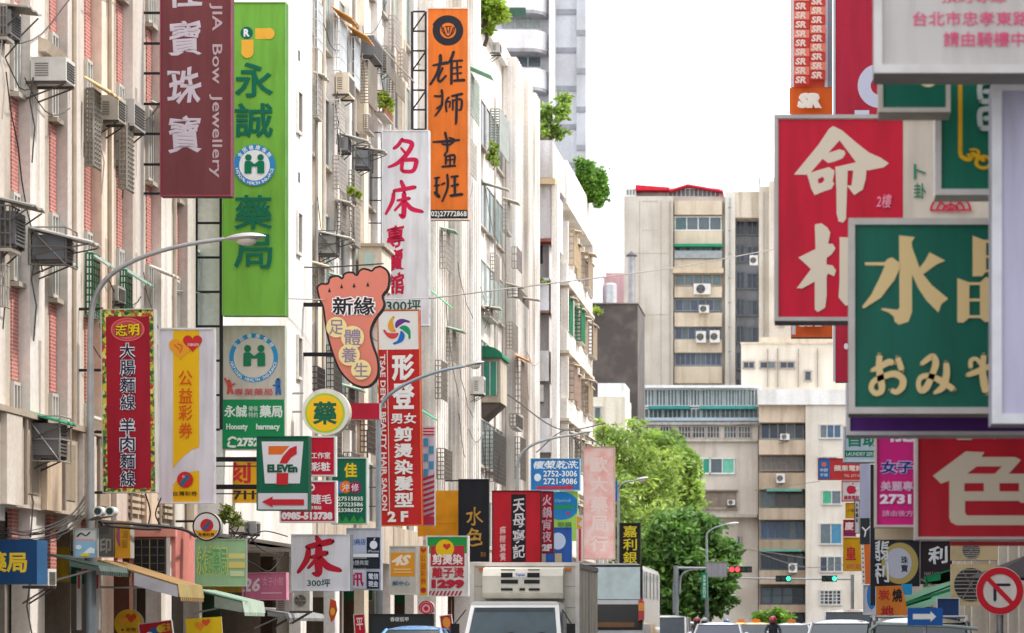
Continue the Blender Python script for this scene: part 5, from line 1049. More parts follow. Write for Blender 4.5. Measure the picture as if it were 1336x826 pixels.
s.trace([[(930, 153), (1010, 183), (1190, 183), (1230, 155), (1270, 175), (1270, 440), (1230, 445), (1190, 415), (1025, 415), (1000, 445), (930, 445)], [(1027, 205), (1190, 205), (1190, 295), (1027, 295)], [(1027, 312), (1190, 312), (1190, 398), (1027, 398)]], r3, c)
for ox in (0, 330): s.trace([[(820+ox, 458), (905+ox, 488), (985+ox, 488), (1025+ox, 450), (1075+ox, 470), (1075+ox, 765), (1020+ox, 775), (985+ox, 745), (905+ox, 745), (860+ox, 780), (820+ox, 775)], [(907+ox, 508), (983+ox, 508), (983+ox, 605), (907+ox, 605)], [(907+ox, 625), (983+ox, 625), (983+ox, 725), (907+ox, 725)]], r3, c)
r4 = (1100, 420, 5.508)
s.strokes([[(205, 350, 30), (265, 325, 42), (330, 290, 50), (358, 300, 40)], [(262, 245, 45), (258, 320, 48), (268, 400, 55), (278, 490, 48), (235, 515, 42), (202, 480, 40), (220, 430, 42), (290, 395, 45), (370, 375, 50), (425, 410, 52), (425, 465, 52), (385, 505, 42), (345, 492, 36)], [(392, 262, 42), (420, 345, 46)]], r4, c, wmul=.95)
s.strokes([[(562, 305, 32), (600, 275, 42), (645, 250, 45), (665, 300, 52), (640, 380, 48), (600, 470, 52), (560, 495, 45), (540, 450, 36), (560, 400, 40), (620, 390, 42), (700, 425, 48), (790, 485, 46)], [(740, 300, 44), (742, 380, 52), (715, 470, 52), (655, 512, 26)]], r4, c, wmul=.95)
s.strokes([[(890, 385, 34), (960, 360, 45), (1060, 320, 42), (1100, 345, 42)], [(915, 330, 34), (918, 280, 34), (955, 268, 30), (985, 300, 34)], [(1010, 245, 42), (1000, 340, 50), (1010, 430, 58), (1025, 505, 54)]], r4, c, wmul=.95)
s = Sign('box_sign', 'purple sign mostly hidden under the green crystal sign', 'shop sign', 1104, 500, 1480, 568, 29.6, '4a1a66', .5, 'b9b6b8', 5, G2)
# fortune telling sign
s = Sign('box_sign', 'red and cream fortune telling sign with large cream characters', 'shop sign', 1010, 150, 1300, 419, 33.5, 'cfc3b3', .5, 'b5aeaa', 5, G2, side='77727a')
s.rect(1016, 156, 1178, 413.5, 'c40f30', kind='sign'); r1 = (1000, 140, 5.9); c = 'd6c7b2'
s.trace([[(215, 515), (400, 290), (480, 170), (512, 145), (580, 178), (700, 280), (790, 350), (880, 390), (942, 432), (905, 462), (780, 488), (690, 425), (563, 255), (478, 350), (500, 345), (560, 325), (600, 335), (608, 360), (585, 395), (520, 420), (475, 430), (432, 398), (340, 505), (300, 520), (218, 520)]], r1, c)
s.trace([[(310, 515), (400, 485), (480, 462), (525, 490), (510, 570), (522, 590), (500, 630), (440, 650), (372, 678), (345, 630), (320, 540)], [(395, 555), (435, 535), (447, 560), (430, 582), (400, 590)]], r1, c)
s.trace([[(530, 460), (560, 455), (690, 425), (770, 480), (762, 560), (742, 635), (675, 678), (618, 602), (655, 605), (668, 490), (625, 488), (618, 700), (612, 860), (590, 890), (555, 880), (540, 820), (538, 640)]], r1, c)
s.trace([[(325, 120), (370, 112), (410, 140), (430, 175), (415, 250), (445, 250), (465, 280), (440, 320), (405, 345), (405, 390), (445, 395), (468, 430), (455, 468), (415, 450), (405, 470), (405, 600), (395, 680), (345, 710), (325, 690), (325, 505), (240, 550), (203, 548), (230, 515), (300, 420), (215, 342), (330, 285)]], (1000, 270, 5.16), c)
s.trace([[(492, 205), (700, 215), (760, 260), (760, 665), (530, 665), (485, 610), (492, 500)], [(560, 270), (690, 270), (690, 350), (560, 350)], [(560, 400), (690, 400), (690, 470), (560, 470)], [(560, 520), (690, 520), (690, 600), (560, 600)]], (1000, 270, 5.16), c)
s.text('2樓', 1144, 254, 1163, 272, 'e58aa0', .03, slant=.1); s.text('卜卦', 1191, 213, 1209, 262, '2f7a5c', .03) if 0 else s.vtext('卜卦', 1200, 212, 262, 16, '2f7a5c', .03, .2)
for k in range(3): s.ring(1240, 275, 8+k*8, 11+k*8, 'c42a45', .8, 180, 360)
for k in range(5): s.strokes([[(1240, 275, 2.5), (1240+26*math.cos(R(180+k*45)), 275+21*math.sin(R(180+k*45)), 2.5)]], (0, 0, 1), 'c42a45', 'bagua_line')
# SR sign and red ring sign behind
s = Sign('hanging_sign', 'tall orange patterned sign with repeated white SR letters', 'shop sign', 1032, -60, 1086, 440, 52, 'e6672a', .3, None, 2, G2, side='8f9098')
s.rect(1036, -60, 1076, 114, 'e0553a'); s.rect(1030, 115, 1086, 149, 'e8661c', kind='sign'); s.rect(1080, -60, 1086, 114, '8f9098'); s.rect(1033, -60, 1036, 114, 'dfe0e6'); s.rect(1076, -60, 1080, 114, 'dfe0e6')
for k in range(14):
    for j in range(2):
        y = -56+k*12.2+j*6; x = 1037+j*21; 
        if y < 104: s.rect(x-1, y-1, x+19, y+10, ['ea7f6a', 'cf3f3a'][(k+j) % 2]); s.text('SR', x+1, y, x+16, y+9, 'efd3c6', .05, slant=.1, rot=0)
s.text('SR', 1042, 124, 1073, 144, 'f2e9dc', .07, slant=.1, heavy=.03); s.text('SR', 1042, 405, 1073, 428, 'f2e9dc', .07, slant=.1, heavy=.03)
s.rect(1033, 419, 1038, 438, 'c9cdd6')
s = Sign('hanging_sign', 'tall crimson sign with a pale ring behind the fortune sign', 'shop sign', 1090, -60, 1170, 498, 50, 'b7203c', .3, None, 2, G2, side='8f9098')
s.ring(1148, 112, 12, 29, 'c9cbe0', 1.0); s.rect(1115, 144, 1134, 152, 'cfd3e6'); s.disc(1104, 452, 3, 'e6dfe4', 4)
s.rect(1087, -60, 1090, 498, 'b9bac2', 'edge_strip')
# red colour sign
s = Sign('box_sign', 'large red sign with one giant cream character under the purple sign', 'shop sign', 1194, 555, 1500, 704, 31.5, 'a81224', .5, 'b5aca8', 3.5, G2)
r5 = (1180, 560, 5.506); c = 'b8ab97'
s.trace([[(205, 335), (440, 160), (575, 165), (553, 200), (795, 200), (838, 222), (750, 320), (960, 320), (960, 525), (835, 530), (823, 515), (435, 515), (435, 600), (450, 620), (930, 620), (960, 560), (1030, 580), (1010, 690), (375, 690), (335, 670), (322, 640), (322, 370), (262, 392)], [(450, 320), (520, 268), (700, 268), (650, 320)], [(430, 388), (570, 388), (570, 447), (430, 447)], [(683, 388), (823, 388), (823, 447), (683, 447)]], r5, c)
s.trace([[(378, 20), (485, 20), (485, 78), (378, 78)]], r5, c); s.trace([[(600, 20), (740, 20), (645, 75)]], r5, c)
s.arms(1240, [709], 6, '9a2030', 'lower_trim', x1=1500)
s = Sign('box_sign', 'hot pink salon sign with navy and white characters', 'shop sign', 1141, 555, 1310, 688, 36, 'cf1f7c', .4, 'c9bdb6', 3, G2)
s.text('龍', 1160, 550, 1194, 577, 'ecd6e2', .08); s.text('女子', 1148, 600, 1192, 619, 'c9b4dc', .1, 'lettering_outline'); s.text('女子', 1149, 601, 1191, 618, '1f2f7a', .05)
s.text('美麗專業', 1149, 628, 1206, 641, 'd9b9d0', .04); s.text('2731', 1148, 645, 1189, 658, 'ecd9e6', .05); s.text('請由後方電梯', 1151, 666, 1212, 674, 'dca0c4', .03)
s = Sign('box_sign', 'blank cream panel under the hot pink salon sign', 'shop sign', 1142, 686, 1300, 704, 36.6, 'c9b99c', .3, None, 1, G2)
s = Sign('box_sign', 'pale blue self service sign with green characters and a green band', 'shop sign', 1100, 556, 1160, 603, 42, 'b9c9d6', .4, 'c9d0d6', 2, G2)
s.text('自助', 1107, 565, 1146, 583, '1a7a5c', .08); s.rect(1102, 588, 1158, 596, '0f6a52'); s.text('LAUNDRY SERVICE', 1104, 590, 1150, 595, 'b9d6cc', .03)
s = Sign('hanging_sign', 'tall pale lilac blank strip sign above a black y mark panel', 'shop sign', 1122, 602, 1135, 710, 46, 'b3b5cf', .2, None, 1, G2); s.rect(1122, 676, 1135, 710, '2f3438'); s.strokes([[(1125, 688, 1.8), (1129, 693, 1.8), (1128, 700, 1.8)], [(1129, 693, 1.6), (1135, 687, 1.6)]], (0, 0, 1), 'e6e6ea')
s = Sign('hanging_sign', 'narrow black strip sign right of the lilac strip', 'shop sign', 1135.5, 606, 1142, 790, 45.5, '23262f', .2, None, 1, G2)
s = Sign('hanging_sign', 'red and blue telecom sign with pale characters sticking out at the far right row', 'shop sign', 1067, 598, 1128, 626, 95, 'cf3e42', .25, 'c9544f', .6, G2)
s.rect(1067.5, 598.5, 1082.5, 625, '2a6fb5'); s.disc(1075, 606, 3.2, 'e0745a'); s.text('申辦', 1070, 611, 1080, 616, 'c9dcea', .03); s.text('手機', 1070, 617.5, 1080, 622, 'c9dcea', .03); s.text('蘋果電訊', 1088, 607, 1126, 615, 'eedfd6', .05); s.text('TEL 27110', 1101, 619, 1122, 622.5, 'eac6be', .02)
s = Sign('box_sign', 'white sign with a crimson apple mark', 'shop sign', 1098, 627, 1126, 654, 92, 'e9e6e9', .3, 'c9474f', 1, G2)
s.disc(1109.5, 639, 5, 'c8254a', 5.5); s.disc(1113, 639, 4.2, 'c8254a', 5); s.poly([(1111, 633), (1113, 629.5), (1114, 631.5)], 'c8254a'); s.disc(1118, 637.5, 1.8, 'e9e6e9'); s.text('蘋果電訊', 1101, 646.5, 1121, 652, 'b8264a', .04)
s = Sign('hanging_sign', 'small mustard square sign below the apple sign', 'shop sign', 1103, 656, 1117, 676, 90, 'dcaa14', .2, 'c9a02a', .8, G2); s.text('八角', 1106, 664, 1114, 668, '6a4a1a', .02)
s = Sign('hanging_sign', 'thin white strip sign with dark dots below the apple sign', 'shop sign', 1114.5, 652, 1121.5, 696, 86, 'dfdfe4', .15, '3a3236', .8, G2); s.vtext('水餃鍋貼', 1118, 656, 682, 3.6, '2a262c', .05)
s = Sign('hanging_sign', 'small crimson sign with a white character above the yellow sign', 'shop sign', 1100, 678, 1117, 700, 89, 'b81f42', .2, 'c9586a', .8, G2); s.text('慶', 1102, 681, 1114, 692, 'f0dfe4', .06); s.rect(1102, 695, 1114, 698, '5a3a7a')
s = Sign('hanging_sign', 'yellow sign with a red emperor character', 'shop sign', 1100, 701, 1128, 745, 88, 'e0a90f', .25, 'c99a2a', 1, G2); s.text('皇', 1103.5, 713, 1117, 731, 'c02a30', .05); s.text('統包', 1104, 735, 1126, 742, 'd47a5a', .03)
s = Sign('hanging_sign', 'narrow orange strip sign with a dotted white edge', 'shop sign', 1125, 700, 1137, 762, 70, 'e8762c', .2, None, 1, G2, roll=-2); s.rect(1125, 700, 1129, 762, 'e9e4df')
for k in range(10): s.disc(1127, 704+k*6, 1, '4a3a3a')
s = Sign('box_sign', 'black jade jewellery sign with a gold ring and white characters', 'shop sign', 1138, 704, 1200, 765, 60, '1f202a', .3, '2a2c36', 1, G2)
s.disc(1172.5, 734, 27, '2c2e38', 29); s.disc(1174, 735, 24, 'b09a5a', 27); s.disc(1172, 735, 17.5, 'b9b9cc', 20); s.vtext('珠寶', 1180, 725, 747, 9, '2f3036', .03); s.vtext('翡利', 1149, 704, 762, 22, 'd3d5dc', .022, .08, brush=.05)
s = Sign('box_sign', 'dark maroon sign with one white character next to the jade sign', 'shop sign', 1201, 706, 1242, 762, 58, '2e1f28', .3, '40303a', 1, G2); s.text('利', 1211, 713, 1236, 736, 'd9d9e2', .06, brush=.08); s.text('NAILS HAIR', 1206, 746, 1230, 751, '9a8f9a', .01); s.vtext('陽坊', 1220, 770, 771, 2, '2e1f28') if 0 else None
s = Sign('hanging_sign', 'orange charcoal grill sign with red and black characters and a torn edge', 'shop sign', 1143, 765, 1184, 812, 55, 'd9802e', .15, None, 1, G2, shape=[(1143, 765), (1176, 764), (1181, 782), (1184, 800), (1178, 814), (1172, 807), (1143, 806)])
s.text('燒', 1164, 768, 1177, 786, '2a221e', .06); s.text('炭', 1146, 769, 1161, 783, 'b5302a', .04); s.text('地', 1149, 790, 1166, 804, 'a8262a', .06, brush=.06)
s = Sign('hanging_sign', 'small blue and white sign behind the orange grill sign', 'shop sign', 1126, 763, 1143, 802, 62, 'd0d6e2', .2, 'dfe3ea', .8, G2); s.disc(1137, 778, 6, '2f7fcf', 17)
s = Sign('awning_cloth', 'mint and green striped awning cloth draped behind the orange grill sign', 'awning', 1176, 756, 1248, 800, 56, '9ad3b3', .03, None, 1, G2, shape=[(1180, 779), (1212, 766), (1248, 756), (1248, 774), (1215, 790), (1183, 800)], kind='fab', cabinet=False)
s.poly([(1180, 786), (1212, 776), (1248, 765), (1248, 769), (1212, 780), (1181, 790)], '1f7f52', 'stripe')
s = Sign('shop_board', 'navy board with a white rim partly behind the blue arrow sign', 'shop sign', 1222, 780, 1252, 818, 50, '24406f', .1, 'c9ccd4', 1.2, G2)
s = Sign('hanging_cloth', 'small teal cloth scrap hanging left of the beige condenser', 'banner', 1176, 762, 1190, 776, 57, '2f8fc9', .03, None, 1, G2, kind='fab', cabinet=False)
s = Sign('direction_sign', 'blue one way sign with a white arrow pointing right', 'road sign', 1184, 793, 1230, 816, 41.5, '1b5aa5', .04, None, 1, G2)
s.poly([(1191, 801), (1214, 801), (1214, 797.5), (1221.5, 804.5), (1214, 811.5), (1214, 808), (1191, 808)], 'dcdfd8', 'arrow')
obj('pole', MB().bar((0, .06, -2.2), (0, .06, .1), .03, 8), M('9a9c9e', 'metal'), s.o, world=False)
s = Sign('road_sign', 'round white no turning sign with a red ring and slash', 'road sign', 1274, 739, 1336, 803, 45, 'd9d2cc', .03, None, 1, G2, shape=RC(1304.5, 771, 31, 31.5))
s.strokes([[(1298, 783, 4), (1298, 764, 4)], [(1297, 763, 3.5), (1317, 763, 3.5)]], (0, 0, 1), '26263a', 'turn_arrow'); s.strokes([[(1287, 753, 6), (1322, 789, 6)]], (0, 0, 1), 'c0182a', 'slash'); s.ring(1304.5, 771, 22, 30.5, 'c0182a')
obj('pole', MB().bar((0, .08, -2.0), (0, .08, .55), .055, 10), M('8a8c8e', 'metal'), s.o, world=False, smooth=True)

# ================================================================ STREET LAMPS AND SIGNALS
def lamp(label, px, y_top, pts, Y, r, head, col='a9abad', lower=True):
    """pts: arm points in photo pixels; head: (x0,y0,x1,y1) of the luminaire"""
    b = P(px, 818+CZ*F/Y, Y); t = thing('street_lamp', label, 'street lamp', (b.x, Y, .13), 'street lamps')
    k = Y/F
    zt = P(0, y_top, Y).z
    obj('pole', MB().bar((b.x, Y, 2.9), (b.x, Y, zt), r, 14, r*.8), M(col, 'metal'), t, smooth=True)
    obj('pole_base', MB().bar((b.x, Y, .13), (b.x, Y, 2.899), r*1.35, 14), M('7f878d', 'metal'), t, smooth=True)
    pp = cat([(p[0], p[1]) for p in pts], 6)
    obj('arm', MB().tube([P(p[0], p[1], Y) for p in pp], r*.72, 12, .62), M(col, 'metal'), t, smooth=True)
    h = MB(); x0, y0, x1, y1 = head; n = 12; m = 14; A = P(x0, y0, Y); Bq = P(x1, y1, Y)
    vs = []; d = Bq-A
    prof = [0, .35, .6, .8, .93, 1, 1, .95, .8, .5, .05]
    L_ = d.length; u = d.normalized(); up = Vector((0, 0, 1)); w_ = Vector((0, 1, 0)); up = u.cross(w_)*-1 if u.cross(w_).z < 0 else u.cross(w_)
    k_ = len(prof)
    for i, q in enumerate(prof):
        c_ = A+u*L_*i/(k_-1)
        for j in range(n):
            a = 2*math.pi*j/n; sz = .075 if math.sin(a) > 0 else .055
            vs.append(c_+up*(sz*q*math.sin(a)*1.1)+w_*(.17*q*math.cos(a)))
    fs = [(i*n+j, i*n+(j+1) % n, (i+1)*n+(j+1) % n, (i+1)*n+j) for i in range(k_-1) for j in range(n)]+[tuple(range(n)), tuple(range((k_-1)*n, k_*n))]
    hd = obj('lamp_head', h.add(vs, fs), M('c3c3c2', 'metal'), t, smooth=True)
    c_ = A+u*L_*.55-up*.05
    le = obj('lens', MB().ell(c_, (L_*.24, .13, .1), 14, 8), M('d9d4c8', 'glass'), hd, smooth=True, world=False)
    for v in le.data.vertices: v.co -= t.location
    return t
lamp('nearest grey street lamp with a long curved arm over the tall green sign', 118, 470, [(118, 474), (118, 430), (122, 395), (134, 370), (155, 351), (190, 334), (240, 320), (292, 312)], 50, .075, (290, 312, 347, 308))
lamp('second street lamp with an arm crossing the red hair salon sign', 494, 560, [(494, 563), (494, 545), (498, 528), (512, 512), (540, 496), (575, 484), (606, 478)], 79, .085, (604, 478.5, 632, 472), col='9fb0bb')
lamp('third street lamp rising behind the red hotpot sign', 675, 612, [(675, 614), (677, 600), (684, 588), (700, 578), (725, 571), (752, 567)], 103, .09, (750, 567, 774, 562), col='b0b4b6')
lamp('far street lamp beside the faded pink sign', 807, 640, [(807, 642), (809, 634), (816, 629), (828, 627)], 122, .07, (826, 627.5, 846, 623), col='b0b4b6')
lamp('distant street lamp above the traffic signal mast', 922, 705, [(922, 706), (923, 696), (932, 689), (945, 685)], 158, .08, (944, 685, 964, 682), col='9fb0b2')
t = thing('signal_mast', 'grey signal mast with a curved double arm in front of the dark tree', 'traffic light', P(882, 818+CZ*F/150, 150), 'traffic signals')
Ym = 150
obj('pole', MB().bar(P(882, 818+CZ*F/Ym, Ym), P(882, 738, Ym), .14, 12), M('9aa3aa', 'metal'), t, smooth=True)
obj('arm', MB().bar(P(880, 741, Ym), P(952, 742, Ym), .07, 8), M('a5adb3', 'metal'), t, smooth=True)
obj('brace', MB().tube([P(*q, Ym) for q in cat([(887, 775), (888, 756), (893, 747), (905, 743), (925, 742)], 5)], .05, 8), M('a5adb3', 'metal'), t, smooth=True)
obj('control_box', MB().box(P(878, 0, Ym).x, P(881, 0, Ym).x, Ym-.25, Ym-.1, P(0, 800, Ym).z, P(0, 760, Ym).z), M('8c9499', 'metal'), t)
s = Sign('rear_sign_panel', 'blank grey back of a road sign on the signal mast', 'road sign', 921, 733, 949, 753, 149.6, 'a9a9b0', .06, '8f8f96', .8, 'traffic signals')
for x in (928, 936, 943): s.rect(x, 734, x+.8, 752, '8b8b92', 'stiffener')
s = Sign('street_name_sign', 'narrow vertical green street sign with white writing below the signal mast', 'road sign', 915, 747, 923, 782, 149.2, '1f8f6a', .06, None, .8, 'traffic signals'); s.vtext('忠孝東路四段', 919, 750, 780, 4, 'dcefe6', .03)
def signal(label, x0, y0, x1, y1, Y, cols, dark='1f3a3a'):
    A = P(x0, y1, Y); Bq = P(x1, y0, Y); t = thing('traffic_light', label, 'traffic light', ((A.x+Bq.x)/2, Y, A.z), 'traffic signals')
    obj('housing', MB().box(A.x, Bq.x, Y, Y+.3, A.z, Bq.z), M(dark, 'paint'), t)
    n = len(cols); W_ = (Bq.x-A.x)/n; r = min(W_, Bq.z-A.z)*.42
    for i, c in enumerate(cols):
        cx = A.x+W_*(i+.5); cz = (A.z+Bq.z)/2
        circ = [(cx+r*math.cos(a*math.pi/8), cz+r*math.sin(a*math.pi/8)) for a in range(16)]
        obj('light', MB().prism(circ, 'y', Y-.06, Y-.002), M(c, 'glow' if c in ('ff3a44', '3dffb0') else 'glass', 1.6 if c in ('ff3a44', '3dffb0') else None), t)
        obj('visor', MB().prism([(cx+r*1.12*math.cos(R(20+a*14)), cz+r*1.12*math.sin(R(20+a*14))) for a in range(11)]+[(cx+r*1.02*math.cos(R(160-a*14)), cz+r*1.02*math.sin(R(160-a*14))) for a in range(11)], 'y', Y-.28, Y-.001), M(dark, 'paint'), t)
    return t
signal('horizontal traffic light showing red at the end of the curved mast arm', 951, 739, 981, 747, 149, ['ff3a44', 'ff3a44', '16403a', '16403a'])
signal('horizontal traffic light showing green before the dark balconies', 1012, 751, 1032, 759, 150, ['173436', '173436', '3dffb0'])
signal('horizontal traffic light showing green before the cream wall', 1072, 751, 1092, 759, 150, ['173436', '173436', '3dffb0'])
t = thing('signal_arm_pole', 'thin pole and arms that carry the two green traffic lights', 'pole', P(1112, 818+CZ*F/150.2, 150.2), 'traffic signals')
obj('pole', MB().bar(P(1112, 818+CZ*F/150.2, 150.2), P(1112, 750, 150.2), .09, 10), M('a5adb3', 'metal'), t, smooth=True)
obj('arm', MB().bar(P(965, 754.5, 150.35), P(1112, 756, 150.35), .045, 8), M('a9b1b6', 'metal'), t, smooth=True)

# ================================================================ VEHICLES
def wheel(par, x, y, r, w_=.2):
    o = obj('wheel', MB().bar((x-w_/2, y, r), (x+w_/2, y, r), r, 18), M('1c1c1d', 'fab'), par, world=False, smooth=True)
    obj('rim', MB().bar((x-w_/2-.01, y, r), (x+w_/2+.01, y, r), r*.58, 12), M('9fa1a4', 'metal'), o, world=False)
def car(label, px, Y, w_=1.75, h=1.45, L=4.3, col='e8e8ea', name='parked_car', taxi=False, hood=1.0, face=1, cat_='car', group='cars in the road', van=False, glass='2f3a42', lamps=True):
    x = (px-XV)*Y/F
    t = thing(name, label, cat_, (x, Y, 0), group)
    hw = w_/2; m = M(col, 'car'); cy0 = .15 if van else .95; y_r = L-(.15 if van else .45); rs = .8 if not van else .55; zb = .92
    # lower body lofted with rounded nose
    def ring_(y, z0, z1, ww): return [(-ww, y, z0), (-ww*1.02, y, (z0+z1)/2), (-ww*.94, y, z1), (0, y, z1+.03), (ww*.94, y, z1), (ww*1.02, y, (z0+z1)/2), (ww, y, z0)]
    st = [(0, .38, .66, hw*.86), (.12, .3, .74, hw*.96), (cy0+.1, .25, zb, hw), (L*.6, .25, zb+.02, hw), (L-.25, .3, zb+.02, hw*.96), (L, .4, .85, hw*.86)]
    vs = []; 
    for q in st: vs += ring_(*q)
    k = 7; fs = [(i*k+j, i*k+(j+1) % k, (i+1)*k+(j+1) % k, (i+1)*k+j) for i in range(len(st)-1) for j in range(k)]+[tuple(range(k)), tuple(range((len(st)-1)*k, len(st)*k))]
    obj('body', MB().add(vs, fs), m, t, world=False, smooth=True)
    # cabin: base ring to roof ring with pillars; glass between
    yb0, yb1 = cy0, y_r; yt0, yt1 = cy0+rs, y_r-(.5 if not van else .12); tw = hw*(.80 if not van else .88)
    base = [(-hw*.94, yb0, zb), (hw*.94, yb0, zb), (hw*.94, yb1, zb), (-hw*.94, yb1, zb)]; top = [(-tw, yt0, h-.09), (tw, yt0, h-.09), (tw, yt1, h-.09), (-tw, yt1, h-.09)]
    gl = MB(); gl.add(base+top, [(0, 1, 5, 4), (1, 2, 6, 5), (2, 3, 7, 6), (3, 0, 4, 7)])
    g_ = obj('windows', gl, M(glass, 'glass'), t, world=False)
    pm = MB()
    for a, b_ in zip(base, top): pm.bar(a, b_, .04, 6)
    for sx in (-1, 1):
        pm.bar((sx*hw*.95, (yb0+yb1)/2, zb), (sx*(tw+.01), (yt0+yt1)/2, h-.08), .035, 6); pm.bar((sx*hw*.95, yb0, zb), (sx*hw*.95, yb1, zb), .03, 6)
    pm.bar(base[0], base[1], .03, 6); pm.bar(base[2], base[3], .03, 6)
    obj('pillars', pm, m, t, world=False)
    # crowned roof
    nx, ny = 8, 6; vs = []
    for i in range(nx+1):
        for j in range(ny+1):
            u = i/nx*2-1; v = j/ny*2-1; z = h-.09+.09*(1-abs(u)**3)*(1-abs(v)**4); vs.append((u*(tw+.02), (yt0+yt1)/2+v*((yt1-yt0)/2+.03), z))
    fs = [(i*(ny+1)+j, (i+1)*(ny+1)+j, (i+1)*(ny+1)+j+1, i*(ny+1)+j+1) for i in range(nx) for j in range(ny)]
    obj('roof', MB().add(vs, fs), m, t, world=False, smooth=True)
    for sx in (-1, 1):
        for y in (.8, L-.8): wheel(t, sx*(hw-.1), y, .31)
        if lamps:
            obj('headlight', MB().ell((sx*hw*.68, .04, .62), (.16, .09, .08), 10, 6), M('e3e6e8' if face > 0 else 'a8202a', 'glass'), t, world=False, smooth=True)
        obj('mirror', MB().ell((sx*(hw+.1), cy0+.25, 1.0), (.1, .07, .07), 8, 6), m, t, world=False, smooth=True)
    obj('bumper', MB().box(-hw*.9, hw*.9, -.06, .06, .32, .5), M('303234', 'paint'), t, world=False)
    if taxi:
        ts = obj('roof_sign', MB().prism([(-.2, h), (.2, h), (.15, h+.16), (-.15, h+.16)], 'y', (yt0+yt1)/2-.1, (yt0+yt1)/2+.1), M('e08a3a', 'paint'), t, world=False)
    return t
car('white minivan in the road just right of the coach', 868, 112, 1.7, 1.72, 4.4, 'e6e6e8', van=True)
car('silver car between the white minivan and the scooter riders', 889, 122, 1.7, 1.5, 4.2, 'c3cdd2')
car('white car in front of the scooter riders', 935, 98, 1.8, 1.42, 4.4, 'ebecef', glass='252b4c')
car('yellow taxi with an orange roof sign in the middle of the road', 985, 128, 1.75, 1.46, 4.4, 'e6a91c', taxi=True)
car('second yellow taxi just behind the first one', 965, 150, 1.75, 1.5, 4.4, 'dda21c', taxi=True)
car('white taxi-like car with an orange roof lamp before the shrub', 1032, 118, 1.75, 1.42, 4.4, 'e9e9ec', taxi=True)
car('small black car between the shrub and the right kerb', 1062, 132, 1.7, 1.48, 4.2, '2c3036')
car('light grey car with a slanted windscreen beside the green jeep', 1100, 62, 1.7, 1.42, 4.2, 'c9ccd0')
car('sky blue car below the dark shop board', 524, 62, 1.5, 1.28, 4.0, '3f8fc9')
car('white van top behind the dark green jeep', 1112, 78, 1.7, 1.75, 4.5, 'dfe2e3', van=True)
t = car('dark green boxy jeep parked in front of the right hand signs', 1203, 43.5, 1.66, 1.40, 3.9, '20342f', van=True, glass='1a2623')
m = MB()
for x in (-.72, .72): m.tube([(x, .55, 1.33), (x, .75, 1.41), (x, 3.3, 1.41), (x, 3.5, 1.33)], .025, 6)
for y in (.8, 1.9, 3.0): m.bar((-.72, y, 1.41), (.72, y, 1.41), .018, 6)
obj('roof_rail', m, M('a9adb0', 'metal'), t, world=False)
obj('bonnet_hoop', MB().tube([(-.83, -.45, .9), (-.8, -.45, 1.2), (-.68, -.45, 1.3), (.4, -.45, 1.26), (.83, -.45, 1.22)], .03, 8), M('8f9a98', 'metal'), t, world=False, smooth=True)
# refrigerated truck
YT = 62.; kx = YT/F; tx = (685-XV)*kx
t = thing('refrigerated_truck', 'white refrigerated truck with a cooling unit above its cab', 'truck', (tx, YT, 0), 'cars in the road')
hw = 1.17; zt = P(0, 735, YT).z; BW = 'cfcabf'
obj('cargo_box', MB().box(-hw, hw, 0, 5.2, .75, zt), M(BW, 'paint'), t, world=False)
obj('box_edge_trim', MB().box(-hw-.02, -hw+.07, -.03, 0, .75, zt+.02).box(hw-.07, hw+.02, -.03, 0, .75, zt+.02).box(-hw+.07, hw-.07, -.03, 0, zt-.06, zt+.02), M('dedbd4', 'paint'), t, world=False)
obj('side_panel_rail', MB().box(hw, hw+.02, 0, 5.2, zt-.1, zt).box(hw, hw+.02, 0, .08, .75, zt-.1).box(hw, hw+.02, 2.6, 2.66, .75, zt-.1), M('8e9092', 'metal'), t, world=False)
for sx in (-1, 1): obj('marker_light', MB().box(sx*.95-.06, sx*.95+.06, -.05, -.031, zt-.16, zt-.1), M('e0762a', 'paint'), t, world=False)
ux0, ux1 = (633-685)*kx, (737-685)*kx; uz0, uz1 = P(0, 782, YT).z, P(0, 740, YT).z
pr = [(-.0, uz0), (-.35, uz0+.02), (-.48, uz0+.14), (-.5, uz1-.2), (-.38, uz1-.04), (0, uz1)]
fr_ = obj('fridge_unit', MB().prism(pr, 'x', ux0, ux1), M('d6d2c6', 'paint'), t, world=False)
m = MB()
for y0, y1, x0, x1 in ((743.5, 745, 657, 675), (743.5, 745, 692, 707), (748, 754, 657, 672), (748, 754, 691, 707), (757, 762, 657, 679), (757, 762, 687, 707), (768, 771, 657, 672), (768, 771, 681, 688), (768, 771, 693, 707)):
    m.box((x0-685)*kx, (x1-685)*kx, -.512, -.495, P(0, y1, YT).z, P(0, y0, YT).z)
obj('vent_slots', m, M('25272b', 'paint'), fr_, world=False)
obj('label_plate', MB().box((675-685)*kx, (689-685)*kx, -.513, -.497, P(0, 754, YT).z, P(0, 748, YT).z), M('dfe3ee', 'paint'), fr_, world=False)
gv, gf, gw, gh = glyphs('Topcon', .03); a0 = (676-685)*kx; ww = 12*kx
obj('lettering', MB().add([(a0+x/gw*ww, -.516, P(0, 753, YT).z+y/gh*4*kx) for x, y, z in gv], gf), M('2f4f9f', 'print'), fr_, world=False)
cx0, cx1 = (619-685)*kx, (742-685)*kx; zc = P(0, 789, YT).z
vs = [(cx0, -1.75, .45), (cx1, -1.75, .45), (cx1, -.15, .45), (cx0, -.15, .45), (cx0, -1.78, 1.02), (cx1, -1.78, 1.02), (cx1, -.15, 1.02), (cx0, -.15, 1.02), (cx0+.09, -1.35, zc), (cx1-.09, -1.35, zc), (cx1-.07, -.15, zc), (cx0+.07, -.15, zc)]
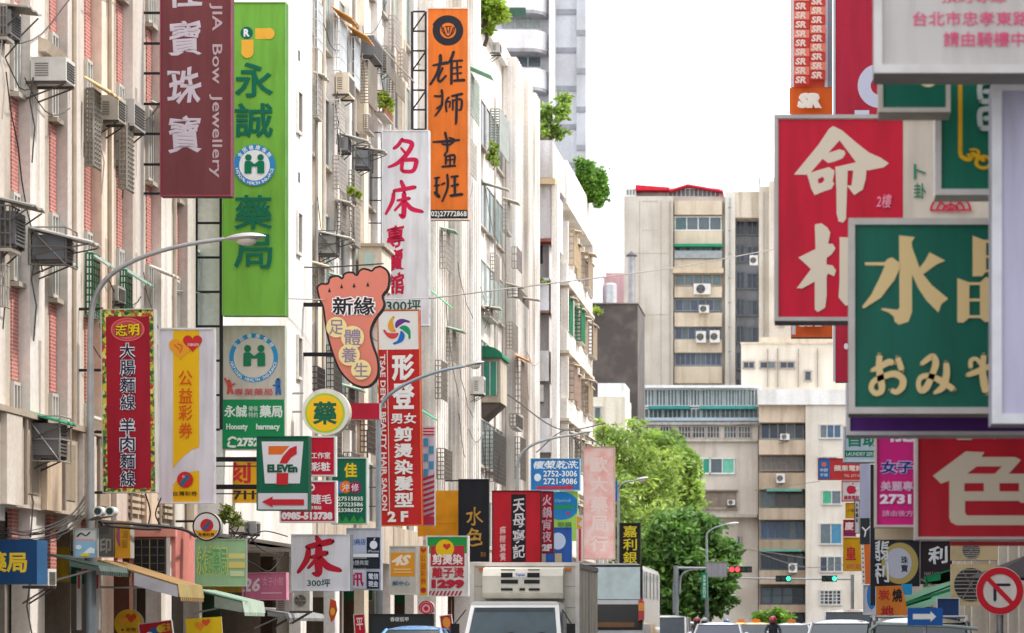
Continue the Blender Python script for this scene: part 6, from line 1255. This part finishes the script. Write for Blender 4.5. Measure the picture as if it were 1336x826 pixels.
obj('cab', MB().add(vs, [(0, 3, 2, 1), (0, 1, 5, 4), (1, 2, 6, 5), (2, 3, 7, 6), (3, 0, 4, 7), (4, 5, 9, 8), (5, 6, 10, 9), (6, 7, 11, 10), (7, 4, 8, 11), (8, 9, 10, 11)]), M('e9e9e6', 'car'), t, world=False)
obj('cab_roof', MB().prism([(cx0+.08, zc+.001), (cx1-.08, zc+.001), (cx1-.16, zc+.06), (cx0+.16, zc+.06)], 'y', -1.36, -.15), M('ecece8', 'car'), t, world=False)
ws = [(cx0+.09, -1.76, 1.05), (cx1-.09, -1.76, 1.05), (cx1-.17, -1.375, zc-.07), (cx0+.17, -1.375, zc-.07)]
obj('windscreen', MB().add([(x, y-.025, z) for x, y, z in ws]+[(x, y-.01, z) for x, y, z in ws], [(0, 1, 2, 3), (7, 6, 5, 4), (0, 4, 5, 1), (1, 5, 6, 2), (2, 6, 7, 3), (3, 7, 4, 0)]), M('3d4f58', 'glass'), t, world=False)
obj('side_window', MB().box(cx1-.03, cx1+.012, -1.4, -.6, 1.1, zc-.15), M('4a565c', 'glass'), t, world=False)
for sx, xx in ((-1, cx0-.2), (1, cx1+.2)):
    mr = obj('wing_mirror', MB().box(xx-.09, xx+.09, -1.75, -1.68, .98, 1.32), M('2a2c30', 'paint'), t, world=False)
    obj('mirror_arm', MB().bar((xx, -1.7, 1.32), (xx-sx*.2, -1.5, zc-.12), .014, 6), M('2a2c30', 'paint'), mr, world=False)
    obj('headlight', MB().box(sx*.75-.16, sx*.75+.16, -1.82, -1.76, .6, .8), M('dfe3e6', 'glass'), t, world=False)
for y in (-1.0, 3.9):
    for sx in (-1, 1): wheel(t, sx*.9, y, .36, .24)
for sx in (-.45, .2): obj('wiper', MB().bar((sx, -1.8, 1.06), (sx+.5, -1.7, 1.16), .012, 5), M('1c1c1e', 'paint'), t, world=False)
for k in range(1, 4): obj('box_seam', MB().box(-hw+.07, hw-.07, -.006, -.001, .75+(zt-.8)*k/4, .762+(zt-.8)*k/4), M('8f8c84', 'paint'), t, world=False)
for k in range(1, 6): obj('side_seam', MB().box(hw+.001, hw+.008, k*.87, k*.87+.02, .8, zt-.11), M('a09d96', 'paint'), t, world=False)
obj('sun_visor', MB().box(cx0+.2, cx1-.2, -1.46, -1.42, zc-.16, zc-.08), M('39464c', 'glass'), t, world=False)
obj('badge', MB().box(-.16, .16, -1.79, -1.775, .88, .95), M('b9bcbf', 'metal'), t, world=False)
obj('chassis', MB().box(-.4, .4, -1.2, 5.0, .45, .74), M('2b2b2c', 'paint'), t, world=False)
# coach
YB = 92.; kb = YB/F; bx = (790-XV)*kb
t = thing('tour_coach', 'tall silver coach with a wide rear window, right behind the white truck', 'bus', (bx, YB, 0), 'cars in the road')
hb = 50*kb; zt = P(0, 735, YB).z; pl = [(-hb, .4), (hb, .4), (hb, zt-.28), (hb-.07, zt-.1), (hb-.25, zt), (-hb+.25, zt), (-hb+.07, zt-.1), (-hb, zt-.28)]
obj('body', MB().prism(pl, 'y', 0, 9.0), M('c9cbce', 'car'), t, world=False)
def zz(y): return P(0, y, YB).z
obj('rear_window', MB().box(-hb+.15, hb-.12, -.04, .0-.001, zz(782), zz(740)), M('d3e8ec', 'glass'), t, world=False)  # pale cyan base colour stands in for the sky mirrored in the glass
obj('window_surround', MB().box(-hb+.08, hb-.04, -.02, -.0005, zz(822), zz(737)), M('3a3634', 'paint'), t, world=False)
obj('mid_band', MB().box(-hb+.05, hb-.03, -.06, -.021, zz(788.5), zz(783)), M('d3d6da', 'car'), t, world=False)
obj('lower_window', MB().box(-hb+.15, hb-.14, -.05, -.022, zz(820), zz(789)), M('2b2724', 'glass'), t, world=False)
tl = obj('tail_light', MB().prism([(hb-.17, zz(810)), (hb+.02, zz(808)), (hb+.02, zz(786)), (hb-.1, zz(780)), (hb-.17, zz(785))], 'y', -.09, .25), M('c4262a', 'car'), t, world=False)
obj('amber_lens', MB().box(hb-.165, hb+.025, -.1, .2, zz(797), zz(786.5)), M('ef9a2c', 'car'), tl, world=False)
obj('side_windows', MB().box(hb, hb+.012, .5, 8.6, zz(780), zz(745)), M('6a6668', 'glass'), t, world=False)
for k in range(4): obj('window_post', MB().box(hb+.012, hb+.03, 1.2+k*2, 1.32+k*2, zz(780), zz(745)), M('a39a96', 'car'), t, world=False)
obj('seats', MB().box(-hb+.3, hb-.3, -.058, -.051, zz(818), zz(812)), M('8a6a4e', 'fab'), t, world=False)
for y in (1.8, 7.2):
    for sx in (-1, 1): wheel(t, sx*(hb-.18), y, .48, .28)

# ================================================================ SCOOTER RIDERS
def skin(name, pts, edges, rad, mat, parent):
    me = bpy.data.meshes.new(name); me.from_pydata(pts, edges, []); o = bpy.data.objects.new(name, me); COL.objects.link(o)
    md = o.modifiers.new('s', 'SKIN'); md.use_smooth_shade = True; sv = me.skin_vertices[0].data
    for i, r in enumerate(rad): sv[i].radius = (r, r*.85) if isinstance(r, (int, float)) else r
    sv[0].use_root = True; ss = o.modifiers.new('u', 'SUBSURF'); ss.levels = 1; ss.render_levels = 1
    me.materials.append(mat); o.parent = parent; return o
def rider(label, px, Y, helm, shirt, s_=1.0):
    x = (px-XV)*Y/F
    p = thing('person', label, 'person', (x, Y, 0), 'scooter riders')
    pts = [(0, .95, .82), (0, .93, 1.0), (0, .9, 1.2), (0, .88, 1.3), (0, .87, 1.4), (0, .86, 1.5),
           (-.2, .9, 1.28), (-.28, .68, 1.08), (-.26, .42, 1.02), (.2, .9, 1.28), (.28, .68, 1.08), (.26, .42, 1.02),
           (-.12, .9, .8), (-.2, .48, .78), (-.17, .5, .36), (-.17, .38, .3), (.12, .9, .8), (.2, .48, .78), (.17, .5, .36), (.17, .38, .3)]
    ed = [(0, 1), (1, 2), (2, 3), (3, 4), (4, 5), (3, 6), (6, 7), (7, 8), (3, 9), (9, 10), (10, 11), (0, 12), (12, 13), (13, 14), (14, 15), (0, 16), (16, 17), (17, 18), (18, 19)]
    rd = [.17, .16, .19, .12, .06, .09, .075, .055, .04, .075, .055, .04, .1, .08, .055, .045, .1, .08, .055, .045]
    skin('body', pts, ed, rd, M(shirt, 'fab'), p)
    h = obj('helmet', MB().ell((0, .86, 1.5), (.15, .17, .16), 16, 10), M(helm, 'car'), p, world=False, smooth=True)
    obj('visor', MB().box(-.11, .11, .67, .72, 1.42, 1.5), M('30363c', 'glass'), h, world=False)
    for sx in (-1, 1):
        for k in range(4): obj('finger', MB().tube([(sx*(.23+k*.02), .42, 1.02), (sx*(.23+k*.02), .37, 1.03), (sx*(.23+k*.02), .36, 1.0)], .009, 5), M('c99b7f', 'fab'), p, world=False)
    sc_ = thing('scooter', 'scooter under the '+label.split(' with a ')[1], 'scooter', (x, Y, 0), 'scooters')
    obj('body', MB().prism([(.15, .35), (.05, .75), (.2, 1.0), (.3, .98), (.28, .5), (.5, .3), (.7, .3), (.75, .7), (1.4, .74), (1.5, .6), (1.3, .35), (.7, .22), (.4, .25)], 'x', -.14, .14), M('4b5560', 'car'), sc_, world=False)
    obj('handlebar', MB().bar((-.32, .35, 1.02), (.32, .35, 1.02), .018, 6), M('2a2a2c', 'metal'), sc_, world=False)
    obj('seat', MB().box(-.15, .15, .75, 1.4, .72, .8), M('1f1f20', 'fab'), sc_, world=False)
    obj('headlight', MB().ell((0, .06, .85), (.1, .05, .08), 10, 6), M('e3e6e8', 'glass'), sc_, world=False, smooth=True)
    wheel(sc_, 0, .1, .24, .1); wheel(sc_, 0, 1.3, .24, .1)
rider('scooter rider with a red helmet, left one of the pair by the dark tree', 896, 124, 'c92a34', '4a4f58')
rider('scooter rider with a dark red helmet, right one of the pair by the dark tree', 908, 117, 'a8343a', '6a5f5a')
rider('scooter rider with a silver helmet behind the white car', 918, 121, 'b9bcc2', '5d6670')
rider('scooter rider with a crimson helmet among the taxis at the right', 1008, 104, 'd12a44', '3f4650')
rider('scooter rider with a blue jacket near the middle of the road', 947, 140, '3f6fb0', '2f6fa8')

# ================================================================ LOWER FACADES, AWNINGS, RIGHT-HAND CLUTTER
def stall_awning(label, x0, y0, x1, y1, vy, Y, L, col, vcol, stripe=None, group='shop awnings', flap=None):
    A = P(x0, y0, Y); Bq = P(x1, y1, Y); t = thing('shop_awning', label, 'awning', (A.x, Y, A.z), group)
    n = 8
    for k in range(n):
        ya, yb = Y+L*k/n, Y+L*(k+1)/n; c_ = col if not stripe or k % 2 else stripe
        obj('canopy_strip', MB().prism([(A.x, A.z), (Bq.x, Bq.z), (Bq.x, Bq.z-.03), (A.x, A.z-.03)], 'y', ya, yb-.003), M(c_, 'fab'), t)
    zv = P(0, vy, Y).z; m = MB(); nv = 7; W_ = (Bq.x-A.x)
    V = MB().add([(Bq.x+.001, Y, Bq.z), (Bq.x+.001, Y+L, Bq.z), (Bq.x+.04, Y+L, zv), (Bq.x+.04, Y, zv), (Bq.x-.02, Y, Bq.z), (Bq.x-.02, Y+L, Bq.z), (Bq.x+.02, Y+L, zv), (Bq.x+.02, Y, zv)], [(0, 1, 2, 3), (7, 6, 5, 4), (0, 3, 7, 4), (1, 5, 6, 2), (3, 2, 6, 7)])
    obj('valance', V, M(vcol, 'fab'), t)
    fr = MB().prism([(A.x+W_*.45, A.z+(Bq.z-A.z)*.45-.035), (Bq.x, Bq.z-.035), (Bq.x, zv), (A.x+W_*.45, A.z+(Bq.z-A.z)*.45-.035-(Bq.z-zv))], 'y', Y, Y+.03)
    obj('end_flap', fr, M(flap or vcol, 'fab'), t)
    for q in range(int(L/.16)):
        yy = Y+.05+q*.16; obj('fringe', MB().add([(Bq.x+.042, yy, zv+.001), (Bq.x+.042, yy+.12, zv+.001), (Bq.x+.044, yy+.12, zv-.07), (Bq.x+.044, yy, zv-.07), (Bq.x+.03, yy, zv+.001), (Bq.x+.03, yy+.12, zv+.001), (Bq.x+.032, yy+.12, zv-.07), (Bq.x+.032, yy, zv-.07)], [(0, 1, 2, 3), (7, 6, 5, 4), (0, 3, 7, 4), (1, 5, 6, 2), (3, 2, 6, 7)]), M(col, 'fab'), t)
    obj('awning_arm', MB().bar((A.x, Y+.1, A.z-.5), (Bq.x-.1, Y+.1, Bq.z-.06), .02, 5), M('8f8f90', 'metal'), t)
    return t
stall_awning('brown orange canvas awning with a yellow fringe over the left arcade', 128, 730, 232, 762, 779, 51, 2.0, '94774f', 'a3905f', flap='b9b7bd')
stall_awning('green and white striped shop awning beneath the pale green pharmacy box', 250, 768, 316, 784, 799, 57.5, 2.2, 'a9bfae', 'b5c6b6', '6f9480')
stall_awning('dark green sheet awning at the far left above the arcade', 60, 722, 128, 738, 745, 49, 2.2, '3c4a44', '54605c')
stall_awning('long grey awning low behind the white bed box sign', 330, 792, 372, 800, 806, 66, 5, '8b8d8e', '9c9d9d')
t = thing('pink_window_bay', 'pink framed bay with a black gridded window over the brown awning', 'window', P(172, 765, 53.4), 'left arcade fittings')
YP = 53.4
def pb(nm, x0, y0, x1, y1, dy, dep, c, kind='paint', par=None):
    A = P(x0, y1, YP+dy); Bq = P(x1, y0, YP+dy); return obj(nm, wmb(A.x, Bq.x, YP+dy, YP+dy+dep, A.z, Bq.z), M(c, kind), par or t)
pb('wall', 172, 690, 229, 765, .1, 1.6, 'd98a80', 'conc'); pb('dark_pane', 174, 703, 216, 757, .06, .03, '23272b', 'glass'); pb('pink_lintel', 172, 690, 229, 700, -.05, .14, 'e09a8e')
for k in range(5): pb('mullion', 174+k*10.3, 703, 175+k*10.3, 757, .0, .05, 'a89a7a' if k == 2 else '6c6a66', 'metal')
for k in range(6): pb('grid_bar', 174, 703+k*10.5, 216, 703.8+k*10.5, .01, .03, '6c6a66', 'metal')
pb('white_frame', 217, 700, 222, 760, -.02, .1, 'd9d2cc')
# dark shop fronts in the arcades
rng = random.Random(3)
fr_cols = ['2f5a2c', '5a1f22', '3a3a3e', '24402f', '6a5240', '2b2f38', '7a6a58', '43302a', '59605c', '2d2622']
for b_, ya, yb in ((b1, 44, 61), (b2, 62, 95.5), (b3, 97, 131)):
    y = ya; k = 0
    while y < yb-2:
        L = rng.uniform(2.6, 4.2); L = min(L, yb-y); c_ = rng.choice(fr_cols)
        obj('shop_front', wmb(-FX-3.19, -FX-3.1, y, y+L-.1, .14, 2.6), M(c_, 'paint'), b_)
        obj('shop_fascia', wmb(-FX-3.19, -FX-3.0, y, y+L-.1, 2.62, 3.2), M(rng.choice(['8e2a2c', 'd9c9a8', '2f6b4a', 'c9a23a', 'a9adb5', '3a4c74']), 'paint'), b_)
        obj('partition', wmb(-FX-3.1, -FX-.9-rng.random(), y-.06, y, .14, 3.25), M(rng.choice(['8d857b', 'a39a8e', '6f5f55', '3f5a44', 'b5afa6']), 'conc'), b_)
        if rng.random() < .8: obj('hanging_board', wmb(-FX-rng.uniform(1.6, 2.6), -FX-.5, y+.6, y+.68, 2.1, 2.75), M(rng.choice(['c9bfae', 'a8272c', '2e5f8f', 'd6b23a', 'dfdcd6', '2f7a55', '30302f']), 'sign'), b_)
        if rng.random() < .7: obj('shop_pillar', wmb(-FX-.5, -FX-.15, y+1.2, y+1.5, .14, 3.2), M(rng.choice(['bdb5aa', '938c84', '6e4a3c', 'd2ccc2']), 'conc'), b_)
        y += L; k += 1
# little things over the arcade, left
for a in ((383, 770, 404, 797, 'white box condenser hanging under the white bed box sign', {'Y': 66, 'front': True, 'L': .4}),
          (360, 774, 382, 802, 'grey louvred condenser left of the white box condenser', {'Y': 67, 'L': .4, 'col': 'b9b6b0'}),
          (36, 742, 63, 764, 'small white condenser under the deep blue pharmacy box sign', {'Y': 47.4, 'L': .5}),
          (300, 678, 318, 694, 'beige condenser half hidden under the yellow engraving sign', {'Y': 63, 'L': .5, 'col': 'c9c2b6'}),
          (318, 680, 334, 696, 'grey condenser right of the beige one over the arcade', {'Y': 63.4, 'L': .5, 'col': 'a9aaa9'})):
    ac(*a[:5], **a[5])
YR = 47.
ac(1240, 766, 1306, 792+0, 'lowest large beige condenser behind the round road sign', Y=50, L=.35, col='c9b994', front=True, group='condensers on the right facade', shelf=False) if 0 else None
ac(1241, 736, 1302, 790, 'large beige condenser with a dark round fan behind the round road sign', Y=52, L=.35, col='c3b189', front=True, group='condensers on the right facade', shelf=False)
ac(1241, 704, 1302, 731, 'upper large beige condenser just below the giant red sign', Y=52, L=.35, col='c0ae88', front=True, group='condensers on the right facade', shelf=False)
stall_awning('light green and white striped awning on the right below the jade sign', 1244, 762, 1180, 786, 792, 56, 3.5, '9ad0b0', 'bfe0cc', '2f8f68')
stall_awning('dark green canvas awning on the right under the maroon sign', 1243, 742, 1208, 752, 760, 57, 2.5, '1f7a50', '1f7a50')
t = thing('grey_umbrella', 'dark grey market umbrella at the right edge behind the round sign', 'umbrella', P(1345, 818+CZ*F/48, 48), 'street clutter')
ap = P(1345, 722, 48); rim = [ap+Vector((1.1*math.cos(a*math.pi/4), 1.1*math.sin(a*math.pi/4), -.42)) for a in range(8)]
for i in range(8): obj('canopy_panel', MB().add([ap, rim[i], rim[(i+1) % 8], ap-Vector((0, 0, .02)), rim[i]-Vector((0, 0, .02)), rim[(i+1) % 8]-Vector((0, 0, .02))], [(0, 1, 2), (5, 4, 3), (1, 4, 5, 2)]), M('3a3336', 'fab'), t)
obj('pole', MB().bar(ap-Vector((0, 0, .02)), (ap.x, 48, .13), .025, 8), M('b9b9b9', 'metal'), t)
# security cameras on the nearest post
for x0, x1, lb in ((121, 134, 'left white security camera on the nearest lamp post'), (136, 150, 'right white security camera with dark lens on the nearest lamp post')):
    c_ = P((x0+x1)/2, 667, 49.4); t = thing('security_camera', lb, 'camera', c_, 'security cameras')
    obj('housing', MB().bar(c_, c_+Vector((0, .28, 0)), .085, 14), M('dcdcd8', 'paint'), t, smooth=True); obj('lens', MB().bar(c_-Vector((0, .012, 0)), c_-Vector((0, .001, 0)), .06, 14), M('1f3f3c', 'glass'), t)
    obj('mount', MB().bar(c_+Vector((0, .15, -.08)), c_+Vector((-.25 if x0 < 130 else -.4, .3, -.14)), .02, 6), M('8a8a88', 'metal'), t)
# ================================================================ CABLES
def cable(label, pts, Y0, Y1, r=.012, col='5a5552', sag=0, group='overhead cables'):
    q = cat(pts, 7); k = len(q)
    vs = [P(p[0], p[1]+sag*math.sin(math.pi*i/(k-1)), Y0+(Y1-Y0)*i/(k-1)) for i, p in enumerate(q)]
    c_ = vs[0]; o = obj('cable', MB().tube([v-c_ for v in vs], r, 5), M(col, 'paint'), None); o.location = c_; tag(o, label, 'cable', group); return o
cable('long thin cable sagging from the left edge past the green sign to the foot sign', [(0, 352), (150, 372), (290, 384), (420, 391), (560, 389)], 47, 80, .014, 'a8a29a')
cable('long thin cable continuing from the salon sign to the tall cream block', [(560, 389), (700, 372), (860, 352), (1000, 327), (1040, 318)], 80, 200, .03, '8d8780')
cable('thin wire running in front of the foot sign top', [(378, 348), (420, 349), (470, 346), (500, 344)], 72, 73, .02, '4a474a')
for i in range(11):
    y = 688+i*2.2; rr = random.Random(i)
    cable('drooping black cable in the bundle beside the nearest lamp post' if 0 else ['highest', 'second', 'third', 'fourth', 'fifth', 'sixth', 'seventh', 'eighth', 'ninth', 'tenth', 'lowest'][i]+' cable of the bundle running left from the nearest lamp post', [(-5, y+rr.uniform(-6, 2)), (35, y+3+rr.uniform(-2, 3)), (70, y-4+rr.uniform(-3, 3)), (95, 672+i*1.5+rr.uniform(-6, 6)), (112, 645+i*3)], 47.5+i*.03, 49.6, .009, '4a4643')
for i, (pts, a, b_) in enumerate((([(130, 681), (180, 684), (235, 690), (255, 700)], 50, 54), ([(132, 685), (190, 690), (238, 689)], 50, 55), ([(190, 645), (196, 668), (192, 690)], 52, 53), ([(210, 650), (203, 672), (215, 692)], 53, 54),
     ([(300, 720), (330, 735), (352, 745), (372, 720)], 62, 64), ([(322, 690), (335, 712), (352, 722), (378, 728)], 62, 64), ([(300, 690), (318, 700), (345, 693), (375, 700)], 62, 64), ([(300, 660), (312, 682), (305, 700)], 62, 62.5))):
    cable(['upper black conduit strung under the red noodle sign', 'lower black conduit strung under the red noodle sign', 'left loose wire hanging below the red noodle sign', 'right loose wire hanging below the red noodle sign', 'wire drooping toward the pink 26 sign', 'wire looping beside the white bed box sign', 'wire crossing beneath the yellow engraving sign', 'short wire hanging from the yellow engraving sign'][i], pts, a, b_, .03 if i < 2 else .014, '2f2c2c')
for i, (pts, Y) in enumerate((([(880, 722), (950, 715), (1050, 728)], 210), ([(985, 640), (1070, 628)], 232), ([(990, 722), (1050, 740), (1110, 736)], 220), ([(880, 590), (905, 560), (1010, 552)], 238), ([(700, 590), (742, 560), (790, 585)], 120), ([(640, 500), (670, 520), (730, 560), (790, 552)], 118), ([(735, 540), (760, 590), (800, 612)], 140))):
    cable(['thin wire above the traffic lights', 'thin wire leading to the red and blue telecom sign', 'thin wire over the dark balconies of the corner block', 'thin wire across the row of small windows on the pale building', 'cable looping by the third street lamp', 'cable falling along the white corner block', 'cable running down behind the faded pink sign'][i], pts, Y, Y+2, .03, '6c6663')
wr = random.Random(11)
for b_, ya, yb, xx in ((b1, 46, 60, -13.45), (b2, 74, 95, -13.45), (b3, 97, 131, -13.02)):
    for q in range(16):
        y0_ = wr.uniform(ya, yb-3); L = wr.uniform(1.5, 5); z0_ = wr.uniform(4.5, 15 if b_ is b1 else 20); n_ = 7; dz = wr.choice([0, 0, -1.5, 1.8, -3])
        obj('wire', MB().tube([(xx+wr.uniform(.0, .05), y0_+L*i/n_, z0_+dz*i/n_-.35*math.sin(math.pi*i/n_)) for i in range(n_+1)], .012, 4), M(['4a4643', '8a857e', '2f2c2c'][q % 3], 'paint'), b_)
# drain pipes and wires fixed to the facades
for k, (x, c_, b_) in enumerate(((97, 'b9a894', b1), (143, 'a99884', b1), (228, 'c3b6a6', b1), (413, 'a8a2a0', b2), (423, 'cfc8be', b2), (462, '9c958d', b2), (513, 'bdb5ac', b2), (590, 'b5ada5', b3), (612, '9f9890', b3), (646, 'c3bbb2', b3), (660, 'a39b93', b3), (676, 'b9b1a8', b3), (734, 'a8a098', b4), (748, 'b5aca2', b4))):
    Y = YL(x, 13.45); obj('drain_pipe', MB().bar((-13.45, Y, 3.4), (-13.45, Y, b_ is b1 and 17.2 or 23), .045, 7), M(c_, 'paint'), b_)
bpy.data.scenes.remove(TS)
# ---------------------------------------------------------------- thin summer haze
hz = bpy.data.materials.new('haze'); hz.use_nodes = True; hn = hz.node_tree.nodes; hn.remove(hn['Principled BSDF'])
pv = hn.new('ShaderNodeVolumePrincipled'); pv.inputs['Color'].default_value = (.93, .95, 1, 1); pv.inputs['Density'].default_value = HAZE
hz.node_tree.links.new(pv.outputs[0], hn['Material Output'].inputs['Volume'])
if HAZE: obj('haze', MB().box(-950, 950, -120, 1450, -1.2, 95), hz, kind='stuff')
